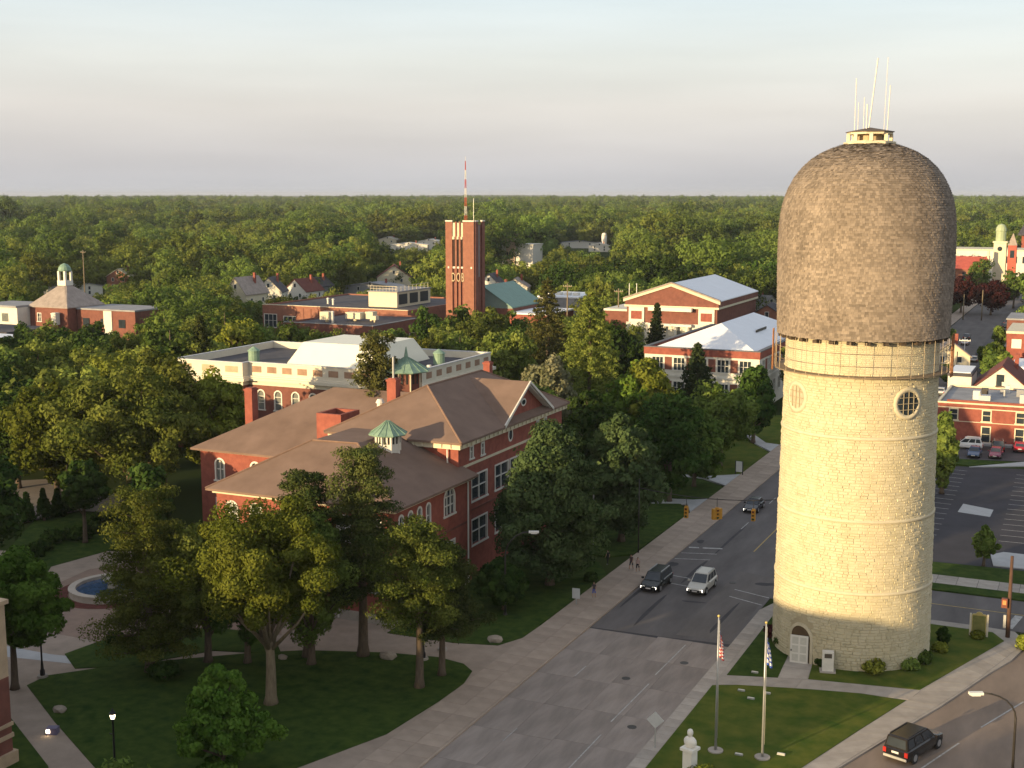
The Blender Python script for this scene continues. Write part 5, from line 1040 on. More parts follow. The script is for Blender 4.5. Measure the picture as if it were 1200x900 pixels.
# signs
def signboard(x, y, rz, w_, h_, zb, m, label, name='sign', posts=2, pm=BLACK, diamond=False, cat='sign'):
    t = thing(name, label, cat, (x, y, 0), rz)
    P_ = lambda mb, n, m_: link(bpy.data.objects.new(n, mb.mesh(n, m_)), t)
    if diamond: P_(MB().add([(0, -.03, zb), (w_ / 2, -.03, zb + h_ / 2), (0, -.03, zb + h_), (-w_ / 2, -.03, zb + h_ / 2), (0, .03, zb), (w_ / 2, .03, zb + h_ / 2), (0, .03, zb + h_), (-w_ / 2, .03, zb + h_ / 2)], [(0, 1, 2, 3), (7, 6, 5, 4), (0, 4, 5, 1), (1, 5, 6, 2), (2, 6, 7, 3), (3, 7, 4, 0)]), 'panel', m)
    else: P_(MB().box(-w_ / 2, w_ / 2, -.04, .04, zb, zb + h_), 'panel', m)
    for sx in ((0,) if posts == 1 else (-w_ / 2 - .06, w_ / 2 + .06)): P_(MB().box(sx - .05, sx + .05, .05 if posts == 1 else -.06, .13 if posts == 1 else .06, 0, zb + h_ * (.7 if posts == 1 else 1.05)), 'post', pm)
    return t
SGN = mat('sign_back', (.48, .48, .47), .6, .06, 2)
signboard(-27.2, 83.3, .15, 1.25, 1.25, 1.6, SGN, 'grey backed diamond road sign beside the concrete street', posts=1, pm=STEEL, diamond=True)
p = g(675, 710); signboard(p[0], p[1], .1, .75, 1.0, .75, SGN, 'grey rectangular sign on a short post beside the pavement', posts=1, pm=STEEL)
p = g(866, 557); signboard(p[0], p[1], -.15, .95, 1.5, .5, mat('sign_pale', (.55, .55, .52), .6, .06, 2), 'pale notice board on dark legs on the roadside lawn')
mk = thing('historical_marker', 'green gold-edged historical marker between two pale posts', 'marker sign', (-8.3, 117.9, 0), .1)
P_ = lambda mb, n, m_: link(bpy.data.objects.new(n, mb.mesh(n, m_)), mk)
MKG = mat('marker_green', (.10, .12, .035), .6, .25, 2, c2=(.16, .15, .05)); MKE = mat('marker_gold', (.42, .34, .13), .5, .1, 2)
P_(MB().box(-.55, .55, -.05, .05, .35, 2.05), 'panel', MKG)
ring_m = [(-.62, 2.05), (-.55, 2.18), (-.3, 2.2), (-.2, 2.34), (0, 2.4), (.2, 2.34), (.3, 2.2), (.55, 2.18), (.62, 2.05)]
P_(MB().add([(x, -.06, z) for x, z in ring_m] + [(x, .06, z) for x, z in ring_m], [tuple(range(9)), tuple(range(17, 8, -1))] + [(i, i + 9, (i + 1) % 9 + 9, (i + 1) % 9) for i in range(9)]), 'crest', MKE)
P_(MB().box(-.62, -.55, -.06, .06, .3, 2.05).box(.55, .62, -.06, .06, .3, 2.05).box(-.55, .55, -.06, .06, .28, .35), 'rim', MKE)
for sx in (-.72, .72): P_(MB().box(sx - .08, sx + .08, -.08, .08, 0, 2.2), 'post', mat('marker_post', (.55, .5, .4), .7, .1, 2))
for k in range(7): P_(MB().box(-.4, .4, -.062, -.05, .6 + .18 * k, .66 + .18 * k), 'text_line', MKE) if False else None
mo = thing('stone_monument', 'short pale stone plinth with dark plaque beside the tower door path', 'monument', (-18.9, 103.5, .14), .25)
P_ = lambda mb, n, m_: link(bpy.data.objects.new(n, mb.mesh(n, m_)), mo)
P_(MB().box(-.65, .65, -.5, .5, 0, .12), 'base', CONC); P_(MB().box(-.46, .46, -.3, .3, .12, 1.75), 'block', mat('pale_granite', (.66, .62, .55), .7, .08, 2)); P_(MB().box(-.3, .3, -.315, -.3, 1.25, 1.62), 'plaque', mat('plaque_dark', (.10, .08, .06), .5, .1, 2))
# bust on a pedestal
p = g(808, 911); bu = thing('bust_statue', 'white marble bust on a tall white pedestal at the lawn tip', 'statue', (p[0], p[1], .14), -.3)
MAR = mat('white_marble', (.78, .74, .66), .6, .05, 2)
P_ = lambda mb, n, m_, s=False: link(bpy.data.objects.new(n, mb.mesh(n, m_, smooth=s)), bu)
P_(MB().box(-.6, .6, -.6, .6, 0, .3).box(-.36, .36, -.36, .36, .3, 1.85).box(-.5, .5, -.5, .5, 1.85, 2.05), 'pedestal', MAR)
bm_ = bmesh.new(); bmesh.ops.create_uvsphere(bm_, u_segments=14, v_segments=10, radius=1.0)
me_ = bpy.data.meshes.new('bust'); 
for v in bm_.verts:
    zz = v.co.z
    if zz < -.15: k = .95 if zz > -.75 else .55
    v.co = Vector((v.co.x * .50, v.co.y * .30, zz * .42)) if True else v.co
bm_.to_mesh(me_); bm_.free(); me_.materials.append(MAR); o = link(bpy.data.objects.new('shoulders', me_), bu); o.location = (0, 0, 2.42); me_.polygons.foreach_set('use_smooth', [True] * len(me_.polygons))
P_(MB().lathe(0, 0, [(.17, 2.0), (.22, 2.1), (.26, 2.25)], 12).lathe(0, -.02, [(.12, 2.7), (.12, 2.86), (.17, 2.92), (.205, 3.05), (.20, 3.18), (.15, 3.3), (.04, 3.36)], 14), 'head', MAR, True)
P_(MB().add([(-.035, -.19, 3.02), (.035, -.19, 3.02), (0, -.27, 3.03), (0, -.2, 3.14)], [(0, 1, 2), (0, 2, 3), (1, 3, 2)]), 'nose', MAR)
# flagpoles with limp flags
def flagpole(x, y, h, label): 
    t = thing('flagpole', label, 'flagpole', (x, y, .14), 0, None)
    P_ = lambda mb, n, m_, s=True: link(bpy.data.objects.new(n, mb.mesh(n, m_, smooth=s)), t)
    P_(MB().cyl(0, 0, 0, .1, .55, n=18), 'footing', CONC, False); P_(MB().tube([(0, 0, 0), (0, 0, h)], [.10, .05], 10), 'pole', STEEL); P_(MB().lathe(0, 0, [(.02, h), (.1, h + .06), (.1, h + .14), (.02, h + .2)], 10), 'finial', mat('gold_ball', (.6, .45, .15), .4, .1, 2, metal=.5))
    P_(MB().tube([(.12, 0, 1.0), (.08, 0, h - .2)], .012, 4), 'halyard', OFFW)
    return t
def limp_flag(x, y, ztop, H_, W_, folds, label, colf, seed):
    q_ = random.Random(seed); nu, nv = 40, 40; vs = []; fs = []; mi = []
    for i in range(nu + 1):
        u = i / nu
        for j in range(nv + 1):
            v = j / nv   # v down, u along the fly, gathered
            wdt = W_ * (.55 + .45 * v) ; ph = folds * math.pi * 2 * u
            xx = .08 + wdt * u * .95 + .05 * math.sin(ph + 2 * v); yy = .16 * math.sin(ph + 1.2 * v) * (.3 + .7 * u)
            zz = -H_ * v * (1 - .12 * u) - u * H_ * .42 * (1 - .2 * v) - .03 * math.sin(3 * ph)
            vs.append((xx, yy, zz))
    for i in range(nu):
        for j in range(nv):
            fs.append((i * (nv + 1) + j, (i + 1) * (nv + 1) + j, (i + 1) * (nv + 1) + j + 1, i * (nv + 1) + j + 1)); mi.append(colf((i + .5) / nu, (j + .5) / nv))
    me = bpy.data.meshes.new('flag'); me.from_pydata(vs, [], fs)
    FR = mat('flag_red', (.45, .03, .035), .8, .05, 3); FWH = mat('flag_white', (.75, .73, .70), .8, .04, 3); FB_ = mat('flag_navy', (.02, .03, .16), .8, .05, 3); FL = mat('flag_blue', (.04, .09, .38), .8, .05, 3)
    for m_ in (FR, FWH, FB_, FL): me.materials.append(m_)
    me.polygons.foreach_set('material_index', mi); me.polygons.foreach_set('use_smooth', [True] * len(mi)); me.update()
    o = link(bpy.data.objects.new('flag', me)); o.location = (x, y, ztop); o.rotation_euler = (0, 0, YAW)
    return tag(o, label, 'flag')
def us(u, v):
    if u < .4 and v < 7 / 13: return 1 if (int(u * 22) + int(v * 26)) % 4 == 0 and int(u * 22) % 2 == 0 else 2
    return 0 if int(v * 13) % 2 == 0 else 1
def gr(u, v):
    if u < .37 and v < 5 / 9: return 1 if (abs(u - .185) < .037 or abs(v - 5 / 18) < .055) else 3
    return 3 if int(v * 9) % 2 == 0 else 1
flagpole(-23.1, 84.6, 9.9, 'tall silver flagpole carrying the red and white striped flag'); limp_flag(-23.1, 84.6, 9.1, 1.9, .42, 2.2, 'limp red and white striped flag with dark blue corner', us, 1)
flagpole(-19.8, 84.9, 9.8, 'tall silver flagpole carrying the blue and white striped flag'); limp_flag(-19.8, 84.9, 9.0, 1.9, .45, 2.0, 'limp blue and white striped flag with a white cross corner', gr, 2)
LBS = ['small flat floodlight set in the lawn left of the door path', 'small flat floodlight in the lawn by the path and first flagpole', 'small flat floodlight in the lawn below the tower door path', 'small flat floodlight alone in the middle of the triangular lawn', 'small flat floodlight on the lawn between the two flagpoles', 'small flat floodlight on the lawn right of the second flagpole']
for (x, y), lb in zip([(-24.3, 100.6), (-24.3, 96.3), (-22.3, 96.6), (-23.2, 95.0), (-21.4, 84.6), (-18.7, 85.9)], LBS):
    t = thing('ground_light', lb, 'ground light', (x, y, .14)); link(bpy.data.objects.new('housing', MB().box(-.28, .28, -.1, .1, 0, .12).mesh('housing', STEEL)), t); link(bpy.data.objects.new('lens', MB().box(-.25, .25, -.08, .08, .12, .14).mesh('lens', OFFW)), t)
for (x, y, s_, lb) in [(-53.7, 90.9, .6, 'rounded pale boulder at the lawn edge below the school'), (-47.2, 98.5, .55, 'flat brown boulder on the school lawn corner'), (-61.8, 87.0, .35, 'small pale stone beside the big tree trunk'), (-70.8, 70.4, .45, 'grey boulder on the lawn beside the slanting path')]:
    bm_ = bmesh.new(); bmesh.ops.create_icosphere(bm_, subdivisions=2, radius=1.0); q_ = random.Random(int(x * 10))
    for v in bm_.verts: v.co *= 1 + q_.uniform(-.12, .12); v.co = Vector((v.co.x * s_ * 1.3, v.co.y * s_, v.co.z * s_ * .7))
    me_ = bpy.data.meshes.new('boulder'); bm_.to_mesh(me_); bm_.free(); me_.materials.append(mat('boulder', (.30, .25, .2), .9, .2, 1.5, .02)); o = link(bpy.data.objects.new('boulder', me_)); o.location = (x, y, .14 + s_ * .3); tag(o, lb, 'boulder')
p = g(62, 861); t = thing('path_light', 'low lit light fixture with violet side at the path edge', 'ground light', (p[0], p[1], .1), .4)
link(bpy.data.objects.new('housing', MB().box(-.4, .4, -.3, .3, 0, .5).mesh('housing', mat('fixture_violet', (.16, .14, .22), .6, .1, 2))), t); link(bpy.data.objects.new('lens', MB().box(-.36, -.1, -.34, -.3, .15, .4).mesh('lens', LAMPG)), t)

# ------------------------------------------------------------------ vehicles
RUB = mat('tyre_rubber', (.02, .02, .021), .8, .1, 3); RIM = mat('wheel_rim', (.42, .42, .43), .4, .1, 3, metal=.6); CGL = glass('car_glass', (.035, .042, .05), .04)
HLT = mat('headlight_lit', (.9, .88, .8), .3, .02, 2, emit=((1, .93, .8), 3.0)); HLO = mat('headlight', (.55, .55, .55), .2, .05, 2); TLT = mat('tail_light', (.35, .02, .015), .3, .05, 2); PLT = mat('number_plate', (.6, .58, .55), .5, .05, 2)
def car(x, y, rz, paint, label, kind='suv', lit=False, group=None, detail=True):
    t = thing('car', label, 'car', (x, y, .01), rz, group)
    D = dict(suv=(4.9, .95, 1.80, 1.02, 1.20, .25, -2.05, -2.32), van=(5.05, .98, 1.72, 1.0, 1.35, .75, -2.2, -2.45), sedan=(4.7, .9, 1.44, .90, .95, .2, -1.25, -1.95), big=(5.5, 1.02, 1.92, 1.12, 1.35, .45, -2.5, -2.66))[kind]
    Ln, W_, Hh, belt, yf, yrf, yrr, yb = D; hl = Ln / 2
    ch = lambda mb, n, m, s=False, par=None: link(bpy.data.objects.new(n, mb.mesh(n, m, smooth=s)), par or t)
    hood = belt - .04
    stn = [(-hl, .86, .42, belt - .12), (-hl + .12, .95, .30, belt - .02), (-hl + .6, 1.0, .26, belt), (yf - .1, 1.0, .26, belt), (yf + .25, .99, .26, hood), (hl - .55, .96, .27, hood - .12), (hl - .15, .9, .30, hood - .2), (hl, .78, .40, hood - .32)]
    mb = MB(); n = 10
    for (yy, kw, zl, zt_) in stn:
        w_ = W_ * kw; h_ = zt_ - zl
        mb.v += [(-w_ * .90, yy, zl), (-w_, yy, zl + .22 * h_), (-w_, yy, zl + .62 * h_), (-w_ * .97, yy, zt_ - .10 * h_), (-w_ * .88, yy, zt_), (w_ * .88, yy, zt_), (w_ * .97, yy, zt_ - .10 * h_), (w_, yy, zl + .62 * h_), (w_, yy, zl + .22 * h_), (w_ * .90, yy, zl)]
    for k in range(len(stn) - 1): mb.f += [(k * n + i, k * n + (i + 1) % n, (k + 1) * n + (i + 1) % n, (k + 1) * n + i) for i in range(n)]
    mb.f += [tuple(range(n - 1, -1, -1)), tuple(range((len(stn) - 1) * n, len(stn) * n))]
    wb, wr = W_ * .885, W_ * .74; zr = Hh
    base = [(-wb, yf), (wb, yf), (wb * .98, yb), (-wb * .98, yb)]; roof = [(-wr, yrf), (wr, yrf), (wr * .97, yrr), (-wr * .97, yrr)]
    k0 = len(mb.v); mb.v += [(a, b, belt - .03) for a, b in base] + [(a, b, zr - .06) for a, b in roof] + [(a * .86, b - (.12 if i < 2 else -.12), zr) for i, (a, b) in enumerate(roof)]
    mb.f += [tuple(k0 + i for i in f) for f in ((0, 1, 5, 4), (1, 2, 6, 5), (2, 3, 7, 6), (3, 0, 4, 7), (4, 5, 9, 8), (5, 6, 10, 9), (6, 7, 11, 10), (7, 4, 8, 11), (8, 9, 10, 11))]
    ch(mb, 'body', paint)
    B = [Vector((a, b, belt - .03)) for a, b in base]; T = [Vector((a, b, zr - .06)) for a, b in roof]
    def pane(nm, i, j, s0, s1, t0, t1):
        e0, e1, f0, f1 = B[i], B[j], T[i], T[j]; nr = (e1 - e0).cross(f0 - e0).normalized(); cen = (e0 + e1 + f0 + f1) / 4
        if nr.dot(cen - Vector((0, (yf + yb) / 2, belt))) < 0: nr = -nr
        def q2(s_, t_): return (e0.lerp(e1, s_)).lerp(f0.lerp(f1, s_), t_) + nr * .012
        ch(MB().add([tuple(q2(s0, t0)), tuple(q2(s1, t0)), tuple(q2(s1, t1)), tuple(q2(s0, t1))], [(0, 1, 2, 3)]), nm, CGL)
    pane('windscreen', 0, 1, .05, .95, .06, .95); pane('rear_window', 2, 3, .07, .93, .12, .9)
    for i, j in ((1, 2), (3, 0)):
        cuts = ((.05, .36), (.40, .68), (.72, .95)) if kind != 'sedan' else ((.08, .48), (.52, .92))
        for s0, s1 in cuts: pane('side_window', i, j, s0 if i == 1 else 1 - s1, s1 if i == 1 else 1 - s0, .12, .88)
    rw = .36 if kind != 'big' else .41
    for sx in (-1, 1):
        for yy in (hl - .95, -hl + 1.0):
            wt = ch(MB().tube([(sx * (W_ - .20), yy, rw), (sx * (W_ + .02), yy, rw)], rw, 18), 'wheel', RUB)
            ch(MB().tube([(sx * (W_ - .02), yy, rw), (sx * (W_ + .035), yy, rw)], rw * .62, 14), 'rim', RIM, par=wt)
            ch(MB().tube([(sx * (W_ * .96), yy, rw + .02), (sx * (W_ + .006), yy, rw + .02)], rw * 1.16, 18), 'wheel_arch', BLACK)
        ch(MB().box(sx * W_ * .62 - .2, sx * W_ * .62 + .2, hl - .22, hl - .02, hood - .52, hood - .30), 'headlight', HLT if lit else HLO)
        ch(MB().box(sx * W_ * .80 - .12, sx * W_ * .80 + .12, -hl - .01, -hl + .12, belt - .45, belt - .1), 'tail_light', TLT)
        ch(MB().box(sx * (W_ + .12) - .12, sx * (W_ + .12) + .12, yf - .35, yf - .2, belt, belt + .17), 'mirror', paint)
        if kind in ('suv', 'big', 'van'): ch(MB().box(sx * wr * .9 - .03, sx * wr * .9 + .03, yrr + .2, yrf - .25, zr - .01, zr + .06), 'roof_rail', DARKM if kind == 'big' else STEEL)
    ch(MB().box(-W_ * .5, W_ * .5, hl - .06, hl + .02, hood - .58, hood - .36), 'grille', BLACK); ch(MB().box(-W_ * .8, W_ * .8, hl - .12, hl + .03, .30, .46), 'front_bumper', BLACK); ch(MB().box(-W_ * .85, W_ * .85, -hl - .05, -hl + .1, .38, .56), 'rear_bumper', BLACK if kind != 'big' else STEEL)
    ch(MB().box(-.26, .26, -hl - .035, -hl + .02, belt - .34, belt - .2), 'number_plate', PLT); ch(MB().box(-.26, .26, hl - .02, hl + .045, .44, .56), 'number_plate', PLT)
    return t
def cpaint(n, c, r=.25, m=0.0): return mat('car_paint_' + n, c, r, .04, 2, metal=m, spec=.6)
car(-39.4, 120.3, math.pi - .02, cpaint('darkgreen', (.012, .016, .014)), 'dark green minivan with pale roof rails in the kerb lane', 'van', True, 'cars on the main street')
car(-34.9, 121.2, math.pi - .02, cpaint('silver', (.50, .47, .41), .3, .3), 'silver sport utility car with lit headlights in the middle lane', 'suv', True, 'cars on the main street')
car(-38.4, 156.0, math.pi, cpaint('navy', (.015, .016, .022)), 'dark sedan approaching beyond the hanging signals', 'sedan', True, 'cars on the main street')
car(-10.3, 90.7, -.345, cpaint('black', (.012, .010, .010), .18), 'large black sport utility car driving up the right road', 'big', False)
car(-18.0, 209.0, math.pi / 2 + .05, cpaint('white', (.70, .70, .70)), 'white sport utility car parked sideways before the brick shop block', 'suv', False, 'parked cars behind the lot')
car(-13.4, 209.6, .1, cpaint('grey', (.05, .05, .055)), 'dark grey car parked rear outwards before the brick shop block', 'suv', False, 'parked cars behind the lot')
car(-10.4, 210.6, .1, cpaint('red', (.40, .02, .04)), 'red car parked by the brick shop block', 'sedan', False, 'parked cars behind the lot')
car(-16.3, 203.2, math.pi, cpaint('blue', (.04, .08, .16)), 'blue car parked behind the lot verge', 'sedan', False, 'parked cars behind the lot')
car(-13.3, 204.0, math.pi, cpaint('maroon', (.16, .02, .06)), 'maroon car parked behind the lot verge', 'sedan', False, 'parked cars behind the lot')
q = random.Random(4)
for k, (px, py, c_, nm) in enumerate([(1142, 424, (.5, .5, .5), 'silver'), (1148, 419, (.05, .05, .05), 'black'), (1152, 415, (.6, .6, .6), 'white'), (1178, 384, (.4, .4, .42), 'grey'), (1180, 380, (.1, .1, .12), 'dark blue'), (1133, 397, (.07, .07, .08), 'charcoal'), (1131, 404, (.6, .6, .62), 'white'), (1103, 462, (.55, .55, .56), 'light grey')]):
    p = g(px, py); car(p[0], p[1], 0, cpaint(nm.replace(' ', ''), c_), '%s car %s' % (nm, ['parked at the right kerb before the brick storefront', 'parked between two pale cars on the far street', 'parked under the street trees beside the far street', 'parked by the brick storefront awning', 'parked just beyond the grey one by the storefront', 'driving away on the far street', 'following the charcoal car on the far street', 'parked beside the brick shop block wall'][k]), 'sedan', group='cars on the far street')

# ------------------------------------------------------------------ people
def person(x, y, rz, h, shirt, legs, label, step=.22, hair=(.06, .04, .025), shorts=True):
    s_ = h / 1.75
    J = dict(pel=(0, 0, .95), wai=(0, 0, 1.1), che=(0, 0, 1.32), nek=(0, .01, 1.48), chn=(0, .03, 1.56), hed=(0, .03, 1.66), top=(0, .02, 1.73))
    E = [('pel', 'wai'), ('wai', 'che'), ('che', 'nek'), ('nek', 'chn'), ('chn', 'hed'), ('hed', 'top')]; RD = dict(pel=.145, wai=.125, che=.15, nek=.055, chn=.075, hed=.095, top=.05)
    for sd, n_ in ((-1, 'l'), (1, 'r')):
        f = step * sd
        J.update({'hip' + n_: (sd * .10, 0, .9), 'kne' + n_: (sd * .10, f * .6 + .03, .5), 'ank' + n_: (sd * .10, f, .09), 'toe' + n_: (sd * .11, f + .17, .045), 'sho' + n_: (sd * .19, 0, 1.42), 'elb' + n_: (sd * .25, -f * .4, 1.14), 'wri' + n_: (sd * .25, -f * .9 + .06, .92), 'han' + n_: (sd * .25, -f * 1.0 + .09, .83), 'thu' + n_: (sd * .22, -f + .14, .87)})
        RD.update({'hip' + n_: .10, 'kne' + n_: .065, 'ank' + n_: .045, 'toe' + n_: .04, 'sho' + n_: .062, 'elb' + n_: .043, 'wri' + n_: .03, 'han' + n_: .036, 'thu' + n_: .014})
        E += [('pel', 'hip' + n_), ('hip' + n_, 'kne' + n_), ('kne' + n_, 'ank' + n_), ('ank' + n_, 'toe' + n_), ('che', 'sho' + n_), ('sho' + n_, 'elb' + n_), ('elb' + n_, 'wri' + n_), ('wri' + n_, 'han' + n_), ('wri' + n_, 'thu' + n_)]
    nm = list(J); ix = {k: i for i, k in enumerate(nm)}
    me = bpy.data.meshes.new('person'); me.from_pydata([tuple(c_ * s_ for c_ in J[k]) for k in nm], [(ix[a], ix[b]) for a, b in E], [])
    ob = bpy.data.objects.new('person', me); COL.objects.link(ob)
    sk = ob.modifiers.new('skin', 'SKIN'); sk.use_smooth_shade = True
    for k in nm:
        sv = me.skin_vertices[0].data[ix[k]]; r_ = RD[k] * s_; sv.radius = (r_, r_ * (.72 if k in ('pel', 'wai', 'che') else 1)); sv.use_root = (k == 'pel')
    ob.modifiers.new('sub', 'SUBSURF').levels = 2; ob.modifiers['sub'].render_levels = 2
    bpy.context.view_layer.update()
    m2 = bpy.data.meshes.new_from_object(ob.evaluated_get(bpy.context.evaluated_depsgraph_get())); bpy.data.objects.remove(ob)
    m2.materials.clear()
    for m_ in (mat('skin', (.36, .22, .15), .6, .05, 3), mat('cloth_%s' % label[:14], shirt, .9, .08, 3), mat('cloth2_%s' % label[:14], legs, .9, .08, 3), mat('hair_%s' % label[:8], hair, .8, .1, 3), mat('shoe', (.3, .3, .3), .8, .1, 3)): m2.materials.append(m_)
    mi = []
    for pg in m2.polygons:
        c_ = pg.center / s_; ax = abs(c_.x)
        if c_.z < .10: k = 4
        elif c_.z < (.55 if shorts else .1): k = 0
        elif c_.z < .98 and ax < .19: k = 2
        elif c_.z < 1.46 and (ax < .235 and c_.z > 1.18 or ax < .19): k = 1
        elif c_.z > 1.66 or (c_.z > 1.55 and c_.y < .0): k = 3
        else: k = 0
        mi.append(k)
    m2.polygons.foreach_set('material_index', mi); m2.polygons.foreach_set('use_smooth', [True] * len(mi)); m2.name = 'person'
    o = link(bpy.data.objects.new('person', m2)); o.location = (x, y, .135); o.rotation_euler = (0, 0, rz)
    return tag(o, label, 'person')
person(-43.5, 124.2, 2.9, 1.74, (.10, .07, .07), (.05, .05, .06), 'person in dark top walking on the pavement under the lindens', shorts=True)
person(-42.6, 123.7, 3.1, 1.66, (.45, .32, .30), (.02, .02, .025), 'person in pale top and black shorts walking beside the minivan')
person(-43.6, 113.6, 3.0, 1.72, (.06, .05, .06), (.10, .12, .34), 'person in blue shorts standing near the short grey sign', .12)
person(-46.4, 124.9, 1.2, 1.7, (.015, .015, .018), (.02, .02, .02), 'person in black clothes at the dark path under the trees', .1, shorts=False)
# ------------------------------------------------------------------ trees: tapered trunk and limbs, crowns of many small leaf sprays
def rdir(n, rng):
    v = rng.normal(size=(n, 3)); return v / np.linalg.norm(v, axis=1)[:, None]
def sprays(C, Rr, per, size, rng, flat=1.0, up=0.25, jitter=.42, asp=.6, tintc=None, tv=1.0):
    """leaf sprays over the skin of clumps: C centres (k,3), Rr radii (k,)"""
    k = len(C); n = k * per
    d = rdir(n, rng); d[:, 2] = d[:, 2] * .9 + up * .4; d /= np.linalg.norm(d, axis=1)[:, None]
    ci = np.repeat(np.arange(k), per); rad = Rr[ci] * (rng.random(n) ** .6 * .72 + .36)
    off = d * rad[:, None] * rng.uniform(.68, 1.35, (k, 3))[ci]; off[:, 2] *= flat
    p = C[ci] + off
    nr = d + rng.normal(size=(n, 3)) * jitter; nr /= np.linalg.norm(nr, axis=1)[:, None]
    rf = rng.normal(size=(n, 3)); t = np.cross(nr, rf); t /= np.linalg.norm(t, axis=1)[:, None] + 1e-9; b = np.cross(nr, t)
    s = size * rng.uniform(.6, 1.35, n)[:, None]
    V = np.stack([p - t * s, p - b * s * asp + nr * s * .12, p + t * s, p + b * s * asp + nr * s * .12], axis=1).reshape(-1, 3)
    tc_ = rng.random(k) if tintc is None else tintc
    tint = np.clip((.55 * tc_[ci] + .45 * rng.random(n) - .5) * tv + .5, 0, 1)
    return V, np.repeat(tint, 4)
def crown_mesh(name, parts, m):
    V = np.concatenate([p[0] for p in parts]); T = np.concatenate([p[1] for p in parts]); n = len(V) // 4
    me = bpy.data.meshes.new(name)
    me.vertices.add(len(V)); me.vertices.foreach_set('co', V.astype(np.float32).ravel())
    me.loops.add(n * 4); me.loops.foreach_set('vertex_index', np.arange(n * 4, dtype=np.int32))
    me.polygons.add(n); me.polygons.foreach_set('loop_start', np.arange(0, n * 4, 4, dtype=np.int32)); me.polygons.foreach_set('loop_total', np.full(n, 4, dtype=np.int32))
    at_ = me.attributes.new('tint', 'FLOAT', 'POINT'); at_.data.foreach_set('value', T.astype(np.float32))
    me.materials.append(m); me.update(calc_edges=True); return me
def trunk_mesh(name, H, r, limbs, m, lean=(0, 0), top=.8):
    mb = MB(); pts = [(lean[0] * f * f + .12 * math.sin(5 * f) * r * 2, lean[1] * f * f, H * top * f) for f in (0, .06, .25, .5, .75, 1)]
    mb.tube(pts, [r * 1.5, r * 1.08, r * .9, r * .7, r * .45, r * .12], 9)
    for tgt, f0 in limbs:
        z0 = H * top * f0; a = Vector((lean[0] * f0 * f0, lean[1] * f0 * f0, z0)); b = Vector(tgt); md = a.lerp(b, .5) + Vector((0, 0, -.06 * (b - a).length)); rr = r * (.55 - .35 * f0)
        mb.tube([a, md, b], [rr, rr * .6, rr * .15], 6)
    return mb.mesh(name, m, smooth=True)
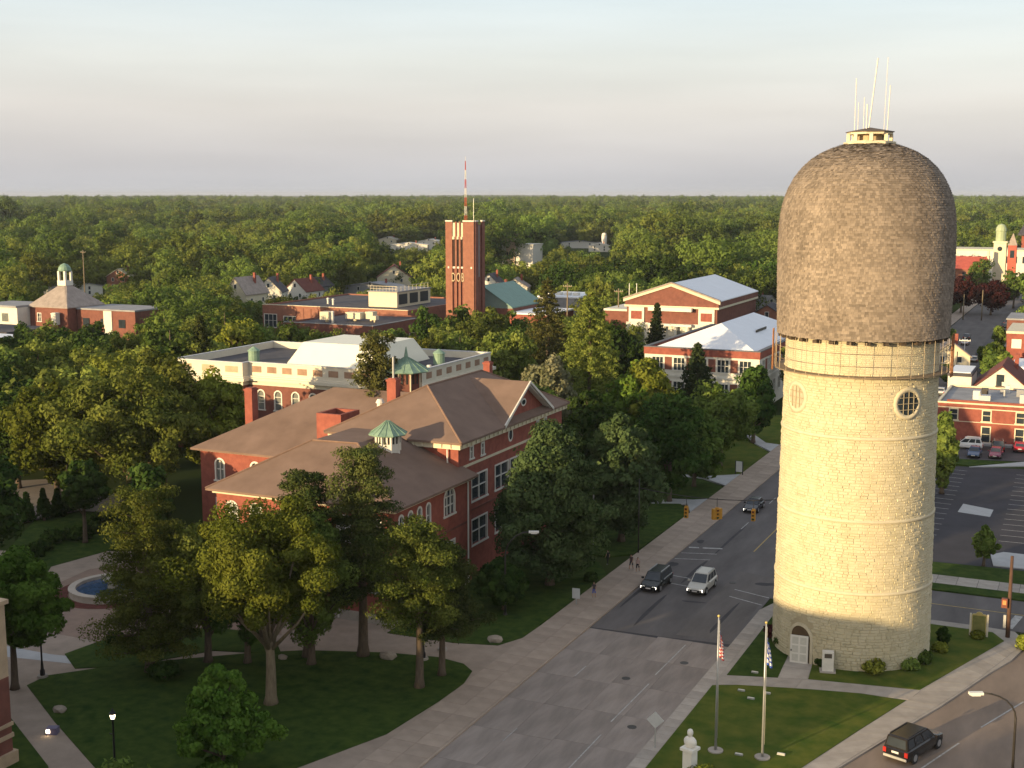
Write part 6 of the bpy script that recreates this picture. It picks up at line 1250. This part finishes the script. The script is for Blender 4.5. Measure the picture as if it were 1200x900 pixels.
def make_tree(name, label, kind, H, W, seed, lf, detail=1.0, bark=None, base=.25, group=None, trunk_r=None, fine=1.0, tv=1.0):
    """H height, W crown width; local origin at the trunk foot"""
    rng = np.random.default_rng(seed); q_ = random.Random(seed); parts = []; limbs = []; bark = bark or BARK; r = trunk_r or (.018 * H + .08); sz = .40 / detail ** .36 / fine; top = .8
    a = W / 2
    if kind in ('round', 'dense', 'wide', 'locust', 'young', 'oval'):
        zb = H * base; zc = (zb + H) / 2; b = (H - zb) / 2
        nb = {'round': 64, 'dense': 150, 'wide': 84, 'locust': 74, 'young': 120, 'oval': 70}[kind]; nb = int(nb * (1 if detail >= 1 else .6))
        d = rdir(nb, rng); u = rng.random(nb) ** (.22 if kind == 'dense' else .33)
        if kind == 'locust': u = rng.random(nb) ** .28
        P = d * u[:, None]
        lob = 1 + .16 * np.sin(3 * np.arctan2(P[:, 1], P[:, 0]) + seed) + .10 * np.sin(5 * np.arctan2(P[:, 1], P[:, 0]) + 2.1 * seed)
        zn = P[:, 2]
        prof = np.ones(nb)
        if kind == 'oval': prof = np.where(zn > 0, 1 - .28 * zn, 1 + .02 * zn)
        if kind == 'dense': prof = np.where(zn > -.35, 1.04 - .48 * (zn + .35), 1.04)
        if kind == 'young': prof = np.clip(.98 - .62 * zn, .15, 1.2)
        if kind == 'wide': prof = 1.05 - .2 * zn * zn
        cr = {'round': .23, 'dense': .17, 'wide': .19, 'locust': .185, 'young': .14, 'oval': .21}[kind] * (a + b) / 2
        C = np.stack([P[:, 0] * (a - cr * .75) * prof * lob, P[:, 1] * (a - cr * .75) * prof * lob, zc + zn * (b - cr * .7)], 1)
        Rr = cr * rng.uniform(.65, 1.3, nb)
        per = int({'round': 95, 'dense': 110, 'wide': 100, 'locust': 120, 'young': 60, 'oval': 100}[kind] * detail * fine ** 1.9)
        parts.append(sprays(C, Rr, per, sz * {'dense': .85, 'locust': .78, 'young': .8}.get(kind, 1), rng, .85, .35, tv=tv, jitter=.42 if tv == 1 else .26))
        if kind != 'pine':   # dim inner fill so that the crown is not see-through
            parts.append(sprays(np.array([[0, 0, zc - b * .15], [0, 0, zc + b * .3], [a * .3, 0, zc], [-a * .3, 0, zc], [0, a * .3, zc], [0, -a * .3, zc]]), np.full(6, min(a, b) * .55), int(60 * detail), sz * 1.5, rng, 1.0, .1, tv=tv))
        for i in rng.choice(nb, min(nb, 12 if kind != 'locust' else 22), replace=False): limbs.append((tuple(C[i]), q_.uniform(max(.2, base * .9), .75)))
        top = .82 if kind != 'locust' else .68
    elif kind == 'pine':
        nt_ = 11; C = []; Rr = []
        for i in range(nt_):
            f = base + (1 - base) * (i + .5) / nt_; rad = a * (1.0 - .55 * ((f - base) / (1 - base)) ** 1.4) * q_.uniform(.75, 1.1)
            nbn = max(3, int(7 * (1 - .5 * f)))
            ph = q_.uniform(0, 6.28)
            for j in range(nbn):
                an = ph + 2 * math.pi * j / nbn + q_.uniform(-.3, .3); L_b = rad * q_.uniform(.55, 1.05)
                for kx in (.45, .72, 1.0):
                    C.append((L_b * kx * math.cos(an), L_b * kx * math.sin(an), H * f + L_b * .10 * kx + q_.uniform(-.2, .2))); Rr.append((.75 + .30 * L_b * .35) * q_.uniform(.7, 1.25))
                limbs.append(((L_b * .9 * math.cos(an), L_b * .9 * math.sin(an), H * f + L_b * .08), min(.97, f / .98 * .98)))
        C.append((0, 0, H * .98)); Rr.append(.5)
        top = .97
        parts.append(sprays(np.array(C), np.array(Rr), int(34 * detail * fine ** 1.9), sz * .85, rng, .6, .4, .6, .42))
    elif kind == 'spruce':
        nt_ = int(20 + H * .3); C = []; Rr = []
        for i in range(nt_):
            f = base + (1 - base) * i / nt_; rad = a * (1 - (f - base) / (1 - base)) ** .85 * q_.uniform(.85, 1.08) + .15
            nbn = max(4, int(11 * (1 - .6 * f))); ph = q_.uniform(0, 6.28)
            for j in range(nbn):
                an = ph + 2 * math.pi * j / nbn; L_b = rad * q_.uniform(.7, 1.08)
                for kx in (.35, .7, 1.0): C.append((L_b * kx * math.cos(an), L_b * kx * math.sin(an), H * f - L_b * .18 * kx + .1)); Rr.append((.32 + .16 * L_b * .5) * q_.uniform(.8, 1.2))
        C.append((0, 0, H * .99)); Rr.append(.25); top = .98
        parts.append(sprays(np.array(C), np.array(Rr), int(17 * detail * fine ** 1.6), sz * .85, rng, .7, .1, .6, .42))
    elif kind == 'cone':
        nb = 40; f = rng.random(nb) ** .8; an = rng.random(nb) * 6.28; rad = a * (1 - f) * .75
        C = np.stack([rad * np.cos(an), rad * np.sin(an), H * (.04 + .93 * f)], 1); parts.append(sprays(C, .16 * H * (1.15 - f) * .8 + .08, int(60 * detail), sz * .6, rng, 1.2, .3)); top = .9
    elif kind == 'shrub':
        nb = 12; d = rdir(nb, rng); C = np.stack([d[:, 0] * a * .55, d[:, 1] * a * .55, H * .45 + d[:, 2] * H * .25], 1); parts.append(sprays(C, np.full(nb, min(a * .55, H * .5)), int(60 * detail), sz * .5, rng, .8, .4)); top = .4
    t = thing(name, label, 'shrub' if kind == 'shrub' else 'tree', (0, 0, 0), 0, group)
    for V, _ in parts: V[:, 2] = np.maximum(V[:, 2], .05)
    link(bpy.data.objects.new('trunk' if kind != 'shrub' else 'stem', trunk_mesh('trunk', H, r, limbs, bark, top=top)), t)
    link(bpy.data.objects.new('crown' if kind != 'shrub' else 'foliage', crown_mesh('crown', parts, LF[lf])), t)
    return t
def put(t, x, y, rz=0.0, s=1.0, z=0.0): t.location = (x, y, z); t.rotation_euler = (0, 0, rz); t.scale = (s, s, s); return t
def tp(px, ytop, D):      # trunk place on the ground and height from the top pixel
    return at(px, ytop, D)
# --- trees one can tell apart
NAMED = []
def hero(px, ytop, D, wpx, kind, lf, label, name='deciduous_tree', detail=1.4, base=.25, bark=None, group=None, seed=None, xy=None, tr=None):
    x, y, z = tp(px, ytop, D); d_ = proj((x, y, z / 2))[2]
    if xy: x, y = xy
    t = put(make_tree(name, label, kind, z, wpx * d_ / F_PX, seed or int(px * 7 + ytop), lf, detail, bark, base, group, tr, 1.95 if D < 112 else 1.55 if D < 135 else 1.2 if D < 200 else 1.0), x, y, z=.05); NAMED.append((x, y, wpx * d_ / F_PX / 2)); return t
hero(305, 583, 97, 205, 'locust', 'yellow', 'big broad tree with clumped yellow-green crown and pale straight trunk on the lawn', detail=2.0, base=.38, bark=BARKL, xy=(-57.0, 78.5), tr=.42)
hero(163, 578, 106, 150, 'pine', 'olive', 'wide layered pine with sunlit upper boughs beside the fountain', 'pine_tree', 2.1, .10, xy=(-70.2, 80.0))
hero(222, 592, 110, 120, 'locust', 'olive', 'leafy tree between the wide pine and the big clumped tree', detail=1.3, base=.16, xy=(-67.2, 83.8))
hero(372, 610, 103, 120, 'locust', 'mid', 'dark leafed tree in front of the school wall beside the tall pine', detail=1.3, base=.14, xy=(-58.9, 87.0))
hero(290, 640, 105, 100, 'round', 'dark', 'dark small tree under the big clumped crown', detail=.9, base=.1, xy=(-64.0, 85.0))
hero(404, 528, 106, 112, 'pine', 'pine', 'tall pine with knobbly crown standing against the school roof', 'pine_tree', 2.3, .3, xy=(-56.0, 90.6))
hero(350, 566, 104, 105, 'pine', 'pine', 'shorter pine left of the tall pine before the school', 'pine_tree', 2.0, .35, xy=(-60.2, 88.4))
hero(500, 612, 100, 125, 'pine', 'olive', 'twin pine with bare lower trunk and sunlit olive top', 'pine_tree', 2.2, .42, xy=(-48.1, 86.3))
hero(548, 640, 102, 105, 'pine', 'pine', 'twin pine nearer the pavement with dark drooping crown', 'pine_tree', 2.2, .35, xy=(-47.7, 89.4))
hero(645, 493, 126, 150, 'dense', 'linden', 'dense broad linden covering the school east wall', 'linden_tree', 1.7, .04)
hero(730, 481, 143, 108, 'dense', 'linden', 'dense linden with sunlit tip behind the pedestrians', 'linden_tree', 1.9, .05)
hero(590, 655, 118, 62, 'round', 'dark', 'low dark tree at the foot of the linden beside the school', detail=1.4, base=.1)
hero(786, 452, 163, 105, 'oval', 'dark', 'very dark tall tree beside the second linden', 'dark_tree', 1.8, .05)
hero(815, 480, 172, 80, 'oval', 'mid', 'green tree leaning out of the very dark tree', detail=1.5, base=.05)
hero(846, 448, 186, 105, 'round', 'mid', 'rounded green tree above the notice board lawn', detail=1.6, base=.08)
hero(885, 425, 205, 55, 'oval', 'dark', 'narrow dark tree close to the water tower edge', detail=1.3, base=.1)
hero(760, 418, 204, 70, 'oval', 'yellow', 'sunlit yellow-green tree before the white roofed hall', detail=1.5, base=.1)
hero(818, 402, 214, 70, 'spruce', 'spruce', 'dark ragged spruce in front of the white roofed hall', 'spruce_tree', 1.5, .08)
hero(770, 355, 262, 36, 'spruce', 'spruce', 'brown spruce before the pediment hall front', 'spruce_tree', 1.3, .05)
hero(692, 338, 215, 128, 'spruce', 'olive', 'large olive spruce right of the school roof', 'spruce_tree', 2.6, .05)
hero(642, 326, 250, 105, 'spruce', 'rust', 'brownish broad spruce behind the pale flowering tree', 'spruce_tree', 1.8, .05)
hero(592, 382, 236, 82, 'round', 'olive', 'rounded tree with olive crown behind the school chimney', detail=1.6, base=.1)
hero(641, 416, 196, 80, 'round', 'pale', 'pale flowering tree just beyond the school rear roof', 'flowering_tree', 1.6, .1)
hero(615, 440, 186, 90, 'round', 'mid', 'green tree tucked behind the school rear chimney', detail=1.4, base=.1)
hero(696, 456, 182, 90, 'round', 'dark', 'dark tree mass between the school and the linden', detail=1.4, base=.05)
hero(742, 420, 205, 70, 'oval', 'bright', 'bright green tree right of the olive spruce', detail=1.4, base=.05)
hero(258, 776, 84.5, 112, 'young', 'bright', 'young conical tree with fresh green leaves at the lawn', 'young_tree', 1.6, .03)
hero(8, 648, 106, 130, 'wide', 'bright', 'low spreading green tree beside the fountain plaza', detail=1.8, base=.3)
hero(146, 424, 162, 190, 'wide', 'olive', 'huge spreading tree with forked trunk left of the school', detail=2.6, base=.22, tr=.6)
hero(185, 405, 176, 120, 'round', 'olive', 'sunlit tree behind the huge spreading tree', detail=1.7, base=.15)
hero(250, 434, 172, 98, 'wide', 'yellow', 'yellow-green tree in front of the cornice hall', detail=2.0, base=.15)
hero(60, 440, 172, 130, 'wide', 'yellow', 'flat topped tree with sunlit yellow crest left of the huge tree', detail=1.8, base=.12)
hero(15, 452, 182, 150, 'wide', 'dark', 'dark broad tree at the picture edge behind the evergreens', detail=1.7, base=.12)
hero(-30, 520, 140, 120, 'wide', 'dark', 'dark low tree by the far path', detail=1.2, base=.2)
hero(95, 540, 150, 60, 'round', 'dark', 'slim dark tree with straight trunk beside the far path', detail=1.2, base=.4)
hero(172, 540, 142, 60, 'round', 'dark', 'dark tree close to the school west wall', detail=1.2, base=.1)
hero(168, 575, 132, 50, 'round', 'dark', 'small shaded tree before the school west wall', detail=1.2, base=.1)
hero(440, 394, 150, 74, 'pine', 'rust', 'thin brown pine in front of the white cornice', 'pine_tree', 1.7, .5)
hero(40, 378, 260, 110, 'wide', 'dark', 'dark tree below the bluish white roof', detail=1.4, base=.1)
hero(95, 385, 245, 70, 'round', 'dark', 'dark tree below the cupola building wing', detail=1.2, base=.1)
hero(1108, 486, 176, 34, 'oval', 'mid', 'green tree at the parking lot corner beside the tower', detail=1.3, base=.06)
hero(1155, 618, 142, 28, 'young', 'mid', 'small young tree on the parking lot verge', 'young_tree', .8, .2)
hero(1128, 322, 455, 42, 'round', 'copper', 'dark red copper beech nearest the tower', 'copper_beech_tree', 1.0, .1)
hero(1163, 326, 450, 46, 'round', 'copper', 'dark red copper beech nearer the far street', 'copper_beech_tree', 1.0, .1)
for px, yt, D, wp in [(1190, 314, 480, 40), (1150, 300, 520, 34), (1105, 380, 330, 40), (1108, 405, 300, 34), (1112, 425, 280, 26)]:
    hero(px, yt, D, wp, 'round', 'mid', 'rounded green street tree left of the far street', group='trees left of the far street', detail=.8, base=.12)
for px, yt, D, wp in [(1165, 398, 300, 26), (1160, 408, 285, 22), (1155, 404, 310, 18), (1180, 410, 270, 20), (1172, 380, 350, 18)]:
    hero(px, yt, D, wp, 'round', 'mid', 'small green street tree beside the far street parking', group='trees at the far street parking', detail=.7, base=.12)
for px, yt, D, wp, lf_, lb in [(338, 373, 270, 52, 'mid', 'rounded tree hiding the left front of the flat roofed building'), (372, 383, 262, 48, 'olive', 'low olive tree before the step of the flat roofed building'), (412, 390, 256, 50, 'dark', 'dark low tree just above the cornice hall roof line'), (462, 380, 272, 46, 'mid', 'rounded tree before the lower brick block beside the plant room'), (500, 352, 290, 56, 'dark', 'dark tree left of the brick tower foot'), (537, 349, 300, 50, 'mid', 'green tree hiding the brick tower foot'), (570, 352, 296, 48, 'olive', 'olive tree right of the brick tower foot'), (600, 362, 300, 44, 'mid', 'green tree before the teal roofed building annex'), (110, 372, 300, 44, 'dark', 'dark tree before the right wing of the cupola building'), (300, 352, 385, 52, 'mid', 'green tree below the cream gabled house'), (335, 345, 400, 46, 'olive', 'olive tree between the gabled houses and the flat roofed building')]:
    hero(px, yt, D, wp, 'round', lf_, lb, detail=.8, base=.06)
# shrubs and clipped evergreens
for i, px in enumerate((32, 52, 68, 77, 85)):
    p = g(px, (612, 611, 606, 602, 600)[i]); t = put(make_tree('clipped_evergreen', 'dark clipped cone evergreen in the row beside the far path', 'cone', (3.6, 3.9, 3.4, 2.6, 3.2)[i], 1.5, 90 + i, 'dark', 1.0, group='clipped evergreens by the far path'), p[0], p[1], z=.1)
for (x, y, w_, h_, lf_, lb) in [(-25.0, 109.8, 1.5, 1.3, 'copper', 'dark purple bush left of the tower door'), (-23.6, 107.6, 2.0, .9, 'dark', 'low dark green bush beside the tower doorway'), (-19.6, 105.0, 1.7, .75, 'dark', 'low dark bush behind the stone monument'), (-15.2, 104.6, 1.9, 1.15, 'yellow', 'round yellow-green bush at the tower foot'), (-12.9, 107.0, 1.6, .9, 'mid', 'green bush right of the yellow bush at the tower foot'), (-12.0, 109.0, 1.7, 1.0, 'mid', 'taller green clump at the tower foot facing the right road'), (-10.9, 112.4, 1.3, .8, 'yellow', 'small yellow-green bush behind the tower foot'), (-10.9, 114.2, 1.2, 2.0, 'dark', 'tall dark plant close to the tower right side'), (-8.3, 117.3, 1.1, .6, 'yellow', 'low bright plant below the historical marker'),
    (-68.0, 79.2, 3.2, 1.3, 'dark', 'dark rounded bush on the lawn below the wide pine'), (-77.5, 84.0, 1.6, 1.1, 'dark', 'dark bush in the flower bed beside the path'), (-92.5, 79.5, 5.0, 1.6, 'dark', 'broad dark hedge mound by the fountain plaza'), (-45.9, 119.0, 1.8, .8, 'dark', 'low bush at the lawn edge by the pavement'), (-86.5, 76.8, 4.0, 1.3, 'dark', 'low dark hedge mound left of the lantern post'), (-22.6, 79.4, 2.4, 1.0, 'yellow', 'low bright bush behind the marble bust')]:
    put(make_tree('shrub', lb, 'shrub', h_, w_, int(abs(x * 31 + y)), lf_, 1.6), x, y, z=.13)
p = g(1197, 762); put(make_tree('shrub', 'yellow-green leafy bush at the right kerb', 'shrub', 1.4, 1.8, 77, 'yellow', 1.6), p[0] + .4, p[1], z=.1)
for i in range(14):
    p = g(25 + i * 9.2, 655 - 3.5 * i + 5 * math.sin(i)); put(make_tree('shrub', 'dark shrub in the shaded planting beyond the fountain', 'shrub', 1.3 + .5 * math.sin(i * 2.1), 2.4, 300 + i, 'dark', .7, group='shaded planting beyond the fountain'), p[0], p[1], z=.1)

# --- the campus and town trees: copies of a few kinds, nearest ones each a thing
KEEP = [(318, 338, 500, 372, 340), (375, 368, 460, 382, 312), (0, 345, 145, 372, 310), (60, 316, 80, 350, 325), (519, 180, 570, 352, 335), (722, 322, 890, 372, 315), (775, 370, 845, 392, 315), (234, 528, 330, 580, 112), (752, 362, 915, 440, 236), (200, 398, 556, 438, 200), (565, 335, 640, 364, 335), (585, 272, 628, 300, 695), (0, 376, 30, 392, 190),
        (1112, 300, 1160, 318, 540), (1160, 262, 1185, 296, 550), (1112, 290, 1165, 300, 610), (1180, 258, 1200, 272, 740), (1100, 340, 1200, 470, 700), (1100, 400, 1200, 560, 220), (655, 330, 735, 345, 325), (90, 295, 105, 310, 470)] + HOUSES
FOOT = [(-79, -56, 96, 142), (-95, -72, 113, 140), (-133, -87, 155, 188), (-80, -54, 226, 277), (-117, -82, 296, 340), (-160, -147, 298, 308), (-213, -157, 261, 338), (-273, -205, 210, 250), (-233, -212, 192, 210), (-154, -130, 306, 354), (-47, -22, -100, 900), (-30, 60, 120, 262), (-24, 10, 262, 360), (-64, -30, 540, 564), (-68, -28, 612, 644), (-302, -278, 630, 650), (-44, 2, 745, 785), (-115, -41, 50, 230)]
protos = []
def proto(name, kind, lf, H, W, seed, word, detail=.8, base=.1): protos.append((make_tree(name, word, kind, H, W, seed, lf, detail, base=base, fine=1.3), H, W, word, name))
proto('deciduous_tree', 'round', 'olive', 15, 12, 501, 'rounded olive green tree'); proto('deciduous_tree', 'oval', 'mid', 17, 11, 502, 'tall oval mid green tree'); proto('deciduous_tree', 'wide', 'olive', 14, 14, 503, 'broad spreading olive tree'); proto('deciduous_tree', 'round', 'dark', 15, 12, 504, 'rounded dark green tree')
proto('deciduous_tree', 'round', 'bright', 12, 10, 505, 'small fresh green tree'); proto('spruce_tree', 'spruce', 'pine', 18, 8, 506, 'pointed conifer'); proto('deciduous_tree', 'oval', 'yellow', 15, 11, 507, 'yellow-green oval tree')
far = []
def fproto(kind, lf, H, W, seed): far.append((make_tree('woodland_tree', 'tree of the distant wood', kind, H, W, seed, lf, .42, base=.03, fine=1.45, tv=.45), H, W))
fproto('round', 'olive', 15, 17, 601); fproto('round', 'mid', 17, 17, 602); fproto('wide', 'olive', 14, 20, 603); fproto('round', 'dark', 16, 16, 604); fproto('oval', 'olive', 15, 15, 605); fproto('oval', 'mid', 19, 15, 606)
FARW = ['rounded olive tree', 'rounded green tree', 'broad olive tree', 'dark green tree', 'oval olive tree', 'tall green tree']
def zone(px, D):
    if px > 1000: return 'beside the far street behind the water tower'
    if px < 120: return 'in the wood around the cupola building'
    if px < 340: return 'in the wood behind the huge spreading tree' if D < 330 else 'in the wood beyond the cornice hall'
    if px < 520: return 'behind the cornice hall' if D < 300 else 'in the wood beyond the flat roofed building'
    if px < 720: return 'between the school and the brick tower' if D < 330 else 'in the wood right of the brick tower'
    return 'around the white roofed halls' if D < 330 else 'in the wood behind the white roofed halls'
cand = []; q = random.Random(21)
gsz = 8.6
for i in range(-70, 40):
    for j in range(16, 330):
        x, y = i * gsz + q.uniform(-3.4, 3.4), j * gsz * .5 + q.uniform(-3, 3) if False else j * gsz + q.uniform(-3.4, 3.4)
        D = math.hypot(x, y)
        if D < 150 or D > 420: continue
        px, py, dd = proj((x, y, 8))
        if dd < 20 or px < -90 or px > 1290: continue
        if any(a - 2.5 < x < b + 2.5 and c_ - 2.5 < y < d_ + 2.5 for a, b, c_, d_ in FOOT): continue
        if any((x - a) ** 2 + (y - b) ** 2 < (r_ * .75 + 3.2) ** 2 for a, b, r_ in NAMED): continue
        cand.append((D, x, y, px))
cand.sort(); used = [0] * 20; ntree = 0; LIM = 300 - len(NAMED); leftover = []
def blocked(x, y, H, W, D):
    px, yt, dd = proj((x, y, H)); _, yb, _ = proj((x, y, 0)); hw = W / 2 * F_PX / dd
    return any(D < kd and px - hw * .85 < x1_ and px + hw * .85 > x0_ and yt < y1_ and yb > y0_ for x0_, y0_, x1_, y1_, kd in KEEP)
def place(lst, k, x, y, D, px, s):
    tr, H, W = lst[k][:3]; lab = (lst[k][3] if lst is protos else FARW[k]) + ' ' + zone(px, D); gp_ = 'trees ' + zone(px, D)
    key = (id(lst), k); rz = q.uniform(0, 6.28)
    if key not in placed:
        placed.add(key); put(tr, x, y, rz, s, -.05); tr['label'] = lab; tr['group'] = gp_; return tr
    return dup(tr, (x, y, -.05), rz, s, lab, gp_)
placed = set(); KINDS_L = [0, 0, 1, 1, 2, 2, 3, 3, 4, 5, 6]
for D, x, y, px in cand:
    ok = False
    for tries in range(3):
        lst = protos if D < 275 else far
        k = q.choice(KINDS_L) if lst is protos else q.choice([0, 0, 1, 1, 2, 3, 4, 5])
        s = q.uniform(.72, 1.12) * (1, .8, .6)[tries]
        if not blocked(x, y, lst[k][1] * s, lst[k][2] * s, D): ok = True; break
    if not ok: continue
    if ntree < LIM: place(lst, k, x, y, D, px, s); ntree += 1
    else: leftover.append((x, y, s, k if lst is far else k % 6))
for lst in (protos, far):          # kinds that found no place stand just outside the view
    for k in range(len(lst)):
        if (id(lst), k) not in placed: put(lst[k][0], -160 - 12 * k, 120, 0, 1, -.05); lst[k][0]['label'] += ' standing left of the campus'
# --- unseen trees added outside the view to shade the street
SHADE = [(-46.8, 43, 11.5), (-47, 52, 9.5), (-47.5, -3, 17), (-75, -8, 18), (-84, 14, 17), (-120, 40, 16), (-125, 70, 15)]
for i, (x, y, h) in enumerate(SHADE):
    k = i % 5; dup(protos[k][0], (x, y, -.05), i * 1.3, h / protos[k][1], protos[k][3] + ' out of view, added to shade the street', 'unseen trees added for shade')

# --- the wood out to the horizon: one mass that nobody could count
pts = list(leftover)
def ring_fill(D0, D1, cell, smul, px0=-70, px1=1270):
    n_ = 0; y = 40.0
    ys = np.arange(D0 * .55, D1 * 1.05, cell)
    for y in ys:
        xa, xb = -D1, D1 * .35
        for x in np.arange(xa, xb, cell):
            x2, y2 = x + q.uniform(-.42, .42) * cell, y + q.uniform(-.42, .42) * cell; D = math.hypot(x2, y2)
            if D < D0 or D >= D1: continue
            px, py, dd = proj((x2, y2, 10))
            if dd < 10 or px < px0 or px > px1: continue
            if D < 900 and any(a < x2 < b and c_ < y2 < d_ for a, b, c_, d_ in FOOT): continue
            if q.random() < .06: continue
            pk = math.sin(x2 * .011 + 2) * math.sin(y2 * .009 + 1) + .7 * math.sin(x2 * .043 - y2 * .031); k = q.choice([3, 3, 5, 1] if pk < -.45 else [0, 1, 2, 3, 5, 4] if pk < .4 else [0, 2, 2, 4, 1]); s = (q.uniform(.6, .85) if q.random() < .25 else q.uniform(.85, 1.2)) * smul
            # low rolling relief of the canopy
            hgt = math.sin(x2 * .0131 + 1.3 + math.sin(y2 * .0041)) * math.sin(y2 * .0087 + math.sin(x2 * .006)) + .6 * math.sin(x2 * .031 + y2 * .023) * math.sin(y2 * .027 - x2 * .013)
            s *= 1.0 + (.34 if D < 1100 else .22 if D < 2400 else .06) * hgt
            if D < 1000 and blocked(x2, y2, far[k][1] * s, far[k][2] * s, D):
                s *= .6
                if blocked(x2, y2, far[k][1] * s, far[k][2] * s, D): continue
            pts.append((x2, y2, s, k))
ring_fill(420, 1100, 16.0, 1.28); ring_fill(1100, 2400, 20.0, 1.5); ring_fill(2400, 5200, 30, 1.9)
print('woodland instances', len(pts), 'single trees', ntree + len(NAMED))
me = bpy.data.meshes.new('woodland'); me.from_pydata([(a, b, -.2) for a, b, _, _ in pts], [], [])
for nm, vals, ty in (('sc', [p_[2] for p_ in pts], 'FLOAT'), ('kd', [p_[3] for p_ in pts], 'INT'), ('rz', [q.uniform(0, 6.28) for _ in pts], 'FLOAT')):
    a_ = me.attributes.new(nm, ty, 'POINT'); a_.data.foreach_set('value', np.array(vals, dtype=np.float32 if ty == 'FLOAT' else np.int32))
wood = link(bpy.data.objects.new('woodland', me)); tag(wood, 'dense green wood stretching to the horizon', 'woodland', kind='stuff')
ng = bpy.data.node_groups.new('woodland', 'GeometryNodeTree')
ng.interface.new_socket('Geometry', in_out='INPUT', socket_type='NodeSocketGeometry'); ng.interface.new_socket('Geometry', in_out='OUTPUT', socket_type='NodeSocketGeometry')
gi = ng.nodes.new('NodeGroupInput'); go = ng.nodes.new('NodeGroupOutput'); jn = ng.nodes.new('GeometryNodeJoinGeometry')
def named(n_, ty):
    nd = ng.nodes.new('GeometryNodeInputNamedAttribute'); nd.data_type = ty; nd.inputs['Name'].default_value = n_; return nd.outputs['Attribute']
a_sc, a_kd, a_rz = named('sc', 'FLOAT'), named('kd', 'INT'), named('rz', 'FLOAT')
cx_ = ng.nodes.new('ShaderNodeCombineXYZ'); ng.links.new(a_rz, cx_.inputs['Z'])
for k in range(6):
    oi = ng.nodes.new('GeometryNodeObjectInfo'); oi.transform_space = 'ORIGINAL'; oi.inputs['Object'].default_value = [c_ for c_ in far[k][0].children if c_.name.startswith('crown')][0]; oi.inputs['As Instance'].default_value = True
    cp = ng.nodes.new('FunctionNodeCompare'); cp.data_type = 'INT'; cp.operation = 'EQUAL'
    ia = [s_ for s_ in cp.inputs if s_.enabled and s_.type == 'INT']; ng.links.new(a_kd, ia[0]); ia[1].default_value = k
    ip = ng.nodes.new('GeometryNodeInstanceOnPoints')
    ng.links.new(gi.outputs[0], ip.inputs['Points']); ng.links.new(cp.outputs[0], ip.inputs['Selection']); ng.links.new(oi.outputs['Geometry'], ip.inputs['Instance']); ng.links.new(cx_.outputs[0], ip.inputs['Rotation']); ng.links.new(a_sc, ip.inputs['Scale'])
    ng.links.new(ip.outputs[0], jn.inputs[0])
ng.links.new(jn.outputs[0], go.inputs[0]); md = wood.modifiers.new('scatter', 'NODES'); md.node_group = ng
# --- far canopy and low hills
ys = np.concatenate([np.linspace(5000, 8000, 60), np.linspace(8100, 13500, 40)]); V = []; Fc = []; nx_ = 320
rngc = np.random.default_rng(3)
for yi, y in enumerate(ys):      # rows are arcs round the viewpoint
    for k in range(nx_):
        an = math.radians(-60 + 100 * k / (nx_ - 1)); rr = y + rngc.uniform(-20, 20)
        hill = 10 * max(0, (y - 7500) / 6000) + 14 * max(0, math.sin(an * 7 + 1.0) * math.sin(an * 17)) * max(0, (y - 9000) / 4500)
        V.append((rr * math.sin(an), rr * math.cos(an), 9 + rngc.uniform(0, 7) + hill))
for yi in range(len(ys) - 1):
    for k in range(nx_ - 1): Fc.append((yi * nx_ + k, yi * nx_ + k + 1, (yi + 1) * nx_ + k + 1, (yi + 1) * nx_ + k))
mb = MB(); mb.v = V; mb.f = Fc
fc = mb.top('far_woodland', mat('far_canopy', (.03, .045, .014), 1.0, .3, .01, c2=(.075, .085, .03), spec=0.0), 'hazy wooded skyline at the horizon', 'woodland', kind='stuff', loc=(0, 0, 0))

# ------------------------------------------------------------------ the evening haze
hz = MB().box(-13900, 13900, -2900, 15900, -1.2, 60.0).top('haze', None, 'thin pale evening haze over the town and the wood', 'haze', kind='stuff', loc=(0, 0, 0))
hm = bpy.data.materials.new('haze_air'); hm.use_nodes = True; n_ = hm.node_tree.nodes; n_.clear()
ho = n_.new('ShaderNodeOutputMaterial'); hv = n_.new('ShaderNodeVolumePrincipled'); hv.inputs['Color'].default_value = (.60, .66, .78, 1); hv.inputs['Density'].default_value = HAZE; hv.inputs['Anisotropy'].default_value = 0.0
hm.node_tree.links.new(hv.outputs[0], ho.inputs['Volume']); hz.data.materials.append(hm)
